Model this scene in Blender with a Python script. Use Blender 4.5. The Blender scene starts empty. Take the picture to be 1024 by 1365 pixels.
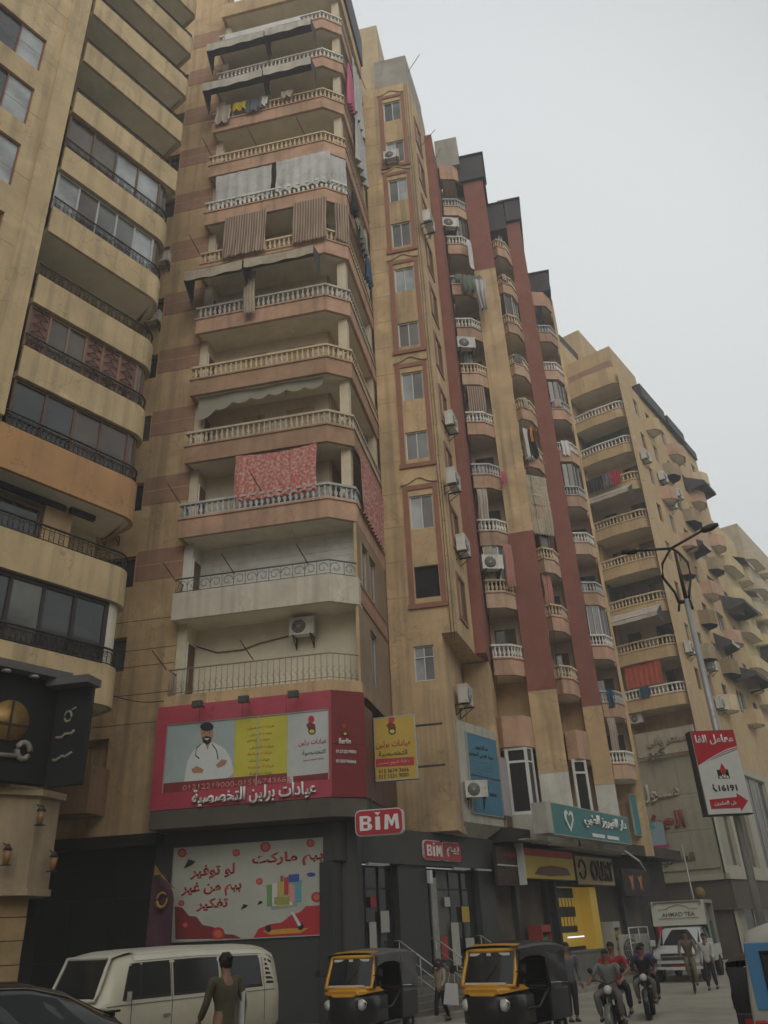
import bpy, bmesh, math, random
from mathutils import Vector, Matrix, noise
random.seed(7)
R = math.radians
scene = bpy.context.scene
COL = scene.collection

# ------------------------------------------------------------------ camera
FPX, CX, CY, HC = 1069.0, 512.0, 682.5, 2.3
_z = Vector((412 - CX, -1356 - CY, FPX)).normalized()
_y = Vector((780 - CX, 1230 - CY, FPX)); _y = (_y - _z * _y.dot(_z)).normalized()
_x = _y.cross(_z)
ROT = Matrix((_x, _y, _z))                       # photo camera axes (x right, y down, z forward) -> world
cam_data = bpy.data.cameras.new('camera')
cam = bpy.data.objects.new('camera', cam_data); COL.objects.link(cam)
right = Vector((ROT[0][0], ROT[1][0], ROT[2][0]))
down = Vector((ROT[0][1], ROT[1][1], ROT[2][1]))
fwd = Vector((ROT[0][2], ROT[1][2], ROT[2][2]))
m3 = Matrix((right, -down, -fwd)).transposed()
cam.matrix_world = Matrix.Translation((0, 0, HC)) @ m3.to_4x4()
cam_data.sensor_fit = 'HORIZONTAL'; cam_data.sensor_width = 36
cam_data.lens = FPX / 1024 * 36
cam_data.clip_end = 2000; cam_data.clip_start = 0.1
scene.camera = cam
scene.view_settings.view_transform = 'Standard'
scene.view_settings.look = 'None'
scene.view_settings.gamma = 1
scene.view_settings.exposure = 0.0
scene.cycles.diffuse_bounces = 8; scene.cycles.max_bounces = 14; scene.cycles.volume_bounces = 0
scene.view_settings.use_curve_mapping = False

# ------------------------------------------------------------------ sky and sun (hazy overcast)
world = bpy.data.worlds.new('World'); scene.world = world; world.use_nodes = True
nt = world.node_tree; bg = nt.nodes['Background']
sky = nt.nodes.new('ShaderNodeTexSky'); sky.sky_type = 'NISHITA'; sky.sun_disc = False
SUN_EL, SUN_AZ = 30, 158
sky.sun_elevation = R(SUN_EL); sky.sun_rotation = R(SUN_AZ); sky.dust_density = 4
mx = nt.nodes.new('ShaderNodeMix'); mx.data_type = 'RGBA'; mx.inputs[0].default_value = 0.90
tc = nt.nodes.new('ShaderNodeTexCoord'); nz = nt.nodes.new('ShaderNodeTexNoise')
nz.inputs['Scale'].default_value = 1.4; nz.inputs['Detail'].default_value = 3
rp = nt.nodes.new('ShaderNodeValToRGB')
rp.color_ramp.elements[0].position = 0.3; rp.color_ramp.elements[0].color = (0.93, 0.97, 0.985, 1)
rp.color_ramp.elements[1].position = 0.7; rp.color_ramp.elements[1].color = (0.98, 1.01, 1.0, 1)
sc_ = nt.nodes.new('ShaderNodeVectorMath'); sc_.operation = 'SCALE'; sc_.inputs['Scale'].default_value = 7.6
nt.links.new(tc.outputs['Generated'], nz.inputs['Vector']); nt.links.new(nz.outputs['Fac'], rp.inputs['Fac'])
nt.links.new(rp.outputs['Color'], sc_.inputs[0])
# the haze is a little brighter up the street than overhead
dt = nt.nodes.new('ShaderNodeVectorMath'); dt.operation = 'DOT_PRODUCT'; dt.inputs[1].default_value = Vector((-0.2, 0.9, 0.4)).normalized()
mr_ = nt.nodes.new('ShaderNodeMapRange'); mr_.interpolation_type = 'SMOOTHSTEP'; mr_.inputs[1].default_value = 0.66; mr_.inputs[2].default_value = 0.86; mr_.inputs[3].default_value = 7.4; mr_.inputs[4].default_value = 9.6
nt.links.new(tc.outputs['Generated'], dt.inputs[0]); nt.links.new(dt.outputs['Value'], mr_.inputs[0]); nt.links.new(mr_.outputs[0], sc_.inputs['Scale'])
nt.links.new(sky.outputs['Color'], mx.inputs[6]); nt.links.new(sc_.outputs['Vector'], mx.inputs[7])
nt.links.new(mx.outputs[2], bg.inputs['Color']); bg.inputs['Strength'].default_value = 0.1
sun_d = bpy.data.lights.new('sun', 'SUN'); sun_d.energy = 1.25; sun_d.angle = R(50); sun_d.color = (1, 0.95, 0.86)
sun = bpy.data.objects.new('sun', sun_d); COL.objects.link(sun)
_az = R(SUN_AZ)
_sd = Vector((math.sin(_az) * math.cos(R(SUN_EL)), math.cos(_az) * math.cos(R(SUN_EL)), math.sin(R(SUN_EL))))
sun.rotation_euler = (-_sd).to_track_quat('-Z', 'Y').to_euler()

# ------------------------------------------------------------------ placing things: a sight line meets a plane
def ray(px, py): return (ROT @ Vector((px - CX, py - CY, FPX))).normalized()
class Frame:
    """a local frame of a facade: x along it, y into the building, z up"""
    def __init__(s, ox, oy, deg):
        s.o = Vector((ox, oy, 0)); a = R(deg); s.a = a
        s.ex = Vector((math.cos(a), math.sin(a), 0)); s.ey = Vector((-math.sin(a), math.cos(a), 0))
    def _l(s, P):
        d = P - s.o; return Vector((d.dot(s.ex), d.dot(s.ey), P.z))
    def y(s, px, py, y=0.0):
        d = ray(px, py); p0 = s.o + s.ey * y; C0 = Vector((0, 0, HC))
        return s._l(C0 + d * ((p0 - C0).dot(s.ey) / d.dot(s.ey)))
    def x(s, px, py, x=0.0):
        d = ray(px, py); p0 = s.o + s.ex * x; C0 = Vector((0, 0, HC))
        return s._l(C0 + d * ((p0 - C0).dot(s.ex) / d.dot(s.ex)))
    def z(s, px, py, z=0.0):
        d = ray(px, py); return s._l(Vector((0, 0, HC)) + d * ((z - HC) / d.z))
    def w(s, x, y, z=0): return s.o + s.ex * x + s.ey * y + Vector((0, 0, z))
AZ = 25.5
_n = Vector((math.cos(R(AZ)), -math.sin(R(AZ)), 0)); _u = Vector((math.sin(R(AZ)), math.cos(R(AZ)), 0))
FW = Frame(0, 0, 0)
FL = Frame(-20 * _n.x, -20 * _n.y, 90 - AZ)
FM = Frame(4.6, 56, -AZ)
FG = Frame(-6.9, 25.2, 90 - 23.5)

# ------------------------------------------------------------------ materials
MATS = {}
def _nodes(name):
    m = bpy.data.materials.new(name); m.use_nodes = True
    n = m.node_tree; b = n.nodes['Principled BSDF']; MATS[name] = m
    return m, n, b
def surf(name, col, rough=0.85, var=0.18, scale=1.2, streak=0.0, bump=0.25, grain=30, metal=0.0, coat=0.0, dirt=(0.10, 0.085, 0.065), dirt_amt=0.25, obj=False):
    """painted plaster / stone / metal with stains, vertical run-off streaks and fine relief"""
    if name in MATS: return MATS[name]
    m, n, b = _nodes(name); N = n.nodes; K = n.links
    if obj:
        co = N.new('ShaderNodeTexCoord').outputs['Object']
    else:
        co = N.new('ShaderNodeNewGeometry').outputs['Position']
    n1 = N.new('ShaderNodeTexNoise'); n1.inputs['Scale'].default_value = scale; n1.inputs['Detail'].default_value = 6; n1.inputs['Roughness'].default_value = 0.65
    K.new(co, n1.inputs['Vector'])
    r1 = N.new('ShaderNodeMapRange'); r1.inputs[1].default_value = 0.3; r1.inputs[2].default_value = 0.7
    r1.inputs[3].default_value = 1 - var; r1.inputs[4].default_value = 1 + var * 0.7
    K.new(n1.outputs['Fac'], r1.inputs[0])
    mul = N.new('ShaderNodeVectorMath'); mul.operation = 'SCALE'; mul.inputs[0].default_value = col
    K.new(r1.outputs[0], mul.inputs['Scale'])
    # stains
    n2 = N.new('ShaderNodeTexNoise'); n2.inputs['Scale'].default_value = scale * 0.35; n2.inputs['Detail'].default_value = 8; n2.inputs['Roughness'].default_value = 0.72
    K.new(co, n2.inputs['Vector'])
    r2 = N.new('ShaderNodeMapRange'); r2.inputs[1].default_value = 0.5; r2.inputs[2].default_value = 0.75; r2.inputs[3].default_value = 0; r2.inputs[4].default_value = dirt_amt
    K.new(n2.outputs['Fac'], r2.inputs[0])
    mixd = N.new('ShaderNodeMix'); mixd.data_type = 'RGBA'; mixd.inputs[7].default_value = (*dirt, 1)
    K.new(mul.outputs[0], mixd.inputs[6]); K.new(r2.outputs[0], mixd.inputs[0])
    out = mixd.outputs[2]
    if streak > 0:
        mp = N.new('ShaderNodeMapping'); mp.inputs['Scale'].default_value = (3.2, 3.2, 0.16); K.new(co, mp.inputs['Vector'])
        n3 = N.new('ShaderNodeTexNoise'); n3.inputs['Scale'].default_value = 1.0; n3.inputs['Detail'].default_value = 5; K.new(mp.outputs[0], n3.inputs['Vector'])
        r3 = N.new('ShaderNodeMapRange'); r3.inputs[1].default_value = 0.48; r3.inputs[2].default_value = 0.74; r3.inputs[3].default_value = 0; r3.inputs[4].default_value = streak
        K.new(n3.outputs['Fac'], r3.inputs[0])
        ms = N.new('ShaderNodeMix'); ms.data_type = 'RGBA'; ms.inputs[7].default_value = (*dirt, 1)
        K.new(out, ms.inputs[6]); K.new(r3.outputs[0], ms.inputs[0]); out = ms.outputs[2]
    if streak > 0.2 and not obj:
        # repaired patches with a definite edge, and fine wandering cracks
        n5 = N.new('ShaderNodeTexNoise'); n5.inputs['Scale'].default_value = 0.42; n5.inputs['Detail'].default_value = 3; n5.inputs['Roughness'].default_value = 0.45; K.new(co, n5.inputs['Vector'])
        r5 = N.new('ShaderNodeMapRange'); r5.inputs[1].default_value = 0.585; r5.inputs[2].default_value = 0.60; r5.inputs[3].default_value = 1.0; r5.inputs[4].default_value = 1.13; K.new(n5.outputs['Fac'], r5.inputs[0])
        wn = N.new('ShaderNodeTexNoise'); wn.inputs['Scale'].default_value = 2.5; K.new(co, wn.inputs['Vector'])
        ad = N.new('ShaderNodeVectorMath'); ad.operation = 'ADD'; K.new(co, ad.inputs[0]); K.new(wn.outputs['Color'], ad.inputs[1])
        vo = N.new('ShaderNodeTexVoronoi'); vo.feature = 'DISTANCE_TO_EDGE'; vo.inputs['Scale'].default_value = 0.33; K.new(ad.outputs[0], vo.inputs['Vector'])
        r6 = N.new('ShaderNodeMapRange'); r6.inputs[1].default_value = 0.0; r6.inputs[2].default_value = 0.007; r6.inputs[3].default_value = 0.66; r6.inputs[4].default_value = 1.0; K.new(vo.outputs['Distance'], r6.inputs[0])
        m7 = N.new('ShaderNodeMath'); m7.operation = 'MULTIPLY'; K.new(r5.outputs[0], m7.inputs[0]); K.new(r6.outputs[0], m7.inputs[1])
        s7 = N.new('ShaderNodeVectorMath'); s7.operation = 'SCALE'; K.new(out, s7.inputs[0]); K.new(m7.outputs[0], s7.inputs['Scale']); out = s7.outputs[0]
    K.new(out, b.inputs['Base Color'])
    b.inputs['Roughness'].default_value = rough; b.inputs['Metallic'].default_value = metal
    if coat: b.inputs['Coat Weight'].default_value = coat; b.inputs['Coat Roughness'].default_value = 0.12
    b.inputs['Specular IOR Level'].default_value = 0.35
    if bump > 0:
        n4 = N.new('ShaderNodeTexNoise'); n4.inputs['Scale'].default_value = grain; n4.inputs['Detail'].default_value = 4; K.new(co, n4.inputs['Vector'])
        bp = N.new('ShaderNodeBump'); bp.inputs['Strength'].default_value = bump; bp.inputs['Distance'].default_value = 0.02
        K.new(n4.outputs['Fac'], bp.inputs['Height']); K.new(bp.outputs[0], b.inputs['Normal'])
    return m
def glass(name, col=(0.03, 0.035, 0.035), rough=0.06, spec=0.8, var=0.5):
    if name in MATS: return MATS[name]
    m, n, b = _nodes(name); N = n.nodes; K = n.links
    co = N.new('ShaderNodeNewGeometry').outputs['Position']
    n1 = N.new('ShaderNodeTexNoise'); n1.inputs['Scale'].default_value = 0.8; n1.inputs['Detail'].default_value = 3; K.new(co, n1.inputs['Vector'])
    r1 = N.new('ShaderNodeMapRange'); r1.inputs[1].default_value = 0.3; r1.inputs[2].default_value = 0.7; r1.inputs[3].default_value = 1 - var; r1.inputs[4].default_value = 1 + var
    K.new(n1.outputs['Fac'], r1.inputs[0])
    mul = N.new('ShaderNodeVectorMath'); mul.operation = 'SCALE'; mul.inputs[0].default_value = col; K.new(r1.outputs[0], mul.inputs['Scale'])
    K.new(mul.outputs[0], b.inputs['Base Color'])
    b.inputs['Roughness'].default_value = rough; b.inputs['Specular IOR Level'].default_value = spec
    b.inputs['IOR'].default_value = 1.6
    bp = N.new('ShaderNodeBump'); bp.inputs['Strength'].default_value = 0.06; bp.inputs['Distance'].default_value = 0.05
    K.new(n1.outputs['Fac'], bp.inputs['Height']); K.new(bp.outputs[0], b.inputs['Normal'])
    return m
def stripes(name, c1, c2, freq=14, axis='X'):
    if name in MATS: return MATS[name]
    m, n, b = _nodes(name); N = n.nodes; K = n.links
    co = N.new('ShaderNodeTexCoord').outputs['Object']
    w = N.new('ShaderNodeTexWave'); w.bands_direction = axis; w.inputs['Scale'].default_value = freq; w.inputs['Distortion'].default_value = 0.3
    K.new(co, w.inputs['Vector']); r = N.new('ShaderNodeValToRGB')
    r.color_ramp.elements[0].position = 0.42; r.color_ramp.elements[0].color = (*c1, 1); r.color_ramp.elements[1].position = 0.58; r.color_ramp.elements[1].color = (*c2, 1)
    K.new(w.outputs['Fac'], r.inputs['Fac']); K.new(r.outputs['Color'], b.inputs['Base Color']); b.inputs['Roughness'].default_value = 0.95
    return m
def printed(name, cols, scale=5, rough=0.95):
    if name in MATS: return MATS[name]
    m, n, b = _nodes(name); N = n.nodes; K = n.links
    co = N.new('ShaderNodeTexCoord').outputs['Object']
    v = N.new('ShaderNodeTexNoise'); v.inputs['Scale'].default_value = scale; v.inputs['Detail'].default_value = 5; K.new(co, v.inputs['Vector'])
    r = N.new('ShaderNodeValToRGB'); r.color_ramp.interpolation = 'LINEAR'
    el = r.color_ramp.elements; el[0].position = 0.38; el[0].color = (*cols[0], 1); el[1].position = 0.62; el[1].color = (*cols[-1], 1)
    for i, c in enumerate(cols[1:-1]): e = el.new(0.38 + 0.24 * (i + 1) / (len(cols) - 1)); e.color = (*c, 1)
    K.new(v.outputs['Fac'], r.inputs['Fac']); K.new(r.outputs['Color'], b.inputs['Base Color']); b.inputs['Roughness'].default_value = rough
    return m
def glow(name, col, s):
    m, n, b = _nodes(name); b.inputs['Base Color'].default_value = (*col, 1); b.inputs['Emission Color'].default_value = (*col, 1); b.inputs['Emission Strength'].default_value = s
    return m

OCHRE = surf('ochre_plaster', (0.54, 0.385, 0.215), streak=0.5, var=0.20, scale=0.8, dirt_amt=0.42)
OCHRE_L = surf('ochre_paint_left', (0.54, 0.415, 0.24), streak=0.42, var=0.16, scale=0.7, dirt_amt=0.4)
BAND = surf('terracotta_paint', (0.36, 0.21, 0.14), streak=0.3, var=0.12)
JOINT = surf('pale_joint_line', (0.5, 0.38, 0.26), var=0.2)
PEACH = surf('peach_plaster', (0.50, 0.31, 0.21), streak=0.45, var=0.2, dirt_amt=0.4, scale=1.0)
CREAM = surf('cream_stone', (0.62, 0.49, 0.32), streak=0.2, var=0.15, obj=False)
WHITEP = surf('white_painted_balusters', (0.70, 0.68, 0.62), streak=0.3, var=0.15)
GREYB = surf('grey_balusters', (0.44, 0.45, 0.45), streak=0.3, var=0.15)
SOFFIT = surf('soffit_plaster', (0.74, 0.69, 0.56), var=0.12, scale=1.6, dirt_amt=0.3)
SOFF2 = surf('soffit_grey_green', (0.70, 0.68, 0.56), var=0.12, scale=1.2)
GREYW = surf('grey_white_parapet', (0.55, 0.51, 0.42), streak=0.35, var=0.12)
INNER = surf('inner_balcony_wall', (0.62, 0.53, 0.39), var=0.15, scale=1.5)
REDP = surf('dark_red_paint', (0.25, 0.095, 0.070), streak=0.25, var=0.16)
REDTRIM = surf('red_brown_trim', (0.30, 0.14, 0.095), var=0.15)
CONC = surf('raw_concrete', (0.34, 0.32, 0.28), streak=0.4, var=0.2)
SHEET = surf('dark_roof_sheet', (0.035, 0.031, 0.034), dirt_amt=0.1, streak=0.2, var=0.3, rough=0.6)
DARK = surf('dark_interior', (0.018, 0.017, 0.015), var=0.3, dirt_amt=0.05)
WARMD = surf('dim_room', (0.10, 0.085, 0.065), var=0.4)
IRON = surf('dark_iron', (0.05, 0.045, 0.04), rough=0.5, metal=0.5, bump=0.05)
WHITEM = surf('white_frame_metal', (0.62, 0.63, 0.60), rough=0.5, var=0.1, bump=0.05)
ALU = surf('aluminium_frame', (0.42, 0.42, 0.40), rough=0.4, metal=0.4, var=0.1, bump=0.05)
REDF = surf('red_wood_frame', (0.26, 0.10, 0.07), rough=0.6, var=0.2)
BROWNW = surf('brown_wood', (0.15, 0.085, 0.055), rough=0.6, var=0.3)
G_DARK = glass('window_glass_dark', (0.03, 0.034, 0.034), spec=0.6)
G_MID = glass('window_glass_curtained', (0.10, 0.10, 0.09), rough=0.12, spec=0.6)
G_PALE = glass('window_glass_pale', (0.30, 0.32, 0.32), rough=0.12, spec=0.6)  # glass with a pale base colour
G_BRN = glass('window_glass_brown', (0.09, 0.07, 0.055), rough=0.18, spec=0.5)
AC_M = surf('ac_casing', (0.60, 0.59, 0.54), rough=0.5, var=0.12, streak=0.3, bump=0.05)
AC_G = surf('ac_grille', (0.10, 0.10, 0.095), rough=0.6, var=0.2, bump=0.05)
CANVAS = surf('weathered_canvas', (0.50, 0.47, 0.40), var=0.2, scale=2.5, streak=0.4)
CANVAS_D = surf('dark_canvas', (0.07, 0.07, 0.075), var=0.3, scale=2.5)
CANVAS_T = surf('tan_canvas', (0.42, 0.36, 0.27), var=0.2, scale=2.5, streak=0.3)

# ------------------------------------------------------------------ mesh builder
class MB:
    def __init__(s): s.v = []; s.f = []; s.m = []; s.mats = []; s.cur = 0; s.sm = []; s.smooth = False
    def use(s, mat):
        if mat not in s.mats: s.mats.append(mat)
        s.cur = s.mats.index(mat); return s
    def face(s, idx): s.f.append(tuple(idx)); s.m.append(s.cur); s.sm.append(s.smooth)
    def poly(s, pts):
        b = len(s.v); s.v += [tuple(p) for p in pts]; s.face(range(b, b + len(pts))); return s
    def box(s, x0, x1, y0, y1, z0, z1):
        b = len(s.v)
        s.v += [(x0, y0, z0), (x1, y0, z0), (x1, y1, z0), (x0, y1, z0), (x0, y0, z1), (x1, y0, z1), (x1, y1, z1), (x0, y1, z1)]
        for q in ((3, 2, 1, 0), (4, 5, 6, 7), (0, 1, 5, 4), (1, 2, 6, 5), (2, 3, 7, 6), (3, 0, 4, 7)): s.face([b + i for i in q])
        return s
    def prism(s, pts, z0, z1, cap=True):
        """pts: counter-clockwise plan outline"""
        b = len(s.v); n = len(pts)
        s.v += [(p[0], p[1], z0) for p in pts] + [(p[0], p[1], z1) for p in pts]
        for i in range(n): j = (i + 1) % n; s.face((b + i, b + j, b + n + j, b + n + i))
        if cap: s.face([b + i for i in reversed(range(n))]); s.face([b + n + i for i in range(n)])
        return s
    def extr(s, pts, vec):
        """closed 3-D outline pushed along vec"""
        b = len(s.v); n = len(pts); vec = Vector(vec)
        s.v += [tuple(p) for p in pts] + [tuple(Vector(p) + vec) for p in pts]
        for i in range(n): j = (i + 1) % n; s.face((b + j, b + i, b + n + i, b + n + j))
        s.face([b + i for i in range(n)]); s.face([b + n + i for i in reversed(range(n))])
        return s
    def tube(s, pts, r, n=6, closed=False):
        pts = [Vector(p) for p in pts]; rr = r if isinstance(r, (list, tuple)) else [r] * len(pts)
        b = len(s.v); L = len(pts); old = s.smooth; s.smooth = True
        for i, p in enumerate(pts):
            d = (pts[(i + 1) % L] - pts[i - 1]) if closed else (pts[min(i + 1, L - 1)] - pts[max(i - 1, 0)])
            if d.length < 1e-6: d = Vector((0, 0, 1))
            d.normalize(); a = d.cross(Vector((0, 0, 1)))
            if a.length < 0.05: a = d.cross(Vector((1, 0, 0)))
            a.normalize(); c = d.cross(a)
            for k in range(n):
                t = 2 * math.pi * k / n; s.v.append(tuple(p + (a * math.cos(t) + c * math.sin(t)) * rr[i]))
        for i in range(L if closed else L - 1):
            j = (i + 1) % L
            for k in range(n):
                k2 = (k + 1) % n; s.face((b + i * n + k, b + i * n + k2, b + j * n + k2, b + j * n + k))
        if not closed:
            s.face([b + k for k in reversed(range(n))]); s.face([b + (L - 1) * n + k for k in range(n)])
        s.smooth = old; return s
    def lathe(s, prof, c=(0, 0, 0), n=8, axis='z', cap=True):
        """prof: list of (r, h)"""
        b = len(s.v); old = s.smooth; s.smooth = True
        for r_, h in prof:
            for k in range(n):
                t = 2 * math.pi * k / n; a_, b_ = r_ * math.cos(t), r_ * math.sin(t)
                p = {'z': (a_, b_, h), 'y': (a_, h, b_), 'x': (h, a_, b_)}[axis]
                s.v.append((c[0] + p[0], c[1] + p[1], c[2] + p[2]))
        L = len(prof)
        for i in range(L - 1):
            for k in range(n):
                k2 = (k + 1) % n; s.face((b + i * n + k, b + i * n + k2, b + (i + 1) * n + k2, b + (i + 1) * n + k))
        if cap: s.face([b + k for k in reversed(range(n))]); s.face([b + (L - 1) * n + k for k in range(n)])
        s.smooth = old; return s
    def grid(s, fn, nu, nv):
        b = len(s.v); old = s.smooth; s.smooth = True
        for i in range(nu + 1):
            for j in range(nv + 1): s.v.append(tuple(fn(i / nu, j / nv)))
        for i in range(nu):
            for j in range(nv):
                a = b + i * (nv + 1) + j; s.face((a, a + nv + 1, a + nv + 2, a + 1))
        s.smooth = old; return s
    def loft(s, rings, cap=True, closed=True):
        b = len(s.v); n = len(rings[0]); old = s.smooth
        for r_ in rings: s.v += [tuple(p) for p in r_]
        for i in range(len(rings) - 1):
            for k in range(n if closed else n - 1):
                k2 = (k + 1) % n; s.face((b + i * n + k, b + i * n + k2, b + (i + 1) * n + k2, b + (i + 1) * n + k))
        if cap: s.face([b + k for k in reversed(range(n))]); s.face([b + (len(rings) - 1) * n + k for k in range(n)])
        return s
    def mesh(s, name):
        me = bpy.data.meshes.new(name); me.from_pydata(s.v, [], s.f)
        for m in s.mats: me.materials.append(m)
        me.polygons.foreach_set('material_index', s.m); me.polygons.foreach_set('use_smooth', s.sm); me.update()
        return me
    def build(s, name, mat=None, parent=None, fix=False, **kw):
        if mat is not None and not s.mats: s.mats = [mat]
        me = s.mesh(name)
        if fix:
            bm = bmesh.new(); bm.from_mesh(me); bmesh.ops.recalc_face_normals(bm, faces=bm.faces); bm.to_mesh(me); bm.free()
        return link(name, me, parent, **kw)
def link(name, data, parent=None, loc=None, rotz=None, **props):
    o = bpy.data.objects.new(name, data); COL.objects.link(o)
    if parent: o.parent = parent
    if loc is not None: o.location = loc
    if rotz is not None: o.rotation_euler = (0, 0, rotz)
    for k, v in props.items():
        if v is not None: o[k] = v
    return o
def thing(name, label, cat, loc=(0, 0, 0), rotz=0, group=None):
    return link(name, None, None, loc, rotz, label=label, category=cat, group=group)
def tag(o, label, cat, group=None):
    o['label'] = label; o['category'] = cat
    if group: o['group'] = group
    return o
def frame_thing(name, label, cat, F, group=None): return thing(name, label, cat, F.o, F.a, group)
def put(o, F, x, y, z, rz=0): o.location = F.w(x, y, z); o.rotation_euler = (0, 0, F.a + rz); return o
def copy_tree(o, parent=None):
    c = o.copy(); COL.objects.link(c); c.parent = parent
    for ch in list(o.children): copy_tree(ch, c)
    return c

# ------------------------------------------------------------------ lettering
_AR = {}
def _reg(ch, base, four=True): _AR[ch] = (base, four)
for ch, b_, f_ in [('ا', 0xFE8D, 0), ('أ', 0xFE83, 0), ('إ', 0xFE87, 0), ('ب', 0xFE8F, 1), ('ة', 0xFE93, 0), ('ت', 0xFE95, 1), ('ث', 0xFE99, 1), ('ج', 0xFE9D, 1), ('ح', 0xFEA1, 1), ('خ', 0xFEA5, 1), ('د', 0xFEA9, 0), ('ذ', 0xFEAB, 0), ('ر', 0xFEAD, 0), ('ز', 0xFEAF, 0), ('س', 0xFEB1, 1), ('ش', 0xFEB5, 1), ('ص', 0xFEB9, 1), ('ض', 0xFEBD, 1), ('ط', 0xFEC1, 1), ('ع', 0xFEC9, 1), ('غ', 0xFECD, 1), ('ف', 0xFED1, 1), ('ق', 0xFED5, 1), ('ك', 0xFED9, 1), ('ل', 0xFEDD, 1), ('م', 0xFEE1, 1), ('ن', 0xFEE5, 1), ('ه', 0xFEE9, 1), ('و', 0xFEED, 0), ('ى', 0xFEEF, 0), ('ي', 0xFEF1, 1)]:
    _reg(ch, b_, bool(f_))
def arabic(t):
    words = []
    for w in t.split(' '):
        out = []
        for i, c in enumerate(w):
            if c == 'ـ': out.append(c); continue
            if c not in _AR: out.append(c); continue
            prev = i > 0 and (w[i - 1] == 'ـ' or (w[i - 1] in _AR and _AR[w[i - 1]][1]))
            nxt = i < len(w) - 1 and (w[i + 1] in _AR or w[i + 1] == 'ـ') and _AR[c][1]
            out.append(chr(_AR[c][0] + (3 if prev and nxt else 2 if nxt else 1 if prev else 0)))
        if any(c in _AR for c in w): out.reverse()
        words.append(''.join(out))
    return ' '.join(reversed(words)) if any(c in _AR for c in t) else ' '.join(words)
def lettering(txt, F, c, w, h, mat, parent, depth=0.01, bold=0.0, name='lettering', y=None, slant=0.0, rotx=0.0):
    """text centred on local point c=(x, y, z) of frame F (or of the parent when F is None), w x h metres, facing -y"""
    cu = bpy.data.curves.new(name, 'FONT'); cu.body = arabic(txt); cu.align_x = 'LEFT'
    cu.size = 1.0; cu.extrude = 0.0; cu.offset = bold; cu.resolution_u = 3
    t = bpy.data.objects.new(name, cu); COL.objects.link(t)
    dg = bpy.context.evaluated_depsgraph_get()
    me = bpy.data.meshes.new_from_object(t.evaluated_get(dg))
    bpy.data.objects.remove(t); bpy.data.curves.remove(cu)
    vs = [v.co.copy() for v in me.vertices]
    if not vs: return None
    x0 = min(v.x for v in vs); x1 = max(v.x for v in vs); y0 = min(v.y for v in vs); y1 = max(v.y for v in vs)
    sx = w / max(x1 - x0, 1e-3); sy = h / max(y1 - y0, 1e-3)
    bm = bmesh.new(); bm.from_mesh(me)
    if depth > 0:
        r_ = bmesh.ops.extrude_face_region(bm, geom=bm.faces[:])
        for g in r_['geom']:
            if isinstance(g, bmesh.types.BMVert): g.co.z += 1.0
    for v in bm.verts:
        X = (v.co.x - (x0 + x1) / 2) * sx; Z = (v.co.y - (y0 + y1) / 2) * sy; D = v.co.z
        v.co = Vector((c[0] + X, c[1] - D * depth, c[2] + Z + slant * X))
    bmesh.ops.recalc_face_normals(bm, faces=bm.faces)
    bm.to_mesh(me); bm.free(); me.name = name
    me.materials.clear(); me.materials.append(mat)
    return link(name, me, parent)

# ================================================================== building kit
def loc(o, at):
    if at: o.location = (at[0], at[1], at[2] if len(at) > 3 else 0); o.rotation_euler = (0, 0, R(at[-1]))
    return o
def wall(mb, x0, x1, z0, z1, holes=(), y=0.0, t=0.22):
    """wall face at y with real openings and their reveals"""
    xs = sorted({x0, x1, *[min(max(h[i], x0), x1) for h in holes for i in (0, 1)]})
    zs = sorted({z0, z1, *[min(max(h[i], z0), z1) for h in holes for i in (2, 3)]})
    for i in range(len(xs) - 1):
        for j in range(len(zs) - 1):
            cx, cz = (xs[i] + xs[i + 1]) / 2, (zs[j] + zs[j + 1]) / 2
            if any(h[0] < cx < h[1] and h[2] < cz < h[3] for h in holes): continue
            mb.poly([(xs[i], y, zs[j]), (xs[i + 1], y, zs[j]), (xs[i + 1], y, zs[j + 1]), (xs[i], y, zs[j + 1])])
    for a, b, c, d in holes:
        mb.poly([(a, y, c), (a, y + t, c), (a, y + t, d), (a, y, d)][::-1]); mb.poly([(b, y, c), (b, y + t, c), (b, y + t, d), (b, y, d)])
        mb.poly([(a, y, c), (b, y, c), (b, y + t, c), (a, y + t, c)]); mb.poly([(a, y, d), (b, y, d), (b, y + t, d), (a, y + t, d)][::-1])
    return mb
def window(par, x0, x1, z0, z1, y, fm, gl, n=2, at=None, fw=0.05, transom=None, label=None, back=True):
    """a framed window: casing and mullions with separate panes; gl: one glass per pane"""
    mb = MB(); d0, d1 = y - 0.02, y + 0.06
    mb.box(x0, x1, d0, d1, z0, z0 + fw).box(x0, x1, d0, d1, z1 - fw, z1)
    mb.box(x0, x0 + fw, d0, d1, z0 + fw, z1 - fw).box(x1 - fw, x1, d0, d1, z0 + fw, z1 - fw)
    w = (x1 - x0 - 2 * fw) / n
    for i in range(1, n):
        xx = x0 + fw + w * i; mb.box(xx - fw * 0.4, xx + fw * 0.4, d0 + 0.004, d1 - 0.004, z0 + fw, z1 - fw)
    zt = None
    if transom: zt = z0 + (z1 - z0) * transom; mb.box(x0 + fw, x1 - fw, d0 + 0.006, d1 - 0.006, zt - fw * 0.4, zt + fw * 0.4)
    o = mb.build('window', fm, par); loc(o, at)
    if label: o['label'] = label
    for i in range(n):
        g = gl[i % len(gl)] if isinstance(gl, (list, tuple)) else gl
        a, b = x0 + fw + w * i, x0 + fw + w * (i + 1); off = 0.02 if i % 2 else 0.035
        for (c, d) in ([(z0 + fw, zt), (zt, z1 - fw)] if zt else [(z0 + fw, z1 - fw)]):
            MB().use(g).box(a + 0.002, b - 0.002, y + off, y + off + 0.008, c, d).build('pane', None, o)
    return o
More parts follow.
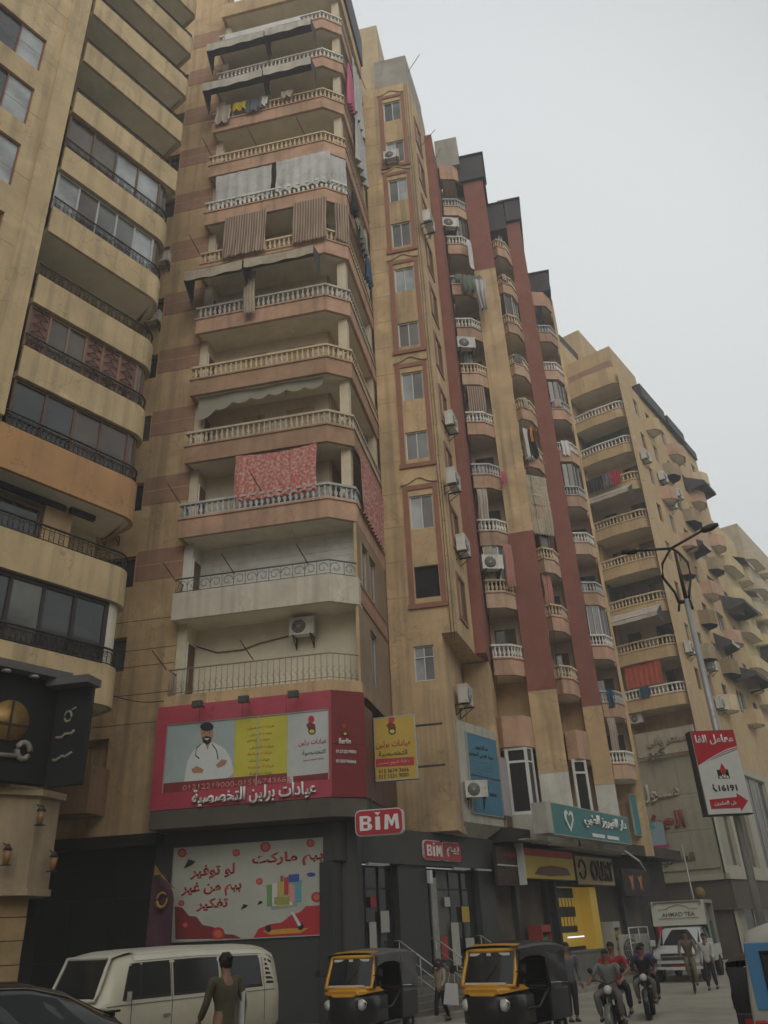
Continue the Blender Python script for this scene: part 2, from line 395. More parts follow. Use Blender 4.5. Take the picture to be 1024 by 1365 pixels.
def offs(path, d):
    """miter offset outwards (to the right of travel is outside)"""
    P = [Vector((p[0], p[1])) for p in path]; out = []
    for i, p in enumerate(P):
        ns = []
        if i > 0: e = (P[i] - P[i - 1]).normalized(); ns.append(Vector((e.y, -e.x)))
        if i < len(P) - 1: e = (P[i + 1] - P[i]).normalized(); ns.append(Vector((e.y, -e.x)))
        n = sum(ns, Vector((0, 0))).normalized(); k = 1 / max(0.3, n.dot(ns[0]))
        out.append(p + n * d * k)
    return out
def strip(mb, path, z0, z1, out=0.0, inn=0.12):
    a = offs(path, out); b = offs(path, -inn)
    for i in range(len(path) - 1):
        mb.prism([a[i], a[i + 1], b[i + 1], b[i]], z0, z1)
    return mb
def along(path, step, ends=True):
    res = []; P = [Vector((p[0], p[1])) for p in path]
    for i in range(len(P) - 1):
        e = P[i + 1] - P[i]; n = max(1, round(e.length / step))
        for k in range(n): res.append((P[i] + e * ((k + 0.5) / n), math.atan2(e.y, e.x)))
    return res
_bal = {}
def baluster_mesh(h, mat, n=6):
    key = (round(h, 2), mat.name, n)
    if key not in _bal:
        p = [(0.062, 0), (0.030, 0.10 * h), (0.088, 0.36 * h), (0.030, 0.74 * h), (0.060, 0.97 * h), (0.060, h)]
        _bal[key] = MB().use(mat).lathe(p, n=n, cap=False).mesh('baluster')
    return _bal[key]
def balusters_joined(path, z, h, mat, step):
    mb = MB().use(mat); p = [(0.058, 0), (0.030, 0.12 * h), (0.082, 0.36 * h), (0.030, 0.74 * h), (0.058, h)]
    for q, a in along(path, step): mb.lathe(p, c=(q.x, q.y, z), n=5, cap=False)
    return mb
def arc(cx, cy, r, a0, a1, n): return [(cx + r * math.cos(R(a0 + (a1 - a0) * i / n)), cy + r * math.sin(R(a0 + (a1 - a0) * i / n))) for i in range(n + 1)]
def balcony(par, path, back, ztop, rail='stone', rh=0.63, fh=0.79, mat=PEACH, rmat=CREAM, single=False, step=0.215, smat=SOFFIT, slab_t=0.2, lip=True, label=None, at=None):
    """balcony = fascia and slab; its top rail, base rail and balusters are sub-parts. back: plan points closing the slab"""
    zb = ztop - rh; zf = zb - fh
    mb = MB().use(mat); strip(mb, path, zf, zb, 0.0, 0.13)
    if lip: strip(mb, path, zb - 0.06, zb + 0.015, 0.05, 0.15)
    mb.use(smat); inner = offs(path, -0.125)
    mb.prism([*inner, *[Vector(b) for b in reversed(back)]], zf + 0.03, zf + slab_t)
    o = mb.build('balcony', None, par); loc(o, at)
    if label: o['label'] = label
    mid = offs(path, -0.06)
    if rail == 'stone':
        strip(MB().use(rmat), path, ztop - 0.09, ztop, 0.03, 0.14).build('top_rail', None, o)
        strip(MB().use(rmat), path, zb + 0.017, zb + 0.07, 0.0, 0.12).build('base_rail', None, o)
        h = rh - 0.09 - 0.07
        if single:
            me = baluster_mesh(h, rmat)
            for q, a in along(mid, step): b = link('baluster', me, o, (q.x, q.y, zb + 0.07), a)
        else: balusters_joined(mid, zb + 0.07, h, rmat, step).build('balusters', None, o, kind='stuff')
    elif rail == 'bars':
        m2 = MB().use(rmat); L = [Vector((p.x, p.y, ztop)) for p in mid]; m2.tube(L, 0.025, 6)
        m2.tube([Vector((p.x, p.y, zb + 0.1)) for p in mid], 0.014, 4)
        for q, a in along(mid, 0.2):
            m2.tube([(q.x, q.y, zb), (q.x, q.y, ztop)], 0.013, 4)
            c, s_ = math.cos(a), math.sin(a)
            m2.tube([(q.x + c * 0.07 * math.sin(t * 2.1) , q.y + s_ * 0.07 * math.sin(t * 2.1), zb + 0.15 + 0.09 * t) for t in (0, 0.7, 1.4, 2.2, 3.0, 3.6)], 0.008, 4)
        m2.build('railing', None, o)
    elif rail == 'scroll':
        m2 = MB().use(rmat); m2.tube([Vector((p.x, p.y, ztop)) for p in mid], 0.03, 6); m2.tube([Vector((p.x, p.y, zb + 0.05)) for p in mid], 0.015, 4)
        for i, (q, a) in enumerate(along(mid, 0.42)):
            c, s_ = math.cos(a), math.sin(a); sg = 1 if i % 2 else -1
            sp = [(0.20 * (1 - t / 9) * math.cos(t) * sg, 0.20 * (1 - t / 9) * math.sin(t)) for t in [0.55 * k for k in range(13)]]
            m2.tube([(q.x + c * X, q.y + s_ * X, (zb + ztop) / 2 + Z * 1.1) for X, Z in sp], 0.012, 4)
            m2.tube([(q.x + c * -0.21, q.y + s_ * -0.21, zb), (q.x + c * -0.21, q.y + s_ * -0.21, ztop)], 0.012, 4)
        m2.build('railing', None, o)
    elif rail == 'ornate':
        m2 = MB().use(rmat); m2.tube([Vector((p.x, p.y, ztop)) for p in mid], 0.035, 6); m2.tube([Vector((p.x, p.y, zb + 0.06)) for p in mid], 0.018, 4)
        m2.tube([Vector((p.x, p.y, ztop - 0.1)) for p in mid], 0.012, 4)
        for i, (q, a) in enumerate(along(mid, 0.155)):
            c, s_ = math.cos(a), math.sin(a)
            m2.tube([(q.x, q.y, zb), (q.x, q.y, ztop)], 0.012, 4)
            if i % 2 == 0:
                for zc, rr in ((zb + rh * 0.38, 0.075), (zb + rh * 0.72, 0.05)):
                    m2.tube([(q.x + c * (0.077 + rr * math.cos(t)), q.y + s_ * (0.077 + rr * math.cos(t)), zc + rr * math.sin(t)) for t in [k * 1.0472 for k in range(6)]], 0.010, 3, closed=True)
        m2.build('railing', None, o)
    return o
def cloth_mb(w, h, folds=5, amp=0.05, sag=0.0, taper=0.0, seed=0, wind=0.0, nu=28, nv=8):
    """hanging cloth: x 0..w, z 0..-h"""
    rnd = random.Random(seed); ph = rnd.random() * 6; k2 = rnd.uniform(1.6, 2.4)
    def fn(u, v):
        x = u * w; z = -v * h; a = amp * (0.25 + 0.75 * v)
        y = a * math.sin(u * folds * 2 * math.pi + ph + 0.6 * math.sin(v * 3)) + a * 0.5 * math.sin(u * folds * k2 * 6.28 + ph * 2) - wind * v * v
        z -= sag * math.sin(u * math.pi) * (1 - v * 0.5) + 0.03 * math.sin(u * folds * 6.28 + ph) * v
        x = x + (0.5 - u) * taper * v * w + 0.02 * math.sin(v * 7 + ph)
        return (x, y, z)
    return MB().grid(fn, nu, nv)
def cloth(label, cat, F, x, y, z, w, h, mat, rz=0, group=None, name=None, **kw):
    mb = cloth_mb(w, h, **kw).use(mat); mb.m = [0] * len(mb.f)
    o = mb.build(name or cat.replace(' ', '_'), None); put(o, F, x, y, z, rz)
    return tag(o, label, cat, group)

_ac = {}
def ac_unit(label, F, x, y, z, rz=0, s=1.0, group='air conditioner outdoor units on the facades', bracket=True, fan=True):
    """outdoor unit, front facing local -y, standing on two brackets"""
    if 'm' not in _ac:
        c = MB().use(AC_M); c.box(-0.42, 0.42, -0.15, 0.15, 0.02, 0.60); c.box(-0.43, 0.43, -0.16, 0.16, 0.56, 0.615)
        for k in range(7): c.box(0.30, 0.40, -0.158, -0.149, 0.10 + 0.06 * k, 0.13 + 0.06 * k)
        g = MB().use(AC_G); g.lathe([(0.225, -0.166), (0.235, -0.150)], c=(-0.1, 0, 0.30), n=20, axis='y')
        r_ = MB().use(AC_M)
        for rr in (0.07, 0.13, 0.19): r_.tube([(-0.1 + rr * math.cos(t * math.pi / 8), -0.172, 0.30 + rr * math.sin(t * math.pi / 8)) for t in range(16)], 0.006, 3, closed=True)
        for k in range(4): a = k * math.pi / 4; r_.tube([(-0.1 + 0.23 * math.cos(a), -0.172, 0.3 + 0.23 * math.sin(a)), (-0.1 - 0.23 * math.cos(a), -0.172, 0.3 - 0.23 * math.sin(a))], 0.006, 3)
        r_.lathe([(0.035, -0.185), (0.04, -0.165)], c=(-0.1, 0, 0.30), n=8, axis='y')
        b = MB().use(IRON)
        for sx in (-0.3, 0.3): b.box(sx - 0.02, sx + 0.02, -0.2, 0.30, -0.02, 0.02); b.tube([(sx, -0.15, -0.02), (sx, 0.29, -0.32)], 0.016, 4); b.box(sx - 0.02, sx + 0.02, 0.27, 0.30, -0.35, 0.02)
        v = MB().use(AC_M)
        v.box(-0.42, 0.42, 0.152, 0.158, 0.05, 0.55)
        _ac['m'] = (c.mesh('casing'), g.mesh('fan_opening'), r_.mesh('fan_guard'), b.mesh('bracket'))
    t = thing('air_conditioner', label, 'air conditioner', group=group); put(t, F, x, y, z, rz); t.scale = (s, s, s)
    c = link('casing', _ac['m'][0], t); link('fan_opening', _ac['m'][1], c)
    link('fan_guard', _ac['m'][2], c)
    if bracket: link('bracket', _ac['m'][3], t)
    return t

# ================================================================== ground
ROADM = surf('dusty_asphalt', (0.33, 0.31, 0.25), rough=0.92, var=0.25, scale=0.6, bump=0.5, grain=25, dirt=(0.13, 0.12, 0.095), dirt_amt=0.6)
PAVE = surf('grey_paving', (0.26, 0.24, 0.195), rough=0.9, var=0.2, scale=1.1, bump=0.4, grain=20, dirt_amt=0.5)
KERB = surf('kerb_stone', (0.30, 0.28, 0.24), rough=0.9, var=0.2, scale=2, dirt_amt=0.5)
link('road', MB().use(ROADM).poly([(-900, -900, 0), (900, -900, 0), (900, 900, 0), (-900, 900, 0)]).mesh('road'), kind='structure')
# pavement in front of the whole terrace, in the terrace's own frame (FG): kerb on its street side
pv = link('pavement', MB().use(PAVE).box(-30, 70, -1.75, 20, 0, 0.14).mesh('pavement'), None, FG.o, FG.a, kind='structure')
for i in range(72):
    x = -30 + i * 1.4
    k = MB().use(KERB).box(x + 0.008, x + 1.392, -1.95, -1.752, 0, 0.15 + 0.008 * (i % 3)) if -4 < x < 40 else None
    if k: k.build('kerb_stone', None, pv)
for i in range(22):
    for j in range(3):
        xx = -1 + i * 0.9; MB().use(PAVE).box(xx + 0.012, xx + 0.888, -1.74 + j * 0.58, -1.18 + j * 0.58 - 0.012, 0.13, 0.152 + 0.006 * ((i * 3 + j * 5) % 4)).build('paving_slab', None, pv)
# raised median the photographer looks across
md = link('median_strip', MB().use(PAVE).box(-12, 30, 0, 3.2, 0, 0.16).mesh('median_strip'), None, FW.o, 0, kind='structure')
FMED = Frame(-13 * _n.x + 0, -13 * _n.y, 90 - AZ)
md.location = Frame(-9.3 * _n.x, -9.3 * _n.y, 90 - AZ).w(3, 0); md.rotation_euler = (0, 0, R(90 - AZ)); md.scale = (0.42, 0.375, 2.25)

# ================================================================== main corner building A
FA = Frame(-9.3, 24.3, 0)
A = frame_thing('apartment_building', 'tall corner apartment building with deep balustraded balconies above the pink clinic front', 'building', FA)
ZR = [10.45 + 3.19 * k for k in range(13)]
ROOF_A = ZR[11] + 3.2
# left banded wall with narrow windows
holesA = []
for k in range(12): holesA.append((-6.5, -5.25, ZR[k] + 0.35, ZR[k] + 1.6))
holesA.append((-3.9 - 3.3, -5.5, 7.2, 8.5))
mb = MB().use(OCHRE); wall(mb, -14, -3.31, 5.4, ROOF_A + 3, holesA, y=0.6, t=0.3)
mb.box(-14, -3.31, 0.91, 1.4, 5.4, ROOF_A + 3)
mb.build('wall', None, A)
mb = MB().use(DARK); mb.box(-14, 3.2, 1.41, 12, 5.4, 5.6)
for k in range(1, 12):
    mb = MB().use(BAND); x1 = -3.312
    for (a, b) in ((-14, -6.56), (-5.19, x1)): mb.box(a, b, 0.585, 0.61, ZR[k] + 0.52, ZR[k] + 1.74)
    mb.use(JOINT)
    mb.box(-5.19, x1, 0.578, 0.60, ZR[k] + 1.12, ZR[k] + 1.15)
    mb.build('painted_band', None, A)
for k in range(0, 12):
    gl = [[G_DARK, G_MID], [G_MID, G_DARK], [G_PALE, G_DARK]][k % 3]
    window(A, -6.5, -5.25, ZR[k] + 0.35, ZR[k] + 1.6, 0.78, ALU, gl, 2)
JL = MB().use(DARK)
for z in (8.9, 10.9, 11.5, 12.6, 9.9):
    JL.box(-14, -3.33, 0.594, 0.602, z, z + 0.018)
JL.build('wall_joint', None, A)
# recess walls behind the balconies, per floor so that each flat can differ
FRONT = [(-3.3, 0.62), (-3.3, 0.0), (2.43, 0.0), (3.3, 0.65), (3.3, 5.4)]
for k in range(0, 13):
    zf = ZR[k] - 0.95 if k < 13 else 0; zc = zf + 2.78
    if k == 12: break
    im = {0: surf('cream_inner_wall', (0.66, 0.60, 0.46), var=0.1), 1: surf('white_tile_wall', (0.66, 0.65, 0.60), var=0.1, rough=0.4)}.get(k, INNER)
    mb = MB().use(im)
    xr = 3.17 if k < 2 else 2.1
    dz = zf + 2.25
    hol = [(-1.6, -0.6, zf, dz), (0.9 if k < 2 else 0.3, 1.9 if k < 2 else 1.5, zf + 0.02, dz)] if k >= 2 else []
    wall(mb, -2.96, xr, zf, zc + 0.3, hol, y=1.4, t=0.15)
    mb.box(-3.309, -2.96, 0.62, 1.4, zf, zc + 0.3)
    # side return of the left end with its door
    mb.use(im)
    if k < 2:
        mb.use(OCHRE); mb.box(3.17, 3.28, 0.66, 1.42, zf, zc + 0.3)
    else:
        mb.use(INNER); mb.poly([(2.1, 1.4, zf), (2.1, 5.4, zf), (2.1, 5.4, zc + .3), (2.1, 1.4, zc + .3)])
        mb.box(2.75, 3.12, 0.75, 1.1, zf, zc + 0.25)          # corner column
        mb.box(2.9, 3.2, 4.95, 5.38, zf, zc + 0.25)
    mb.build('recess_wall', None, A)
    for h in hol:
        window(A, h[0], h[1], zf, dz, 1.46, BROWNW if k % 2 else WHITEM, [G_DARK, WARMD], 2)
    d = MB().use(BROWNW).box(-2.96, -2.93, 0.75, 1.3, zf, zf + 2.1); d.use(WHITEM).box(-2.965, -2.92, 0.70, 0.75, zf, zf + 2.15).box(-2.965, -2.92, 1.3, 1.35, zf, zf + 2.15)
    d.build('door', None, A)
# white tiles on the second floor back wall, one by one
TM = surf('white_glazed_tile', (0.68, 0.67, 0.63), rough=0.25, var=0.12, scale=3)
zf = ZR[1] - 0.95
tile = MB().use(TM).box(0.006, 0.334, 0, 0.012, 0.006, 0.244).mesh('wall_tile')
for i in range(18):
    for j in range(5, 11): link('wall_tile', tile, A, (-2.9 + i * 0.336, 1.386, zf + 0.25 * j + 0.05))
BK = [(-3.3, 1.42), (3.3, 5.4)]
def back_for(k): return [(-3.2, 1.41), (2.2, 1.41), (2.2, 5.4)] if k >= 2 else [(-3.2, 1.41), (3.2, 1.41)]
p01 = [(-3.3, 0.62), (-3.3, 0.0), (2.43, 0.0), (3.3, 0.65), (3.3, 1.2)]
balcony(A, p01, [(-3.2, 1.41), (3.2, 1.41)], 10.45, rail='bars', rh=0.9, fh=0.42, mat=OCHRE, rmat=surf('pale_iron', (0.30, 0.27, 0.22), rough=0.6, var=0.2), lip=False, label='lowest balcony with thin upright iron bars')
balcony(A, p01, [(-3.2, 1.41), (3.2, 1.41)], 13.78, rail='scroll', rh=0.55, fh=1.0, mat=GREYW, rmat=surf('dull_iron', (0.14, 0.14, 0.14), rough=0.5), lip=False, label='pale balcony parapet topped by a scrolled iron railing')
for k in range(2, 12):
    rm = {2: GREYB, 7: WHITEP, 5: surf('pale_grey_stone', (0.50, 0.48, 0.43), streak=0.3), 11: WHITEP, 10: WHITEP, 3: surf('dull_cream', (0.50, 0.43, 0.33), streak=0.3)}.get(k, CREAM)
    fm_ = {3: surf('brown_plaster', (0.36, 0.22, 0.14), streak=0.25), 4: surf('brown_plaster2', (0.38, 0.235, 0.15), streak=0.25)}.get(k, PEACH)
    balcony(A, FRONT, back_for(k), ZR[k], rmat=rm, mat=fm_, single=(k <= 8), label=None)
    # ceiling rose bulb
    mb = MB().use(WHITEM).lathe([(0.03, 0), (0.08, -0.1), (0.05, -0.2), (0.0, -0.22)], c=(0.2 + 0.3 * (k % 3), 0.8, ZR[k] - 1.42), n=8, cap=False)
    mb.use(IRON).tube([(0.2 + 0.3 * (k % 3), 0.8, ZR[k] - 1.4), (0.2 + 0.3 * (k % 3), 0.8, ZR[k] - 1.62)], 0.008, 4)
    if k in (2, 3, 4, 5, 8): mb.build('ceiling_bulb', None, A)
# side flank behind the side balconies and closed side of the two lower floors
mb = MB().use(surf('flank_plaster', (0.30, 0.215, 0.14), streak=0.3))
MB_SIDE = [(1.2, 2.3, ZR[1] - 0.5, ZR[1] + 1.3), (2.55, 3.6, ZR[1] - 0.5, ZR[1] + 1.3), (2.3, 3.3, 9.9, 11.9)]
sw = MB().use(surf('flank_plaster', (0.3, 0.2, 0.13)))
wall(sw, 0.7, 5.4, 9.2, ZR[2] - 1.42, MB_SIDE, y=0, t=0.2)
o = sw.build('side_wall', None, A); loc(o, (3.29, 0.0, 90))
for h, g in zip(MB_SIDE, ([G_BRN, G_MID], [G_BRN, G_BRN], [G_DARK, G_MID])): window(A, *h, 0.1, ALU, g, 2, at=(3.29, 0.0, 90))
sb = MB().use(BAND)
sb.box(0.9, 5.2, -0.05, 0.0, ZR[1] - 0.62, ZR[1] - 0.52).box(0.9, 5.2, -0.05, 0, ZR[1] - 1.3, ZR[1] - 1.2)
for i in range(16): sb.lathe([(0.05, 0), (0.07, 0.25), (0.04, 0.45), (0.05, 0.58)], c=(1.05 + i * 0.265, 0, ZR[1] - 1.2), n=6, cap=False)
o = sb.build('ornamental_balusters', None, A); loc(o, (3.29, 0, 90))
# roof storey: soffit, dark sheet parapet
rf = MB().use(OCHRE); rf.box(-14, 2.2, 1.42, 12, 5.4, ROOF_A)
strip(rf, FRONT, ZR[11] + 1.77, ZR[11] + 2.9, 0, 0.15)
rf.use(SOFFIT); rf.prism([*offs(FRONT, -0.1), Vector((2.2, 5.4)), Vector((2.2, 1.41)), Vector((-3.2, 1.41))], ZR[11] + 1.8, ZR[11] + 2.0)
rf.build('upper_storey', None, A)
rs = MB().use(SHEET); FR2 = [(0.2, 0.0), (2.43, 0.0), (3.3, 0.65), (3.3, 5.4)]
strip(rs, FR2, ZR[11] + 2.9, ZR[11] + 5.5, 0.12, 0.05); rs.build('roof_screen', None, A)
rs = MB().use(OCHRE); rs.box(-14, -0.3, 2.2, 10, ROOF_A, ROOF_A + 3.2); rs.build('roof_room', None, A)
# ground floor core: dark cladding and the wall that carries the banner
CLAD = surf('black_cladding', (0.006, 0.007, 0.006), dirt_amt=0.05, rough=0.6, var=0.3, bump=0.05)
GREYG = surf('grey_shopfront_panel', (0.050, 0.052, 0.048), dirt_amt=0.15, rough=0.5, var=0.15, bump=0.08)
DKGREY = surf('dark_grey_fascia', (0.062, 0.062, 0.056), dirt_amt=0.15, rough=0.6, var=0.15, bump=0.1)  # plain dark grey for fascia, walls and fittings
mb = MB()
for i in range(7):
    for j in range(3): MB().use(CLAD).box(-13.2 + i * 1.37, -13.2 + i * 1.37 + 1.355, 0.99, 1.055, 0.2 + j * 1.7, 0.2 + j * 1.7 + 1.685).build('cladding_panel', None, A)
g = MB().use(DKGREY); g.box(-14, 2.9, 1.07, 1.6, 0, 5.38); g.build('ground_floor_wall', None, A)
g = MB().use(GREYG); g.box(-3.62, 1.9, 1.8 - 0.3 + 0.0, 1.7, 0.1, 2.4); 
g.box(-3.65, 1.95, 0.98, 1.06, 0.1, 5.36); g.build('grey_base_wall', None, A)
# soffit block under the clinic
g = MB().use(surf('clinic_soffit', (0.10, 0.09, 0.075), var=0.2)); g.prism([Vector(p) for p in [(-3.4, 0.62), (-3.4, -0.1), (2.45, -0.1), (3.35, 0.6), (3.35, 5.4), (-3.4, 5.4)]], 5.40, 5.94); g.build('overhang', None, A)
g = MB().use(DARK); g.box(-14, -3.42, 0.5, 1.0, 5.05, 5.39); g.build('shutter_housing', None, A)

# ================================================================== wing W: tower bay, pilasters and bowed balcony stacks
FB = Frame(-6.0, 29.8, 0)
W = frame_thing('apartment_block', 'stepped ochre and dark red apartment block with framed windows and bowed balconies', 'building', FB)
def rect(F, a, b, y=0):
    p, q = F.y(a[0], a[1], y), F.y(b[0], b[1], y); r_, s_ = F.y(a[0], b[1], y), F.y(b[0], a[1], y)
    return (min(p.x, q.x), max(p.x, q.x), q.z, p.z)
TW = [((512, 137), (533, 158)), ((516, 190), (536, 214)), ((520, 240), (541, 265)), ((526, 298), (549, 325)), ((530, 358), (555, 385)), ((534, 431), (561, 458)), ((534, 498), (565, 530)), ((541, 577), (570, 609)), ((546, 662), (580, 702)), ((552, 756), (589, 794)), ((551, 862), (581, 906))]
wins = []
for i, (a, b) in enumerate(TW):
    r_ = rect(FB, a, b); cx = (r_[0] + r_[1]) / 2
    wins.append((1.18, 2.18, r_[2], r_[3]) if i < 10 else (0.95, 1.75, r_[2], r_[3]))
fr_grp = [(0, 1), (2, 3), (4, 5), (6, 7), (8, 9)]
ZT = 12.55
mb = MB().use(OCHRE)
wall(mb, 0, 2.7, ZT, 46.2, wins[:10], y=0, t=0.2)
mb.poly([(2.7, 0, ZT), (3.05, 3.2, ZT), (3.05, 3.2, 46.2), (2.7, 0, 46.2)])
wall(mb, 0, 2.12, 5.35, ZT, [wins[10]], y=0.004, t=0.2)
mb.poly([(2.12, 0.004, 5.35), (2.3, 4.2, 5.35), (2.3, 4.2, ZT), (2.12, 0.004, ZT)])
mb.poly([(2.12, 0.0, ZT), (2.7, 0, ZT), (3.05, 3.2, ZT), (3.5, 4.7, ZT), (2.3, 4.7, ZT)][::-1])
mb.box(0, 2.0, 0.25, 12, 5.35, 46.2)
mb.box(2.0, 2.69, 0.25, 12, ZT + 0.02, 46.2)
mb.build('tower_wall', None, W)
for z in [14.2 + 1.6 * i for i in range(20)]:
    JM = surf('dark_joint_line', (0.27, 0.19, 0.10), var=0.3)  # dark strips for the scored block joints
    MB().use(JM).box(0.0, 0.9, -0.004, 0.0, z, z + 0.02).build('wall_joint', None, W); MB().use(JM).box(2.46, 2.695, -0.004, 0.0, z, z + 0.02).build('wall_joint', None, W)
for i, x in enumerate((2.62, 2.5)):
    MB().use(IRON).tube([(x + 0.02 * math.sin(q * 2.3 + i), -0.05, 46 - q * 2.6) for q in range(14)], 0.012, 4).build('hanging_cable', None, W)
for a, b, c in (((2.7, 0.4, 47.6), (3.6, -0.3, 48.0), 0.02), ((2.9, 2.0, 43), (3.9, 1.4, 43.4), 0.02), ((0.2, 0.0, 46.4), (0.0, -0.8, 46.9), 0.02), ((3.3, 5, 45), (3.9, 4.6, 45.8), 0.02)): MB().use(IRON).tube([a, b], c, 4).build('roof_rod', None, W)
g = MB().use(CONC); g.box(0.75, 2.7, -0.004, 1.2, 46.2, 48.7); g.box(0.75, 0.95, 1.2, 5, 46.2, 48.7); g.poly([(2.7, 0, 46.2), (3.05, 3.2, 46.2), (3.05, 3.2, 48.2), (2.7, 0, 48.7)])
g.box(2.7, 3.05, 3.2, 4.5, 44, 47.6); g.build('roof_parapet', None, W)
g = MB().use(surf('stair_tower_plaster', (0.46, 0.36, 0.22), streak=0.3)); g.box(-1.9, 0.38, 4.2, 9, 46, 59.4); g.build('stair_tower', None, W)
GLS = [[G_DARK, G_MID], [G_PALE, G_BRN], [G_MID, G_PALE], [G_MID, G_BRN], [G_PALE, G_PALE], [G_BRN, G_BRN], [G_PALE, G_BRN], [G_MID, G_MID], [G_PALE, G_BRN], [DARK], [G_PALE, G_MID]]
for i, w in enumerate(wins):
    if i == 9:
        g = MB().use(DARK); g.box(w[0], w[1], 0.16, 0.19, w[2], w[3]); g.build('dark_window_panel', None, W); continue  # dark panel stands in for the unlit room behind the opening
    window(W, *w, 0.1, WHITEM, GLS[i], 2, transom=0.68 if i == 10 else None)
for (a, b) in fr_grp:
    z1, z0 = wins[a][3] + 0.28, wins[b][2] - 0.25; x0, x1 = 0.92, 2.42
    g = MB().use(REDTRIM); g.box(x0, x0 + 0.22, -0.05, -0.002, z0, z1).box(x1 - 0.2, x1, -0.05, -0.002, z0, z1).box(x0, x1, -0.055, -0.002, z1, z1 + 0.22).box(x0 - 0.06, x1 + 0.04, -0.09, -0.002, z0 - 0.2, z0)
    n_ = 10; pts = [(x0 - 0.08 + (x1 - x0 + 0.12) * i / n_, -0.08, z1 + 0.22 + 0.30 * math.exp(-((i - n_ / 2) / 2.3) ** 2) + 0.05) for i in range(n_ + 1)]
    g.use(OCHRE_L).tube(pts, 0.045, 5); g.extr([(x0, -0.05, z1 + 0.22), (x1, -0.05, z1 + 0.22)] + [(p[0], -0.05, p[2]) for p in reversed(pts[1:-1])], (0, 0.045, 0))
    g.build('window_surround', None, W)
# tower flank: windows with trim (faces the street)
fl_at = (2.7, 0.0, math.degrees(math.atan2(3.2, 0.35)))
for k in range(1, 11):
    z = ZR[k] + 0.1
    g = MB().use(REDTRIM); g.box(0.75, 2.15, -0.06, -0.002, z + 1.55, z + 1.68).box(0.75, 2.15, -0.06, -0.002, z - 0.4, z - 0.28).box(0.75, 0.87, -0.05, -0.002, z - 0.28, z + 1.55).box(2.03, 2.15, -0.05, -0.002, z - 0.28, z + 1.55)
    o = g.build('window_surround', None, W); loc(o, fl_at)
    window(W, 0.9, 2.0, z - 0.25, z + 1.5, -0.03, BROWNW, [G_DARK, G_BRN], 2, at=fl_at)
# pilasters
def pilaster(x0, x1, y0, y1, bands, name='pilaster'):
    g = MB()
    for z0, z1, m in bands: g.use(m).box(x0, x1, y0, y1, z0, z1)
    g.use(JOINT)
    for z0, z1, m in bands[1:]: g.box(x0 - 0.012, x1 + 0.012, y0 - 0.012, y1, z0 - 0.03, z0 + 0.03)
    return g.build(name, None, W)
zz = lambda px, py, y: FB.y(px, py, y).z
pilaster(2.92, 3.5, 3.25, 16, [(12.6, 45.5, REDP)])
pilaster(4.95, 6.2, 6.2, 20, [(5.6, zz(735, 1060, 6.2) + 0.4, WHITEM), (zz(735, 1060, 6.2) + 0.4 if False else 0, 0, OCHRE)][:0] + [(5.2, zz(735, 1029, 6.2), surf('white_plaster', (0.62, 0.60, 0.54), streak=0.3)), (zz(735, 1029, 6.2), zz(715, 922, 6.2), OCHRE), (zz(715, 922, 6.2), zz(697, 708, 6.2), REDP), (zz(697, 708, 6.2), zz(644, 360, 6.2), OCHRE), (zz(644, 360, 6.2), zz(627, 242, 6.2), REDP)])
pilaster(7.35, 8.28, 11.2, 24, [(5.2, zz(800, 1046, 11.2), surf('white_plaster', (0.62, 0.60, 0.54))), (zz(800, 1046, 11.2), zz(790, 942, 11.2), OCHRE), (zz(790, 942, 11.2), zz(680, 297, 11.2), REDP)])
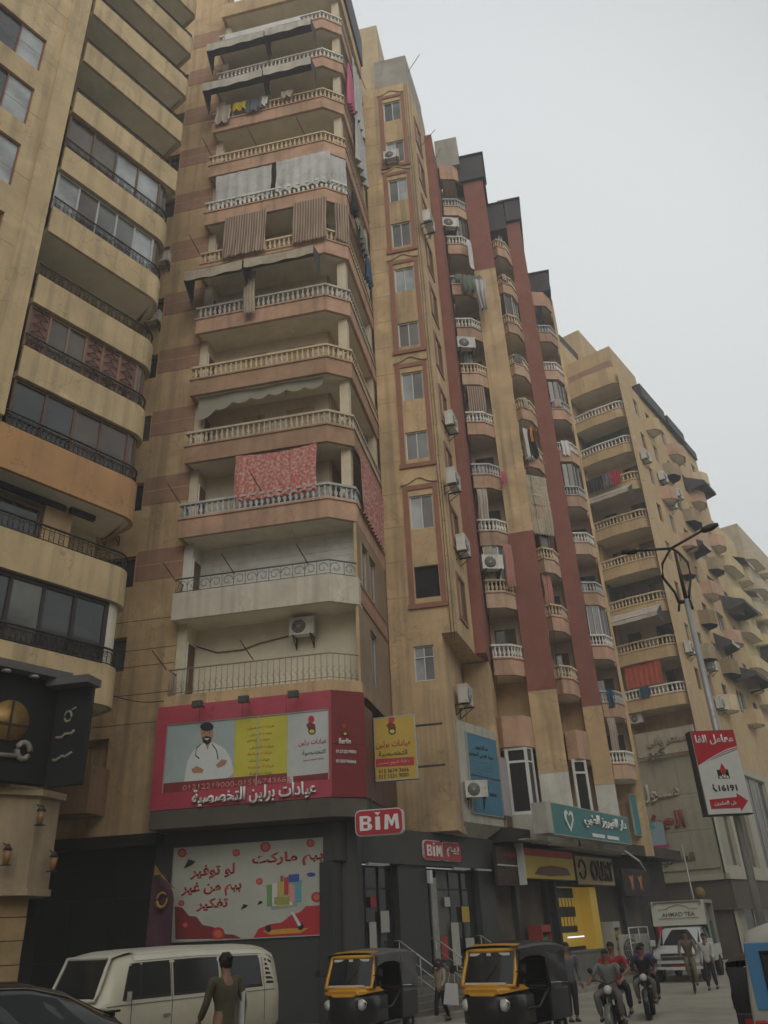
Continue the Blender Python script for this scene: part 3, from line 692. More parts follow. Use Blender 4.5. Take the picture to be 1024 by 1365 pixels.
# core masses behind the recesses
g = MB().use(OCHRE)
g.box(2.3, 4.94, 7.3, 20, 5.2, 44.5); g.box(6.21, 7.34, 11.9, 20, 5.2, 43.5); g.box(8.29, 10.0, 17.2, 25, 5.2, 43)
g.box(2.31, 3.49, 4.3, 7.25, 5.2, 12.5)
g.build('core_wall', None, W)
STK = [('B1', [(3.51, 6.3), (3.6, 5.5), (4.45, 5.72), (4.94, 6.25)], 7.29, 3.51, 4.94, 1, 10),
       ('B2', [(6.21, 9.75), (6.5, 9.5), (7.05, 9.95), (7.34, 10.8)], 11.89, 6.21, 7.34, 1, 10),
       ('B3', [(8.29, 15.1), (8.5, 14.8), (9.3, 15.05), (9.75, 15.9)], 17.19, 8.29, 9.75, 0, 9)]
dz_ = {'B1': 0.0, 'B2': -0.1, 'B3': -0.25}
for nm, path, yb, xa, xb, k0, k1 in STK:
    for k in range(k0, k1 + 1):
        zt = ZR[k] + dz_[nm]
        low = (nm != 'B3' and k == k0 - 0 and False)
        rm = [CREAM, WHITEP, CREAM, GREYB][(k * 2 + len(nm) + ord(nm[1])) % 4]
        if nm == 'B1' and k in (2, 6): rm = CREAM
        pm = [PEACH, PEACH, surf('stained_peach', (0.42, 0.27, 0.19), streak=0.6, var=0.25, dirt_amt=0.5), surf('faded_peach', (0.52, 0.36, 0.25), streak=0.4, var=0.2)][(k * 3 + ord(nm[1])) % 4]
        bo = balcony(W, path, [(xa, yb), (xb, yb)], zt, rmat=rm, mat=pm, step=0.19, single=(nm == 'B1' and k < 8))
        enc = {('B1', 9), ('B2', 3), ('B2', 8), ('B3', 2), ('B3', 5), ('B3', 7), ('B1', 2)}
        if (nm, k) in enc:
            cp = offs(path, -0.1)
            for a_, b_ in zip(cp[:-1], cp[1:]):
                L_ = (b_ - a_).length
                if L_ > 0.3: window(W, 0, L_, zt + 0.01, zt + 1.74, 0.02, [ALU, BROWNW][k % 2], [[G_BRN, G_DARK], [G_MID, G_BRN]][k % 2], 2 if L_ > .6 else 1, at=(a_.x, a_.y, math.degrees(math.atan2(b_.y - a_.y, b_.x - a_.x))), fw=0.04)
        # drop cable down the stack
        MB().use(IRON).tube([(path[1][0] + 0.04 * math.sin(k * 2.1 + q), path[1][1] - 0.1, zt - 1.3 + 0.8 * q) for q in range(5)], 0.010, 3).build('hanging_cable', None, W)
        g = MB().use([INNER, INNER, SOFFIT][k % 3]); zf = zt - 0.95
        g.poly([(xa, yb - 0.02, zf), (xb, yb - 0.02, zf), (xb, yb - 0.02, zf + 2.75), (xa, yb - 0.02, zf + 2.75)])
        g.poly([(xb - 0.02, yb, zf), (xb - 0.02, path[-1][1] + 0.1, zf), (xb - 0.02, path[-1][1] + 0.1, zf + 2.75), (xb - 0.02, yb, zf + 2.75)])
        g.build('recess_wall', None, W)
        window(W, xa + 0.2, xb - 0.25, zf + 0.02, zf + 2.15, yb - 0.1, BROWNW, [G_DARK, WARMD], 2)
    # topmost: plain bowed parapet and ceiling
    zt = ZR[k1 + 1] + dz_[nm] - 1.42
    g = MB().use(PEACH); strip(g, path, zt, zt + 1.25, 0, 0.13); g.use(SOFFIT).prism([*offs(path, -0.12), Vector((xb, yb)), Vector((xa, yb))], zt + 0.02, zt + 0.2)
    g.build('top_parapet', None, W)
# roof level: raw concrete and dark sheeted rooms
g = MB().use(CONC); g.box(3.45, 4.9, 5.7, 7.2, ZR[11] - 0.18, ZR[11] + 2.4); g.build('roof_parapet', None, W)
for (a, b, c, d, e, f) in ((4.5, 6.35, 6.0, 8.5, zz(630, 242, 6.2) + 0.02, zz(630, 242, 6.2) + 2.1), (5.9, 7.3, 9.2, 12, 42.7, 45.0), (7.1, 8.45, 11.0, 14, zz(680, 297, 11.2) + 0.02, zz(680, 297, 11.2) + 1.9), (8.3, 9.85, 15, 20, 42.0, 43.7)):
    g = MB().use(SHEET); g.box(a, b, c, d, e, f)
    n_ = int((b - a) / 0.3)
    for i in range(n_): g.box(a + i * 0.3, a + i * 0.3 + 0.05, c - 0.03, c - 0.002, e, f)
    g.box(a - 0.1, b + 0.1, c - 0.12, d, f + 0.002, f + 0.08)
    g.build('roof_room', None, W)

# ================================================================== left building L
LB = frame_thing('left_apartment_building', 'ochre apartment building with rounded balcony ends and dark iron railings, cut by the left edge', 'building', FL)
LB.name = 'apartment_building'
RZ = [31 + 3.03 * k for k in (4, 3, 2, 1)] + [31.0, 28.15, 25.15, 22.05, 19.15, 16.25, 13.1, 10.0]
XL0, XL1, RC = 8.85, 12.95, 0.75
LP = [(XL0, 0.0), (XL1, 0.0)] + arc(XL1, RC, RC, -90, 0, 6)[1:] + [(XL1 + RC, 2.0)]
lw = [(5.9, 7.5), (5.9, 7.5)]
holesL = []
for z in (38.0, 35.0): holesL.append((5.7, 7.5, z, z + 1.3))
for z0, z1 in ((30.2, 32.0), (27.3, 29.2), (24.3, 26.3), (21.2, 23.1), (18.1, 20.0), (15.0, 16.8)): holesL.append((5.6, 7.4, z0, z1))
mb = MB().use(OCHRE_L)
wall(mb, -22, XL0 - 0.2, 13.4, 47, holesL, y=0.0, t=0.2)
mb.box(XL0 - 0.9, XL0 - 0.2, -0.12, -0.002, 15.9, 47)
mb.box(-22, XL1 - 0.4, 1.9, 8, 4.6, 47)
mb.box(XL0 - 0.4, XL0 - 0.2, 0.0, 1.9, 13.4, 47)
mb.build('wall', None, LB)
for h in holesL: window(LB, *h, 0.1, REDF, [G_DARK, G_PALE if h[2] > 23 else G_BRN], 2)
jl = MB().use(surf('hairline_crack', (0.2, 0.15, 0.09)))
for z in range(16, 46, 3): jl.box(-22, XL0 - 0.92, -0.004, 0.002, z, z + 0.015)
jl.build('wall_joint', None, LB)
LAT = surf('lattice_wood', (0.22, 0.11, 0.085), rough=0.6, var=0.3)
for i, zr in enumerate(RZ):
    open_ = i in (0, 1, 2, 3, 4, 7, 10)
    last = i == len(RZ) - 1
    path = LP
    rh = 0.5 if i > 4 else 0.28
    pw = [(XL0 - (4.5 if i >= 9 else 0), 0.0)] + LP[1:]
    m_ = surf('orange_brown_plaster', (0.46, 0.26, 0.12), streak=0.25, scale=0.6) if i == 9 else OCHRE_L
    if i <= 4: pw = [(XL0, 0.0), (XL1 + 0.6, 0.0), (XL1 + 0.75, 0.15), (XL1 + RC, 2.0)]
    balcony(LB, pw, [(pw[0][0], 1.95), (XL1 + RC, 1.95)], zr, rail='ornate', rh=rh, fh=1.15 if i != 9 else 1.4, mat=m_, rmat=IRON, lip=False, smat=SOFF2, slab_t=0.25)
    zf = zr - 0.95
    z_open1 = zr + (3.03 if i else 3.0) - rh - 1.15
    z_open1 = (RZ[i - 1] - (0.5 if i - 1 > 4 else 0.28) - 1.15) if i else zr + 1.5
    if i == 10: z_open1 = RZ[9] - 0.5 - 1.4
    if not open_:
        # glazed-in balcony: frame with separate panes following the rounded end
        z0 = zr - rh + 0.01; z1 = z_open1 - 0.01; yy = 0.16
        gl = {5: [G_BRN, G_BRN, G_PALE, G_PALE], 6: [G_PALE, G_BRN, G_MID, G_MID, G_PALE], 8: [LAT, G_BRN, G_BRN, LAT, LAT, LAT], 9: [G_DARK, G_DARK, G_BRN, G_BRN], 11: [G_DARK, G_MID, G_DARK, G_DARK]}[i]
        fm_ = {5: BROWNW, 6: ALU, 8: surf('tan_wood', (0.24, 0.16, 0.10), rough=0.6), 9: BROWNW, 11: SHEET}[i]
        x0 = pw[0][0] + 0.02
        x0 = XL0 if i < 9 else (XL0 if i == 9 else XL0 - 4.0)
        n_ = len(gl) * (2 if i == 11 else 1)
        o = window(LB, x0, XL1, z0, z1, yy, fm_, gl, n_, fw=0.09 if i != 11 else 0.13)
        if i == 8:
            w_ = (XL1 - x0 - 0.18) / n_
            for q in (0, 3, 4, 5):
                g = MB().use(IRON)
                for r_ in range(5):
                    zc = z0 + 0.2 + r_ * (z1 - z0 - 0.4) / 4; xc = x0 + 0.09 + w_ * (q + 0.5)
                    for sg in (1, -1): g.tube([(xc - 0.24 * sg, yy - 0.02, zc - 0.16), (xc, yy - 0.02, zc), (xc + 0.02 * sg, yy - 0.02, zc + 0.15), (xc + 0.24 * sg, yy - 0.02, zc + 0.17)], 0.016, 4)
                g.build('lattice_screen', None, o)
        g = MB().use(G_BRN if i != 11 else SOFF2)
        cp = offs([(XL1, 0.0)] + arc(XL1, RC, RC, -90, 0, 6)[1:] + [(XL1 + RC, 1.9)], -0.16)
        for a, b in zip(cp[:-1], cp[1:]): g.poly([(a.x, a.y, z0), (b.x, b.y, z0), (b.x, b.y, z1), (a.x, a.y, z1)])
        g.build('curved_pane', None, LB)
    else:
        g = MB().use(INNER); g.box(XL0 - (4 if i == 10 else 0), XL1 + 0.3, 1.84, 1.9, zf, z_open1 + 0.2)
        if i == 10: g.use(OCHRE).box(XL0 + 2.0, XL0 + 2.9, 0.85, 1.83, zf, z_open1 + 0.1)
        g.build('recess_wall', None, LB)
        window(LB, XL0 + 0.6, XL0 + 2.2, zf, zf + 2.1, 1.78, BROWNW, [G_DARK, WARMD, G_BRN], 3)
g = MB().use(SHEET); g.box(XL0 - 4.5, XL0 + 2.6, 0.78, 0.9, RZ[9] - 2.05, RZ[9] - 1.87); g.box(XL0 + 2.75, XL0 + 3.6, 0.7, 0.85, RZ[9] - 2.05, RZ[9] - 1.87); g.build('curtain_track', None, LB)
window(LB, XL0 - 2.5, XL0 + 1.9, 12.3, 14.0, 0.9, BROWNW, [G_DARK, G_MID, G_DARK], 3)
g = MB().use(IRON); g.tube([(10.9, 0.9, 24.6 - 0.0), (10.9, 0.9, 23.9)], 0.01, 4); g.lathe([(0.03, 0.12), (0.06, 0.05), (0.16, -0.05), (0.14, -0.12), (0.0, -0.2)], c=(10.9, 0.9, 23.8), n=8, cap=False); g.build('hanging_lantern', None, LB)
for i, (a, b) in enumerate(((99, 1029),)):
    pass
# little dark balcony tucked behind the sign, and its ochre parapet
g = MB().use(surf('pinkish_plaster', (0.33, 0.21, 0.13), streak=0.3)); g.box(-7.0, -5.35, -0.5, 0.6, 6.0, 7.45); g.build('small_balcony', None, A)
g = MB().use(IRON); g.tube([(-7.0, -0.45, 8.0), (-5.4, -0.45, 8.0)], 0.025, 5)
for i in range(8): g.tube([(-6.95 + i * 0.21, -0.45, 7.4), (-6.95 + i * 0.21, -0.45, 8.0)], 0.012, 4)
g.build('small_railing', None, A)
# ground floor of L: cream stone front with a bay, a stone pillar and a green lit doorway
STONE = surf('cream_carved_stone', (0.36, 0.28, 0.18), var=0.2, scale=1.5, streak=0.3)
g = MB().use(STONE)
g.box(-10, 11.0, 0.5, 1.9, 4.5, 6.1); g.box(-10, 11.4, 0.3, 1.9, 5.75, 5.95)
g.prism([Vector(p) for p in [(10.5, 0.0), (11.4, -0.25), (12.2, 0.1), (12.4, 0.9), (12.4, 1.9), (10.5, 1.9)]], 3.6, 5.7)
g.prism([Vector(p) for p in [(10.4, -0.1), (11.4, -0.38), (12.3, 0.0), (12.52, 0.9), (12.52, 1.9), (10.4, 1.9)]], 5.7, 5.86)
g.prism([Vector(p) for p in [(10.4, -0.1), (11.4, -0.33), (12.25, 0.05), (12.45, 0.9), (12.45, 1.9), (10.4, 1.9)]], 3.45, 3.6)
g.build('stone_bay', None, LB)
PS = surf('yellow_stone_block', (0.34, 0.24, 0.12), var=0.25, scale=2)
pb = MB().use(PS).box(-0.35, 0.35, -0.28, 0.28, 0.01, 0.49).mesh('stone_block')
for i in range(7): link('stone_block', pb, LB, (11.35 + 0.01 * (i % 2), 0.35, i * 0.5))
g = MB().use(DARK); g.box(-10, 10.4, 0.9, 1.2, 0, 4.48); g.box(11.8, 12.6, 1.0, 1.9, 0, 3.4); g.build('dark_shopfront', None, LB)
gd = MB().use(surf('green_door_glass', (0.05, 0.13, 0.07), rough=0.4)); gd.extr([(9.2, 0.8, 0), (10.75, 0.8, 0), (10.75, 0.8, 2.6)] + [(9.975 + 0.775 * math.cos(R(a)), 0.8, 2.6 + 0.8 * math.sin(R(a))) for a in range(15, 180, 15)] + [(9.2, 0.8, 2.6)], (0, 0.05, 0)); gd.build('arched_green_door', None, LB)
BULB = glow('small_bulb', (1.0, 0.85, 0.6), 3.0)
for i in range(14):
    a = -5 + i * 0; z = 0.5 + i * 0.22; x = 10.86 if z < 2.6 else 9.975 + 0.88 * math.cos((z - 2.6) / 0.9)
    MB().use(BULB).lathe([(0.0, -0.03), (0.03, 0), (0.0, 0.03)], c=(x, 0.72, z), n=6, cap=False).build('door_bulb', None, LB)
for q, (x, y, z) in enumerate(((11.35, -0.52, 5.0), (12.05, -0.2, 4.0), (10.75, -0.32, 4.1))):
    t = thing('wall_lantern', ['black wall lantern highest on the cream stone bay', 'black wall lantern low on the right face of the stone bay', 'black wall lantern low at the left of the stone bay'][q], 'lantern', group='lanterns on the stone bay'); put(t, FL, x, y, z)
    MB().use(IRON).box(-0.1, 0.1, -0.1, 0.1, -0.02, 0.0).lathe([(0.13, 0.32), (0.02, 0.46)], n=6).tube([(0, 0, 0.4), (0, 0.25, 0.5)], 0.015, 4).build('lantern_frame', None, t)
    MB().use(surf('amber_glass', (0.25, 0.13, 0.05), rough=0.3)).lathe([(0.07, 0.0), (0.11, 0.31)], n=6).build('lantern_glass', None, t)
# black sign with gold emblem: two faces meeting in an inner corner
SGB = surf('black_sign_face', (0.005, 0.008, 0.007), dirt_amt=0.04, rough=0.6, var=0.3, bump=0.03)
t = frame_thing('shop_sign', 'large black sign box with a round gold emblem above the stone bay', 'sign', FL)
g = MB().use(SGB); g.box(5.5, 11.45, -0.45, -0.1, 5.95, 8.55); g.build('left_panel', None, t)
cr = MB().use(SGB); ang = -(90 - AZ)
g = MB().use(SGB); g.box(0, 0.95, -0.12, 0.1, 5.9, 8.4); o = g.build('right_panel', None, t); loc(o, (11.45, -0.44, ang))
g = MB().use(surf('grey_canopy', (0.10, 0.10, 0.095), rough=0.5)); g.box(5.5, 11.5, -0.85, -0.1, 8.55, 8.75); g.build('lamp_canopy', None, t)
g = MB().use(surf('grey_canopy', (0.10, 0.10, 0.095))); g.box(-0.1, 1.1, -0.55, 0.1, 8.35, 8.55); o = g.build('side_canopy', None, t); loc(o, (11.45, -0.44, ang))
GOLD = surf('tarnished_gold', (0.32, 0.19, 0.06), rough=0.4, metal=0.4, var=0.3, scale=4)
WL = surf('off_white_letters', (0.26, 0.24, 0.19), rough=0.5, var=0.15)
e = FL.y(14, 960, -0.5)
g = MB().use(GOLD); g.lathe([(0.50, -0.5), (0.50, -0.45)], c=(e.x, 0, e.z), n=24, axis='y'); g.use(IRON).box(e.x - 0.02, e.x + 0.02, -0.54, -0.5, e.z - 0.48, e.z + 0.48).box(e.x - 0.48, e.x + 0.48, -0.53, -0.5, e.z - 0.12, e.z - 0.07); g.build('round_emblem', None, t)
e = FL.y(31, 1001, -0.5)
g = MB().use(WL); g.tube([(e.x + 0.17 * math.cos(R(a)), -0.50, e.z + 0.20 * math.sin(R(a))) for a in range(0, 360, 30)], 0.075, 6, closed=True); g.tube([(e.x - 0.15, -0.50, e.z - 0.14), (e.x - 0.9, -0.50, e.z - 0.18), (e.x - 1.5, -0.50, e.z + 0.1)], 0.06, 6); g.build('white_letter', None, t)
for q, (px, py) in enumerate(((83, 957), (80, 981), (78, 1001))):
    g = MB().use(WL); zc = 7.6 - q * 0.55
    if q == 0: g.tube([(0.42 + 0.10 * math.cos(R(a)), -0.15, zc + 0.14 * math.sin(R(a))) for a in range(0, 360, 40)], 0.035, 5, closed=True); g.tube([(0.50, -0.15, zc + 0.16), (0.62, -0.15, zc + 0.22)], 0.03, 5)
    else: g.tube([(0.15 + 0.085 * i, -0.15, zc + 0.035 * math.sin(i * 2.1 + q) + 0.025 * i) for i in range(7)], 0.04, 5)
    o = g.build('small_letter', None, t); loc(o, (11.45, -0.44, ang))
for q in range(4):
    MB().use(WHITEM).lathe([(0.13, 0), (0.1, 0.05)], c=(9.0 + q * 0.75, -0.7, 8.48), n=10).build('downlight', None, t)

# ================================================================== mall building M
M = frame_thing('mall_building', 'ochre apartment building with white balustrades over a pale shopping mall front', 'building', FM)
M.name = 'apartment_building'
MZ = [15.95 + 3.18 * k for k in range(9)]
MOCH = surf('ochre_plaster_far', (0.50, 0.36, 0.20), streak=0.25, var=0.12)
CURVE = [(0.0, 0.9), (0.0, 0.0), (1.6, -0.12), (2.9, 0.0)] + arc(3.4, 0.9, 0.9, -80, 0, 5)
XM = 4.3
mb = MB().use(MOCH)
hol = []
mb.box(-3.2, -0.02, 0.1, 14, 0, 46.5)
mb.box(-0.02, 4.0, 2.0, 18.6, 11.3, 40.8)
mb.box(-5.5, -3.2, 1.0, 12, 0, 44.0); mb.box(-0.02, 3.9, 2.0, 5, 40.8, 42.6)
mb.build('wall', None, M)
# stone joints on the left wing wall
g = MB().use(surf('dark_joint_far', (0.28, 0.19, 0.10)))
for i in range(26): g.box(-3.2, -0.02, 0.09, 0.101, 3 + i * 1.6, 3.03 + i * 1.6)
g.build('wall_joint', None, M)
hS = []
for k in range(8):
    for (a, b) in ((2.6, 3.5), (5.2, 6.1), (8.4, 9.6), (12.0, 14.0), (16.2, 17.4)):
        hS.append((a, b, MZ[k] - 0.1, MZ[k] + (1.4 if b - a < 1.5 else 1.6)))
mb = MB().use(MOCH); wall(mb, 0, 18.6, 11.3, 40.8, hS, y=0.0, t=0.2)
o = mb.build('side_wall', None, M); loc(o, (XM, 0, 90))
for i, h in enumerate(hS): window(M, *h, 0.12, [BROWNW, ALU][i % 2], [[G_DARK, G_MID], [G_DARK, G_BRN], [G_BRN, G_DARK]][i % 3], 2, at=(XM, 0, 90))
for k in range(8):
    zt = MZ[k]; lip = True
    balcony(M, CURVE, [(0.0, 2.0), (4.28, 2.0)], zt, rmat=WHITEP if k in (0, 6, 7) else CREAM, mat=MOCH, step=0.26, single=False, fh=0.85, slab_t=0.25)
    g = MB().use([INNER, INNER, WARMD, MOCH][k % 4]); g.box(0, 4.2, 1.9, 1.98, zt - 0.95, zt + 2.0); g.box(-0.02, 0.08, 0.9, 2, zt - 0.95, zt + 2.0); g.build('recess_wall', None, M)
    window(M, 2.6, 3.8, zt - 0.95, zt + 1.3, 1.8, BROWNW, [G_DARK, G_MID], 2)
    window(M, 0.5, 1.4, zt - 0.95, zt + 1.2, 1.8, BROWNW, [DARK, G_BRN], 2)
g = MB().use(MOCH); strip(g, CURVE, MZ[7] + 1.75, MZ[7] + 3.3, 0, 0.15); g.use(SOFFIT).prism([*offs(CURVE, -0.12), Vector((4.28, 2)), Vector((0, 2))], MZ[7] + 1.77, MZ[7] + 2.0); g.build('top_parapet', None, M)
g = MB().use(BAND); g.box(-0.5, 3.6, 0.9, 1.4, MZ[7] + 3.3, MZ[7] + 4.6); g.build('red_roof_band', None, M)
g = MB().use(MOCH); g.box(-0.3, 3.7, 1.4, 7, MZ[7] + 3.3, MZ[7] + 6.3); g.box(-2.6, 0.2, 5, 10, 45, 50.5); g.build('roof_room', None, M)
for a, b, c, d, e, f in ((-3.3, -1.6, 0.0, 5, 46.5, 48.6), (-1.6, -0.3, 1.5, 7, 46.5, 48.0), (3.3, 4.6, 4.5, 10, 40.8, 42.0), (3.4, 4.7, 10.4, 14.5, 40.8, 41.8), (3.2, 4.5, 15.5, 18.4, 40.8, 41.6)):
    g = MB().use(SHEET); g.box(a, b, c, d, e, f); g.build('roof_screen', None, M)
# bulging balconies on the side
for k in range(7):
    for q, (a, b) in enumerate(((4.2, 5.9), (6.6, 8.6), (9.3, 11.9), (12.8, 15.2), (15.8, 18.2))):
        if (k + q) % 5 == 4: continue
        pth = [(a, 0.0), (a + 0.3, -0.7), ((a + b) / 2, -1.0), (b - 0.3, -0.7), (b, 0.0)]
        o = balcony(M, pth, [(a, 0.05), (b, 0.05)], MZ[k + 1 - (k + q) % 2] + 0.2, rail=None, rh=0.02, fh=1.1, mat=[MOCH, CREAM, PEACH][(k + q) % 3], at=(XM, 0, 90), lip=False)
# left flank small balconies of M (behind the red pilaster)
for k in range(1, 8):
    pth = [(-3.15, 0.09), (-3.15, -0.55), (-1.9, -0.65), (-1.5, 0.09)]
    balcony(M, pth, [(-3.15, 0.09), (-1.5, 0.09)], MZ[k] + 0.3, rmat=CREAM, mat=PEACH, step=0.26)
# mall front
MALLM = surf('pale_mall_panel', (0.33, 0.31, 0.24), var=0.08, streak=0.25, rough=0.6)
CLEN = surf('pale_mall_trim', (0.42, 0.39, 0.31), var=0.12, rough=0.6)
mb = MB(); HM = [(4.3 + 0.0, 0, 0, 0)]
mb.use(MALLM)
for j, (z0, z1) in enumerate(((4.8, 6.9), (6.92, 9.0), (9.02, 11.25))):
    for i in range(3): MB().use(MALLM).box(-0.15 + i * 1.42, -0.15 + i * 1.42 + 1.405, -0.42, -0.3, z0, z1).build('facade_panel', None, M)
mb.box(-0.1, 4.15, -0.3, 2, 0.0, 11.3); mb.build('mall_wall', None, M)
mb = MB().use(CLEN); wall(mb, 0, 30, 0.2, 11.3, [(0.5, 2.6, 8.2, 10.9), (0.5, 3.4, 4.9, 7.9), (4.2, 7.5, 4.9, 10.9), (9, 14, 4.9, 10.9), (0.5, 12, 0.3, 3.6)], y=0, t=0.3)
o = mb.build('mall_side_wall', None, M); loc(o, (XM + 0.02, -0.44, 90))
for h in [(0.5, 2.6, 8.2, 10.9), (0.5, 3.4, 4.9, 7.9), (4.2, 7.5, 4.9, 10.9), (9, 14, 4.9, 10.9), (0.5, 12, 0.3, 3.6)]: window(M, *h, 0.2, CLEN, [G_DARK, G_BRN, G_DARK], 3 if h[1] - h[0] > 4 else 2, at=(XM + 0.02, -0.44, 90), fw=0.08)
g = MB().use(CLEN); g.box(-0.6, 4.5, -1.0, -0.3, 4.15, 4.45); g.box(4.32, 4.7, -1.0, 25, 4.15, 4.45)
g.use(surf('brown_shop_fascia', (0.10, 0.085, 0.065))); g.box(-0.5, 4.4, -0.8, -0.45, 2.6, 4.14); g.box(4.36, 4.6, -0.7, 25, 2.6, 4.14); g.build('shop_canopy', None, M)
g = MB().use(WARMD); g.box(-0.4, 4.2, -0.5, -0.31, 0.1, 2.6); g.build('shop_shutter', None, M)

# ================================================================== distant buildings down the street
YEL = surf('yellow_plaster_far', (0.54, 0.44, 0.25), var=0.15)
BEI = surf('beige_plaster_far', (0.50, 0.42, 0.30), var=0.15)
PNK = surf('pinkish_plaster_far', (0.42, 0.28, 0.20), var=0.15)
def far_building(label, F, w, d, h, mat, fl, x_off=0.0, zt0=5.0, style=0):
    t = frame_thing('apartment_building', label, 'building', F, )
    g = MB().use(mat); g.box(0, w, 0, d, 0, h); g.build('wall', None, t)
    n = int((h - zt0) / 3.1 + 0.35)
    for k in range(n):
        z = zt0 + 3.1 * k
        # near end: rounded balcony wrapping the corner
        pth = [(w - 2.6, 0.0), (w - 2.6, -0.9), (w - 0.3, -0.9)] + arc(w - 0.1, 0.1, 1.0, -80, 0, 4) + [(w + 0.9, 3.2), (w, 3.4)]
        g = MB().use([mat, YEL, mat][k % 3 if style else 0]); strip(g, pth, z, z + 1.0, 0, 0.12)
        g.use(SOFFIT).prism([*offs(pth, -0.11), Vector((w, 0.0))], z + 0.02, z + 0.18)
        o = g.build('balcony', None, t)
        g = MB().use(DARK); g.box(w - 2.3, w - 0.9, -0.9 - 0.01, -0.85, z + 0.45, z + 0.6); g.build('dark_slot_strip', None, o)  # dark strip on the face stands in for the shaded slot
        window(t, w - 2.2, w - 0.8, z + 0.2, z + 2.4, -0.03, BROWNW, [G_DARK, G_MID], 2)
        for (a, b) in ((5, 6.5), (12, 13.5), (19, 20.5), (26, 27.5)):
            if b < d: window(t, a, b, z + 0.9, z + 2.3, -0.03, BROWNW, [G_DARK, G_BRN], 2, at=(w, 0, 90))
        for (a, b) in ((4.0, 6.2), (7.6, 10), (11.5, 14), (15.5, 18), (19.4, 21.6), (23, 25)):
            if b < d:
                g = MB().use([mat, YEL, BEI][(k + int(a)) % 3]); p2 = [(a, 0.0), (a + 0.4, -1.0), (b - 0.4, -1.0), (b, 0.0)]; strip(g, p2, z, z + 1.0, 0, 0.12); g.use(SOFFIT).prism([*offs(p2, -0.11)], z + 0.02, z + 0.18)
                o = g.build('balcony', None, t); loc(o, (w, 0, 90))
    for q in range(10):
        rq = random.Random(int(w * 7 + q * 13 + d)); z = zt0 + 3.1 * rq.randint(0, n - 1) + 1.1; y = rq.uniform(3, d - 2)
        g = MB().use([CANVAS, CANVAS_D, AC_M, CANVAS_T][q % 4])
        if q % 4 == 2: g.box(w, w + 0.4, y, y + 0.8, z, z + 0.6)
        else: g.poly([(w, y, z + 1.2), (w, y + 2.2, z + 1.2), (w + 1.3, y + 2.2, z + 0.6), (w + 1.3, y, z + 0.6)]).poly([(w + 1.3, y, z + 0.6), (w + 1.3, y + 2.2, z + 0.6), (w + 1.3, y + 2.2, z + 0.3), (w + 1.3, y, z + 0.3)])
        g.build('balcony_cover' if q % 4 != 2 else 'cooling_unit', None, t)
    g = MB().use(SHEET)
    rnd = random.Random(int(w * 10 + d)); 
    for i in range(4): x = rnd.uniform(1, w - 2); y = rnd.uniform(0, d - 3); g.box(x, x + 1.5, y, y + 2, h, h + rnd.uniform(0.8, 2.2))
    g.build('roof_clutter', None, t)
    return t
FD1 = Frame(*FM.w(-1.0, 19.0)[:2], -AZ); far_building('yellowish apartment building with rounded balconies squeezed between two taller blocks', FD1, 5.2, 7.0, 34.8, YEL, 11, style=1)
FD2 = Frame(*FM.w(-1.5, 27.0)[:2], -AZ); far_building('beige and yellow apartment building with slotted rounded corner balconies near the right edge', FD2, 6.2, 22, 37.2, BEI, 11, style=1)
FD3 = Frame(*FM.w(-1.0, 51.0)[:2], -AZ); far_building('beige building with a pink tinge beyond the slotted corner balconies', FD3, 6.5, 26, 40, PNK, 11)
FD4 = Frame(*FM.w(-1.0, 80.0)[:2], -AZ); far_building('hazy building at the very end of the street', FD4, 9, 40, 42, BEI, 11)
# the houses across the street, behind the photographer: unseen, with heights set to shade the street; they mirror in the glass
FO = Frame(23 * _n.x + 0 - 12 * _u.x, 23 * _n.y - 12 * _u.y, 90 - AZ + 180)
for q, (off, w, h, mt) in enumerate(((-8, 24, 27, BEI), (-32.5, 24, 29, YEL), (-60, 27, 27, BEI), (16.5, 22, 28, PNK))):
    t = thing('apartment_building', ['beige building across the street behind the viewer', 'yellow building across the street right of the viewer', 'beige building across the street further right', 'pinkish building across the street left of the viewer'][q], 'building', FO.w(off, 0), FO.a)
    g = MB().use(mt); g.box(0, w, 0, 12, 0, h); g.build('wall', None, t)
    for k in range(int(h / 3.1) - 1):
        z = 4 + 3.1 * k
        for x in (2, 9, 16):
            pth = [(x, 0), (x, -1.1), (x + 4, -1.1), (x + 4, 0)]; g = MB().use(mt); strip(g, pth, z, z + 1, 0, 0.12); g.prism([Vector(p) for p in pth], z, z + 0.15); g.build('balcony', None, t)
            MB().use(G_DARK).box(x + 0.5, x + 3.5, -0.03, -0.002, z + 0.3, z + 2.3).build('balcony_glazing', None, t)

# ================================================================== signs and prints
def flat(F, y, pts, mat, par, name='printed_shape', layer=1, t=0.002, px=True):
    """flat print on a sign face: outline given where it is seen, laid on the sign's own plane"""
    q = [F.y(p[0], p[1], y) for p in pts] if px else [Vector((p[0], y, p[1])) for p in pts]
    yy = y - 0.003 * layer
    return MB().use(mat).extr([(v.x, yy, v.z) for v in q], (0, t, 0)).build(name, None, par, fix=True)
def ptext(txt, F, y, l, r, hh, mat, par, depth=0.004, bold=0.01, name='lettering'):
    """text between sight points l and r on plane y; hh = letter height in metres"""
    a, b = F.y(l[0], l[1], y), F.y(r[0], r[1], y)
    return lettering(txt, F, ((a.x + b.x) / 2, y, (a.z + b.z) / 2), abs(b.x - a.x), hh, mat, par, depth, bold, name)
def ell(cx, cy, rx, ry, n=16, a0=0, a1=360): return [(cx + rx * math.cos(R(a0 + (a1 - a0) * i / n)), cy + ry * math.sin(R(a0 + (a1 - a0) * i / n))) for i in range(n + (0 if a1 - a0 == 360 else 1))]
def flatmat(name, c, rough=0.5, var=0.10): return surf('print_' + name, c, rough=rough, var=var, bump=0.03, dirt_amt=0.15 if max(c) > 0.05 else 0.04)
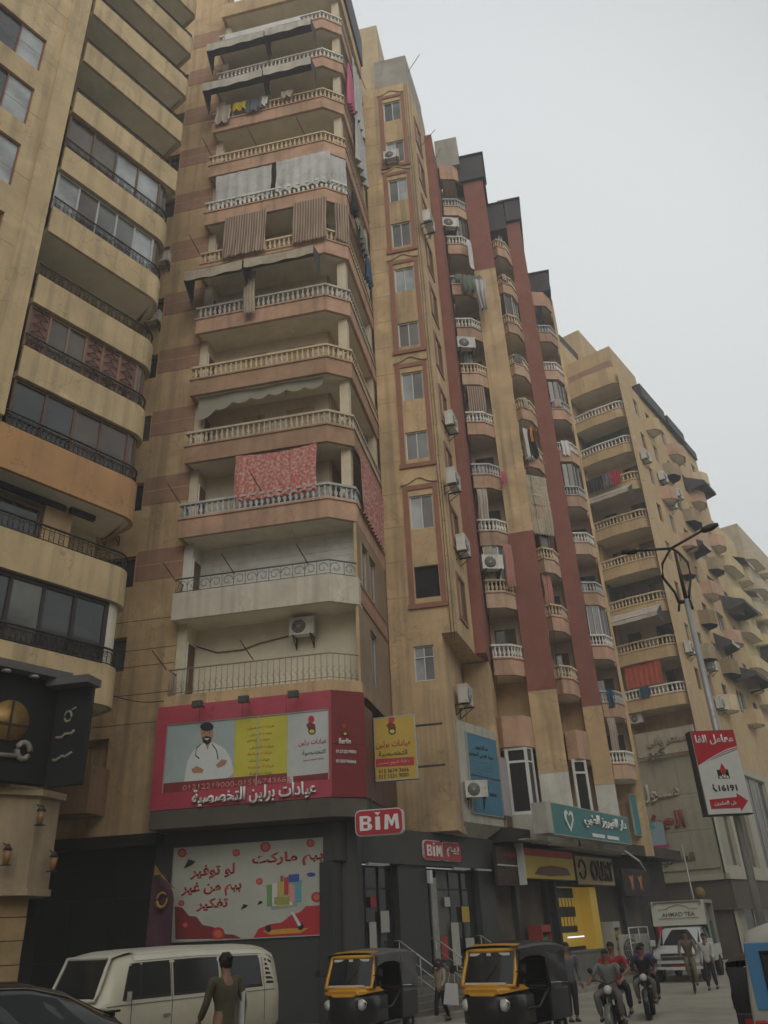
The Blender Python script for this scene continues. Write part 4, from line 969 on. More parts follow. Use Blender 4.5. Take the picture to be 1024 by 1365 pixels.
PINK = surf('pink_red_panel', (0.42, 0.055, 0.085), rough=0.4, var=0.1, streak=0.25, bump=0.03)
MAROON = surf('maroon_panel', (0.20, 0.03, 0.035), rough=0.45, var=0.12, streak=0.25, bump=0.03)
POSTER = flatmat('pale_blue', (0.36, 0.44, 0.44)); P_YEL = flatmat('yellow', (0.55, 0.50, 0.06)); P_WHITE = flatmat('grey_white', (0.50, 0.52, 0.52))
P_RED = flatmat('red', (0.45, 0.03, 0.04)); P_MAR = flatmat('maroon', (0.20, 0.03, 0.03)); P_BLACK = flatmat('black', (0.02, 0.02, 0.02)); SKIN_P = flatmat('skin', (0.42, 0.22, 0.14))
P_COAT = flatmat('white_coat', (0.62, 0.65, 0.64)); WHITEL = surf('white_raised_letters', (0.74, 0.74, 0.72), rough=0.4, var=0.05, bump=0.02); P_PINK = flatmat('pale_pink', (0.55, 0.22, 0.20)); P_CREAM = flatmat('cream', (0.60, 0.57, 0.45))
t = frame_thing('clinic_sign', 'pink and maroon clinic sign box with doctor poster wrapping the corner above the supermarket', 'sign', FA)
CPATH = [(-3.42, 0.5), (-3.42, -0.12), (2.48, -0.12), (3.38, 0.57), (3.38, 5.2)]
def seg(i, z0, z1, m, a=0.0, b=1.0, out=0.0, nm='red_panel'):
    p, q = Vector(CPATH[i]), Vector(CPATH[i + 1]); e = q - p; pp, qq = p + e * a, p + e * b; n = Vector((e.y, -e.x)).normalized()
    g = MB().use(m); g.prism([pp + n * out, qq + n * out, qq - n * 0.1, pp - n * 0.1], z0, z1); return g.build(nm, None, t)
zt, zb = 9.17, 5.95
pz = (6.45, 8.58); xa, xb = 0.062, 0.985
for (a, b) in ((0, 0.25), (0.251, 0.5), (0.501, 0.75), (0.751, 1)):
    seg(1, pz[1] + 0.0, zt, PINK, a, b - 0.001); seg(1, zb, pz[0], PINK, a, b - 0.001)
seg(1, pz[0] + 0.002, pz[1] - 0.002, PINK, 0, xa); seg(1, pz[0] + 0.002, pz[1] - 0.002, PINK, xb, 1)
seg(2, zb, 7.5, MAROON, 0, 1); seg(2, 7.51, zt, MAROON, 0, 1)
for (a, b) in ((0, .25), (.253, .5), (.503, .75), (.753, 1)): seg(3, zb, zt - 0.4 - a * 0.6, surf('maroon_brown_panel', (0.14, 0.06, 0.05), rough=0.5, streak=0.3), a, b)
X0, X1 = -3.42 + 5.9 * xa, -3.42 + 5.9 * xb; YP = -0.08
pb_ = MB().use(POSTER); xs = [X0, X0 + 2.35, X0 + 4.1, X1]
MB().use(POSTER).box(xs[0], xs[1] - 0.004, YP, 0.0, pz[0], pz[1]).build('poster_panel', None, t)
MB().use(P_YEL).box(xs[1], xs[2] - 0.004, YP, 0.0, pz[0], pz[1]).build('poster_panel', None, t)
MB().use(P_WHITE).box(xs[2], xs[3], YP, 0.0, pz[0], pz[1]).build('poster_panel', None, t)
g = MB().use(ALU); g.box(xs[1] + 0.75, xs[1] + 0.78, YP - 0.02, YP - 0.004, pz[0], pz[1]).box(X0, X1, YP - 0.03, YP - 0.003, pz[1] - 0.03, pz[1]).box(X0, X0 + 0.03, YP - 0.03, YP - 0.003, pz[0], pz[1]).box(X1 - 0.03, X1, YP - 0.03, YP - 0.003, pz[0], pz[1]); g.build('poster_frame', None, t)
F_ = FA
flat(F_, YP, [(245, 1043), (250, 1015), (258, 1000), (272, 990), (285, 990), (300, 998), (308, 1012), (312, 1030), (300, 1040), (270, 1046)], P_COAT, t, 'doctor_coat', 1)
flat(F_, YP, ell(276, 978, 8.5, 13), SKIN_P, t, 'doctor_face', 2); flat(F_, YP, ell(276, 969, 9, 6), P_BLACK, t, 'doctor_hair', 3)
flat(F_, YP, [(270, 983), (276, 981), (282, 983), (281, 990), (276, 993), (271, 990)], P_BLACK, t, 'doctor_beard', 3)
flat(F_, YP, [(272, 984.5), (280, 984.5), (276, 987)], P_COAT, t, 'doctor_smile', 4)
for e_ in (272.5, 279.5): flat(F_, YP, ell(e_, 976.5, 1.2, 0.8, 8), P_BLACK, t, 'doctor_eye', 3)
flat(F_, YP, [(273, 990), (280, 990), (277, 1000)], SKIN_P, t, 'doctor_neck', 2)
flat(F_, YP, [(255, 1026), (262, 1021), (272, 1026), (270, 1030), (258, 1031)], SKIN_P, t, 'doctor_hand', 3); flat(F_, YP, [(288, 1020), (296, 1012), (303, 1014), (300, 1020), (291, 1024)], SKIN_P, t, 'doctor_hand', 3)
st = [F_.y(x, y, YP) for x, y in ((268, 992), (262, 998), (261, 1007), (266, 1011))]; MB().use(P_BLACK).tube([(v.x, YP - 0.012, v.z) for v in st], 0.014, 4).build('stethoscope_print', None, t)
st = [F_.y(x, y, YP) for x, y in ((283, 992), (289, 1000), (291, 1012))]; MB().use(P_BLACK).tube([(v.x, YP - 0.012, v.z) for v in st], 0.014, 4).build('stethoscope_print', None, t)
for i in range(9):
    a = (330 + (i % 2) * 3, 973 + i * 9.0 - 2); b = (366 - (i % 3) * 3, 969.5 + i * 8.6 - 2)
    ptext(['عيادة تجميل', 'عيادة أسنان', 'عيادة عظام', 'عيادة أطفال', 'عيادة جراحة', 'عيادة نساء', 'عيادة جلدية', 'عيادة باطنة', 'عيادة تغذية'][i], FA, YP - 0.004, a, b, 0.10, P_RED if i % 2 == 0 else P_MAR, t, bold=0.0)
def emblem(F, y, cx, cy, s, par):
    flat(F, y, ell(cx, cy - 13 * s, 5 * s, 6 * s, 12), P_RED, par, 'logo_shape', 1); flat(F, y, [(cx - 8 * s, cy - 4 * s), (cx - 3 * s, cy - 9 * s), (cx + 6 * s, cy - 5 * s), (cx + 7 * s, cy + 3 * s), (cx - 4 * s, cy + 4 * s)], P_MAR, par, 'logo_shape', 2)
    flat(F, y, ell(cx + 1, cy + 6 * s, 6 * s, 5 * s, 12), P_BLACK, par, 'logo_shape', 3); flat(F, y, ell(cx + 1, cy + 6 * s, 4 * s, 3.2 * s, 12), P_YEL, par, 'logo_shape', 4)
emblem(FA, YP, 415, 970, 0.85, t)
ptext('عيادات برلين', FA, YP - 0.004, (398, 992), (435, 987), 0.20, P_RED, t); ptext('التخصصية', FA, YP - 0.004, (403, 1005), (434, 1001), 0.17, P_BLACK, t)
ptext('عناية تدوم سنين', FA, YP - 0.004, (404, 1014), (432, 1011), 0.09, P_MAR, t); flat(FA, YP, [(391, 1035), (438, 1030), (438, 1042), (391, 1047)], P_MAR, t, 'red_strip', 1)
fb = MB().use(surf('phone_strip', (0.22, 0.04, 0.04), rough=0.4)); fb.box(X0, xs[2], YP - 0.006, YP - 0.001, pz[0], pz[0] + 0.3); fb.build('phone_strip', None, t)
ptext('01212219000-01556743666', FA, YP - 0.008, (243, 1052), (388, 1037), 0.17, P_PINK, t, bold=0.012)
ptext('عيادات برلين التخصصية', FA, -0.14, (257, 1068), (422, 1050), 0.52, WHITEL, t, depth=0.09, bold=0.02, name='raised_letters')
# chamfer face: small badge and numbers
FCH = Frame(*FA.w(2.48, -0.12)[:2], math.degrees(math.atan2(0.69, 0.9)))
bt = MB().use(P_BLACK); c_ = thing('corner_badge', 'small dark and yellow logo badge with phone numbers on the chamfered maroon corner', 'sign', FCH.o, FCH.a)
emblem(FCH, -0.02, 459, 975, 0.55, c_); 
ptext('Berlin', FCH, -0.03, (452, 988), (468, 988), 0.17, WHITEL, c_, bold=0.02); ptext('01212219000', FCH, -0.03, (448, 1001), (475, 1003), 0.1, WHITEL, c_, bold=0.02, name='phone_lettering'); ptext('01556743666', FCH, -0.03, (448, 1014), (475, 1016), 0.1, WHITEL, c_, bold=0.02, name='phone_lettering')
for i, px in enumerate((266, 327, 393)):
    v = FA.y(px, 938, -0.5); s_ = thing('floodlight', ['small floodlight over the doctor poster, leftmost of three', 'small floodlight over the middle of the clinic posters', 'small floodlight over the white poster panel, nearest the corner'][i], 'floodlight', group='floodlights over the clinic sign'); put(s_, FA, v.x, -0.12, 9.0)
    MB().use(IRON).tube([(0, 0, 0), (0, -0.3, 0.12), (0, -0.5, 0.05)], 0.018, 5).build('arm', None, s_); MB().use(DKGREY).box(-0.16, 0.16, -0.62, -0.46, -0.1, 0.1).build('lamp_head', None, s_)

def board(label, F, y, l, r, zt, zb, mat, depth=0.15, cat='sign', name='sign_board', fm=None, group=None):
    """a flat sign box facing -y of frame F between sight columns l and r"""
    a, b = F.y(l[0], l[1], y), F.y(r[0], r[1], y)
    t = frame_thing(name, label, cat, F, group)
    MB().use(mat).box(a.x, b.x, y, y + depth, zb, zt).build('face', None, t)
    g = MB().use(fm or ALU); w = 0.03
    g.box(a.x - w, a.x - 0.002, y - 0.01, y + depth + 0.01, zb, zt).box(b.x + 0.002, b.x + w, y - 0.01, y + depth + 0.01, zb, zt).box(a.x - w, b.x + w, y - 0.01, y + depth + 0.01, zt + 0.002, zt + w).box(a.x - w, b.x + w, y - 0.01, y + depth + 0.01, zb - w, zb - 0.002)
    g.build('edge_frame', None, t)
    return t, a.x, b.x
# yellow projecting clinic sign
FY = Frame(-6, 26.0, 0); t, a, b = board('yellow upright clinic sign projecting over the supermarket corner', FY, 0, (499, 957), (552, 957), FY.y(525, 956, 0).z, FY.y(525, 1039, 0).z, flatmat('ochre_yellow', (0.52, 0.36, 0.06)), 0.22)
emblem(FY, 0, 522, 970, 0.85, t); ptext('عيادات برلين', FY, -0.004, (501, 994), (548, 990), 0.25, P_RED, t, bold=0.015); ptext('التخصصية', FY, -0.004, (505, 1006), (543, 1003), 0.2, P_BLACK, t, bold=0.015)
flat(FY, 0, [(499, 1012), (552, 1009), (552, 1020), (499, 1023)], P_RED, t, 'red_strip', 1); ptext('عناية تدوم سنين', FY, -0.008, (504, 1018), (547, 1015), 0.14, P_CREAM, t)
ptext('015 5674 3666', FY, -0.004, (505, 1028), (545, 1026), 0.12, P_BLACK, t); ptext('012 1221 9000', FY, -0.004, (505, 1035), (545, 1033), 0.12, P_BLACK, t)
g = MB().use(IRON); g.box(b, b + 0.9, 0.08, 0.14, 8.2, 8.26).box(b, b + 0.9, 0.08, 0.14, 6.9, 6.96); g.build('wall_bracket', None, t)
FS2 = Frame(-6, 26.2, 0); t, a, b = board('narrow gold-edged upright sign under the pink corner', FS2, 0, (487, 1045), (496, 1045), FS2.y(490, 1040).z, FS2.y(490, 1075).z, surf('gold_edge', (0.45, 0.33, 0.06), rough=0.4), 0.1)
# BIM signs
BRED = surf('bright_red_sign', (0.42, 0.02, 0.035), rough=0.3, var=0.06, bump=0.02)
def rounded(x0, x1, z0, z1, r, n=4):
    p = []
    for cx, cz, a in ((x1 - r, z1 - r, 0), (x0 + r, z1 - r, 90), (x0 + r, z0 + r, 180), (x1 - r, z0 + r, 270)):
        for i in range(n + 1): p.append((cx + r * math.cos(R(a + 90 * i / n)), cz + r * math.sin(R(a + 90 * i / n))))
    return p
def red_sign(label, F, y, l, r, zt, zb, txt, tw, th, dep=0.2):
    a, b = F.y(l[0], l[1], y), F.y(r[0], r[1], y); t = frame_thing('supermarket_sign', label, 'sign', F)
    MB().use(BRED).extr([(p[0], y, p[1]) for p in rounded(a.x, b.x, zb, zt, 0.14)], (0, dep, 0)).build('sign_box', None, t, fix=True)
    MB().use(WHITEM).extr([(p[0], y + 0.03, p[1]) for p in rounded(a.x - 0.03, b.x + 0.03, zb - 0.03, zt + 0.03, 0.16)], (0, dep, 0)).build('sign_rim', None, t, fix=True)
    if 'M' not in txt: lettering(txt, F, ((a.x + b.x) / 2, y, (zt + zb) / 2), (b.x - a.x) * tw, (zt - zb) * th, WHITEL, t, 0.03, 0.02, 'raised_letters'); return t
    W_, H_ = b.x - a.x, zt - zb
    def PT(u, v): return (a.x + W_ * u, y - 0.03, zb + H_ * v)
    Bo = [(0.09, .17), (.26, .17), (.34, .22), (.36, .33), (.33, .44), (.28, .48), (.33, .54), (.34, .63), (.32, .73), (.25, .78), (.09, .78)]
    for poly in (Bo, [(.43, .17), (.53, .17), (.53, .72), (.43, .72)], [(.41, .90), (.55, .90), (.48, .77)], [(.62, .17), (.70, .17), (.71, .58), (.765, .30), (.80, .30), (.855, .58), (.865, .17), (.94, .17), (.92, .78), (.84, .78), (.78, .52), (.72, .78), (.64, .78)]):
        MB().use(WHITEL).extr([PT(u, v) for u, v in poly], (0, 0.029, 0)).build('raised_letter', None, t, fix=True)
    for v0, v1 in ((.27, .42), (.54, .68)): MB().use(BRED).box(a.x + W_ * .17, a.x + W_ * .26, y - 0.034, y - 0.031, zb + H_ * v0, zb + H_ * v1).build('letter_counter', None, t)
    return t
FBS = Frame(-6, 24.6, 0)
t = red_sign('large red rounded BIM supermarket sign at the corner under the clinic', FBS, 0, (474, 1080), (535, 1077), 5.53, 4.86, 'BİM', 0.8, 0.82, 0.25)
g = MB().use(IRON); g.tube([(0.9, 0.2, 5.5), (0.9, 0.3, 5.9)], 0.03, 5).tube([(0.2, 0.2, 5.5), (0.2, 0.3, 5.9)], 0.03, 5); g.build('hanger', None, t)
red_sign('small red BIM sign on the dark fascia left of its Arabic twin', FG, -0.2, (566, 1120), (589, 1124), 5.03, 4.45, 'BİM', 0.8, 0.82, 0.12)
red_sign('small red sign with Arabic lettering on the dark fascia', FG, -0.2, (591, 1124), (614, 1128), 5.03, 4.45, 'بيم', 0.7, 0.6, 0.12)
# BIM banner on the dark wall
FN = FA; YB = 0.93
za, zb_ = FA.y(340, 1124, YB).z, FA.y(340, 1250, YB).z
t, a, b = board('big pale supermarket banner with red Arabic slogans and a shopping trolley', FA, YB, (233, 1130), (445, 1118), za, zb_, flatmat('banner_grey_green', (0.44, 0.46, 0.40)), 0.04, name='banner')
flat(FA, YB, [(233, 1208), (243, 1210), (252, 1221), (262, 1222), (270, 1233), (285, 1236), (295, 1245), (312, 1246), (322, 1251), (234, 1252.5)], P_MAR, t, 'dark_red_wave', 1)
flat(FA, YB, [(338, 1250), (345, 1238), (360, 1232), (375, 1230), (388, 1220), (400, 1216), (408, 1208), (425, 1207), (436, 1196), (444, 1190), (444, 1247)], P_RED, t, 'red_wave', 1)
flat(FA, YB, [(350, 1241), (380, 1238), (412, 1237), (400, 1244), (360, 1246)], flatmat('orange_stripe', (0.6, 0.3, 0.05)), t, 'orange_stripe', 2)
ptext('بيم ماركت', FA, YB - 0.006, (336, 1147), (431, 1143), 0.42, P_RED, t, bold=0.03); ptext('لو توفير', FA, YB - 0.006, (254, 1163), (313, 1160), 0.40, P_RED, t, bold=0.03)
ptext('بيم من غير', FA, YB - 0.006, (242, 1187), (322, 1183), 0.42, P_RED, t, bold=0.03); ptext('تفكير', FA, YB - 0.006, (262, 1207), (304, 1204), 0.36, P_RED, t, bold=0.03)
for (x, y, r_) in ((243, 1137, 6), (315, 1137, 5), (354, 1129, 7), (414, 1124, 5.5), (346, 1175, 4.5), (422, 1196, 7), (242, 1204, 4), (291, 1245, 9), (247, 1233, 4), (441, 1122, 4)):
    flat(FA, YB, ell(x, y, r_, r_, 14), P_RED, t, 'red_spot', 3); flat(FA, YB, ell(x, y, r_ * .62, r_ * .62, 12), flatmat('pale_red', (0.55, 0.15, 0.08)), t, 'spot_centre', 4)
for (x, y, s_) in ((253, 1150, 8), (326, 1208, 5), (347, 1203, 4), (438, 1133, 4)): flat(FA, YB, [(x - s_, y + s_), (x - s_ * .2, y - s_ * .6), (x + s_, y - s_ * .2), (x + s_ * .4, y + s_ * .4)], P_BLACK, t, 'dart_shape', 3)
trol = flatmat('trolley_grey', (0.30, 0.33, 0.33))
flat(FA, YB, [(354, 1181), (404, 1172), (396, 1208), (362, 1213)], trol, t, 'trolley_basket', 2)
gro = [(356, 1180, 7, 28, (0.15, 0.3, 0.12)), (363, 1178, 7, 30, (0.6, 0.6, 0.55)), (371, 1176, 8, 34, (0.5, 0.4, 0.1)), (379, 1170, 6, 22, (0.5, 0.05, 0.05)), (385, 1166, 14, 10, (0.04, 0.09, 0.35)), (384, 1180, 9, 22, (0.65, 0.3, 0.3)), (393, 1176, 9, 26, (0.1, 0.35, 0.4)), (366, 1196, 20, 10, (0.3, 0.33, 0.1)), (378, 1195, 12, 12, (0.7, 0.65, 0.3)), (374, 1168, 4, 12, (0.25, 0.12, 0.05))]
for i, (x, y, w_, h_, c) in enumerate(gro): flat(FA, YB, [(x, y), (x + w_, y - 1), (x + w_, y + h_), (x, y + h_)], flatmat('grocery%d' % i, c), t, 'grocery_print', 3 + i % 4)
for x, y in ((358, 1238), (401, 1235)): flat(FA, YB, ell(x, y, 4, 5, 10), P_BLACK, t, 'trolley_wheel', 4)
flat(FA, YB, [(388, 1216), (391, 1215), (402, 1233), (398, 1235)], P_COAT, t, 'trolley_leg', 5); flat(FA, YB, ell(415, 1166, 6, 3, 10), flatmat('grocery_blue', (0.05, 0.08, 0.35)), t, 'grocery_print', 3)
# feather flag
t = thing('feather_flag', 'purple feather flag with gold crescent logo beside the banner', 'flag'); v = FA.y(216, 1180, 0.2); put(t, FA, v.x, 0.2, 0.14)
MB().use(IRON).tube([(-0.36, 0, 0), (-0.36, 0, 2.6), (-0.3, 0, 4.35)], 0.02, 5).lathe([(0.25, 0), (0.2, 0.05)], c=(-0.36, 0, 0), n=8).build('pole', None, t)
PUR = surf('purple_flag_cloth', (0.085, 0.032, 0.05), var=0.2, scale=3, obj=True); GLD = surf('gold_flag_cloth', (0.38, 0.25, 0.06), var=0.2, obj=True)
prof = [(-0.33, 4.3), (-0.1, 4.28), (0.2, 4.05), (0.38, 3.7), (0.44, 3.3)]
def fl(u, v):
    z = 1.6 + (4.0 - 1.6) * v; wR = 0.44 if z < 3.4 else 0.44 - (z - 3.4) * 0.6
    return (-0.34 + (wR + 0.34) * u, 0.05 * math.sin(u * 5 + z * 2), z)
g = MB().use(PUR); g.grid(fl, 8, 14); g.build('flag_cloth', None, t)
g = MB().use(GLD); g.grid(lambda u, v: (-0.34 + (0.78 - (0.0 if v < .5 else 0)) * u * (1 - 0.35 * v), 0.05 * math.sin(u * 5 + 8) - 0.01, 4.0 - 0.35 * u * u * 1.2 + 0.3 * v * (1 - u * 0.6)), 8, 3); g.build('gold_tip', None, t)
g = MB().use(GLD); g.tube([(0.08 + 0.16 * math.cos(R(a)), -0.09, 3.3 + 0.2 * math.sin(R(a))) for a in range(40, 390, 30)], [0.02 + 0.03 * math.sin(i / 11 * 3.1) for i in range(12)], 5); g.build('crescent_logo', None, t)
# ================================================================== shopfronts under the block (frame FG, parallel to the street)
S = frame_thing('supermarket', 'dark grey supermarket shopfront with glass doors under the corner building', 'shopfront', FG)
g = MB().use(DKGREY); g.box(-0.35, 9.4, -0.1, 0.35, 4.25, 5.32); g.build('fascia', None, S)
for a, b in ((-0.35, 0.05), (3.0, 4.7), (8.2, 9.4)): MB().use(GREYG).box(a, b, 0.0, 0.5, 0.14, 4.24).build('pillar', None, S)
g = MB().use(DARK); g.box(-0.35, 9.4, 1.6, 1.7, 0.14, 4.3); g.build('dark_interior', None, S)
SH = surf('shelf_goods', (0.16, 0.13, 0.10), var=0.6, scale=9)
for a, b in ((0.05, 3.0), (4.7, 8.2)):
    window(S, a, b, 0.95, 4.2, 0.25, IRON, [G_DARK, surf('door_glass_poster', (0.10, 0.10, 0.085), rough=0.2, var=0.4, scale=3), G_DARK], 4, transom=0.8)
for a in (0.5, 5.1): MB().use(surf('pale_door_strip', (0.30, 0.31, 0.28), rough=0.4, var=0.3, scale=4)).box(a, a + 0.35, 0.12, 0.15, 1.0, 3.9).build('window_poster', None, S)
for i in range(6): MB().use(surf('step_stone', (0.17, 0.16, 0.135), var=0.2, scale=2)).box(0.0, 8.6, -1.55 + 0.3 * i, 0.25, 0.14 + 0.15 * i, 0.286 + 0.15 * i).build('step', None, S)
for a in (0.4, 2.9, 5.0, 8.0):
    g = MB().use(ALU); g.tube([(a, -1.5, 1.15), (a, 0.0, 2.05), (a, 0.2, 2.05)], 0.022, 6); 
    for q in (0.3, 0.6): g.tube([(a, -1.5, 1.15 - q), (a, 0.0, 2.05 - q)], 0.014, 5)
    g.tube([(a, -1.5, 0.2), (a, -1.5, 1.15)], 0.02, 6).tube([(a, -0.75, 0.6), (a, -0.75, 1.6)], 0.018, 6).tube([(a, 0, 1), (a, 0, 2.05)], 0.02, 6); g.build('handrail', None, S)
for i, x in enumerate((1.0, 6.0, 7.6)):
    g = MB().use(ALU); g.box(x, x + 1.1, -0.32, -0.2, 4.16, 4.22); g.build('tube_light', None, S)
g = MB().use(WHITEM); g.box(4.55, 4.72, -0.22, -0.1, 3.7, 4.1); g.build('camera_box', None, S)
PST = [flatmat('promo_red', (0.35, 0.04, 0.04)), flatmat('promo_white', (0.42, 0.42, 0.38)), flatmat('promo_green', (0.06, 0.2, 0.08)), flatmat('promo_yellow', (0.45, 0.33, 0.05))]
for i, (x, z, w, h) in enumerate(((0.95, 1.3, 0.4, 0.6), (1.6, 1.5, 0.35, 1.1), (2.3, 1.2, 0.5, 0.45), (2.2, 2.3, 0.45, 0.6), (5.6, 1.4, 0.4, 0.7), (6.3, 1.2, 0.5, 1.3), (7.2, 1.5, 0.6, 0.5), (7.1, 2.5, 0.5, 0.5), (1.7, 3.0, 0.3, 0.3), (6.0, 3.0, 0.35, 0.3))):
    MB().use(PST[i % 4] if i % 3 else PST[1]).box(x, x + w, 0.17, 0.18, z, z + h).build('window_poster', None, S)
# white bay with the blue doctor sign
BAY = surf('dirty_white_bay', (0.45, 0.43, 0.37), var=0.15, streak=0.35)
g = MB().use(BAY); zt = 9.5
bp = [(6.6, 0.6), (6.6, -0.55), (9.6, -0.55), (9.9, 0.9), (9.9, 2.2), (6.6, 2.2)]
g.prism([Vector(p) for p in bp], 5.75, 9.45)
g.loft([[(p[0], p[1], 5.748) for p in bp], [(6.3 + (p[0] - 6.3) * 0.75, p[1] * 0.7 + 0.4, 5.2) for p in bp], [(8.6 + (p[0] - 8.2) * 0.15, 0.6 + p[1] * 0.15, 4.75) for p in bp]])
g.box(5.7, 6.59, -0.3, 0.5, 5.34, 5.45)
g.build('white_bay', None, W, fix=True).matrix_world = Matrix.Identity(4)
wb = bpy.data.objects['white_bay']; M0 = Matrix.Translation(-FB.o) @ (Matrix.Translation(FG.o) @ Matrix.Rotation(FG.a, 4, 'Z')); wb.matrix_basis = M0
t, a, b = board('blue doctor sign board with small Arabic text on the white bay', FG, -0.62, (623, 990), (661, 990), 9.05, 6.1, flatmat('sign_blue', (0.045, 0.17, 0.26)), 0.06)
ptext('دكتور', FG, -0.63, (633, 996), (650, 998), 0.22, P_BLACK, t, bold=0.02); ptext('عماد فتحي البيومي', FG, -0.63, (625, 1006), (658, 1010), 0.22, P_BLACK, t, bold=0.02)
for i in range(6): ptext('أستاذ أمراض القلب', FG, -0.63, (628, 1014 + i * 5), (656, 1017 + i * 5), 0.09, flatmat('faint_blue', (0.12, 0.3, 0.38)), t)
MB().use(P_BLACK).box(a, b, -0.64, -0.622, 7.46, 7.49).build('dividing_line', None, t)
ptext('دكتور', FG, -0.63, (636, 1047), (652, 1049), 0.2, P_BLACK, t, bold=0.02); ptext('محمد دعبس', FG, -0.63, (640, 1058), (662, 1060), 0.22, P_BLACK, t, bold=0.02)
t, a, b = board('faded pinkish poster leaning on the right edge of the white bay', FG, -0.62, (664, 1000), (673, 1000), 8.4, 6.2, flatmat('faded_pink_grey', (0.36, 0.33, 0.34)), 0.04)
# white framed bay windows under the first balconies of the block
for (px0, px1, yy, nm) in ((4, 0, 5.35, 'a'), (0, 0, 9.4, 'b')): pass
for z0_, z1_, m_ in ((5.2, 6.3, BAY), (9.0, 10.3, PEACH)):
    MB().use(m_).prism([Vector(p) for p in [(3.3, 7.2), (3.35, 5.6), (3.7, 5.15), (4.6, 5.25), (4.94, 5.8), (4.94, 7.2)]], z0_, z1_).build('bay_wall', None, W)
    MB().use(m_).prism([Vector(p) for p in [(6.21, 11.5), (6.3, 9.4), (6.8, 9.2), (7.3, 9.9), (7.34, 11.5)]], z0_, z1_).build('bay_wall', None, W)
window(W, 3.7, 4.6, 6.31, 8.99, 5.3, WHITEM, [DARK], 1, fw=0.12, transom=0.78)
window(W, 0, 0.75, 6.31, 8.99, 0.06, WHITEM, [DARK], 1, at=(6.45, 9.2, 30), fw=0.12, transom=0.78)
window(W, 0, 0.5, 6.31, 8.99, 0.05, WHITEM, [G_DARK], 1, at=(4.6, 5.28, 58), fw=0.08, transom=0.78)
window(W, 0, 0.6, 6.31, 8.99, 0.05, WHITEM, [G_DARK], 1, at=(3.33, 5.7, -55), fw=0.08, transom=0.78)
# teal medical sign
TEAL = flatmat('teal', (0.015, 0.16, 0.155), rough=0.35)
YT = -2.35; t, a, b = board('long teal medical centre sign with white Arabic letters over the shops', FG, YT, (735, 1080), (838, 1105), 6.50, 5.38, TEAL, 0.5)
lettering('دار الفيروز الطبي', FG, (a + (b - a) * 0.66, YT - 0.02, 6.06), (b - a) * 0.58, 0.58, WHITEL, t, 0.06, 0.02, 'raised_letters')
MB().use(WHITEL).extr([(a + (b - a) * 0.19 + p[0], YT - 0.03, 5.94 + p[1]) for p in [(0.0, -0.42), (0.42, 0.05), (0.40, 0.32), (0.2, 0.40), (0.0, 0.22), (-0.2, 0.40), (-0.42, 0.3), (-0.42, 0.05)]], (0, 0.02, 0)).build('heart_logo', None, t, fix=True)
MB().use(TEAL).extr([(a + (b - a) * 0.19 + p[0] * 0.6, YT - 0.04, 5.96 + p[1] * 0.6) for p in [(0.0, -0.42), (0.42, 0.05), (0.40, 0.32), (0.2, 0.40), (0.0, 0.22), (-0.2, 0.40), (-0.42, 0.3), (-0.42, 0.05)]], (0, 0.008, 0)).build('heart_centre', None, t, fix=True)
for q in (0.46, 0.66): MB().use(WHITEL).box(a + (b - a) * q, a + (b - a) * (q + 0.16), YT - 0.02, YT - 0.002, 5.46, 5.6).build('phone_strip', None, t)
MB().use(BAY).box(a - 0.5, a - 0.04, YT, YT + 0.6, 5.38, 6.5).build('side_face', None, t)
t, a, b = board('small teal notice with a photo of equipment at the far end of the block', FG, -0.9, (838, 1052), (851, 1052), 8.2, 6.2, flatmat('teal_light', (0.02, 0.22, 0.25)), 0.08)
# food shops: wall, signs, openings
SP = frame_thing('food_shops', 'row of small food shops with self-glowing yellow menu wall and dark openings', 'shopfront', FG)
g = MB().use(surf('dark_shop_wall', (0.05, 0.045, 0.04), var=0.3)); g.box(9.4, 30, 0.3, 0.6, 0.14, 5.6); g.box(9.42, 30, -0.9, 0.3, 5.2, 5.7); g.build('wall', None, SP)
g = MB().use(surf('terracotta_mirror', (0.2, 0.13, 0.09))); 
for x in (11.0, 13.7, 18.6, 22.2): MB().use(GREYG).box(x, x + 0.3, -0.02, 0.28, 0.14, 4.0).build('shop_pillar', None, SP)
MENU = surf('yellow_lit_wall', (0.55, 0.40, 0.05), rough=0.5, var=0.2)
mg = glow('yellow_wall_glow', (0.55, 0.36, 0.05), 0.16)  # yellow walls and menu pictures emit: lamp light put into their colour
g = MB().use(mg); g.box(14.2, 18.4, 0.26, 0.29, 1.4, 3.75); g.build('glowing_yellow_wall', None, SP)
for i in range(3): MB().use(P_BLACK).box(14.25 + 0.9 * i, 15.13 + 0.9 * i, 0.22, 0.25, 1.95, 3.7).build('menu_board', None, SP)
for i in range(8):
    for j in range(2): MB().use(mg).box(14.35 + 0.33 * i, 14.57 + 0.33 * i, 0.2, 0.218, 2.2 + 0.75 * j, 2.55 + 0.75 * j).build('menu_picture', None, SP)
MB().use(SHEET).box(14.0, 14.19, -0.3, 0.29, 1.2, 3.9).build('alcove_side', None, SP); MB().use(mg).box(17.6, 18.35, -0.28, 0.25, 1.25, 3.72).build('yellow_return_wall', None, SP); MB().use(surf('steel_counter', (0.35, 0.35, 0.33), rough=0.3, metal=0.6)).box(14.3, 18.2, -0.5, 0.2, 0.15, 1.2).box(14.3, 18.2, -0.55, -0.4, 1.2, 1.28).build('counter', None, SP)
MB().use(glow('tube_lamp', (0.9, 0.95, 1.0), 1.2)).box(15.2, 16.8, -0.1, -0.04, 1.75, 1.8).build('tube_lamp', None, SP)
MB().use(WARMD).box(9.5, 14.0, 0.2, 0.29, 0.14, 3.9).build('dark_opening_panel', None, SP); MB().use(WARMD).box(18.7, 25, 0.2, 0.29, 0.14, 3.9).build('dark_opening_panel', None, SP)  # dark slabs on the wall stand in for the unlit shop interiors
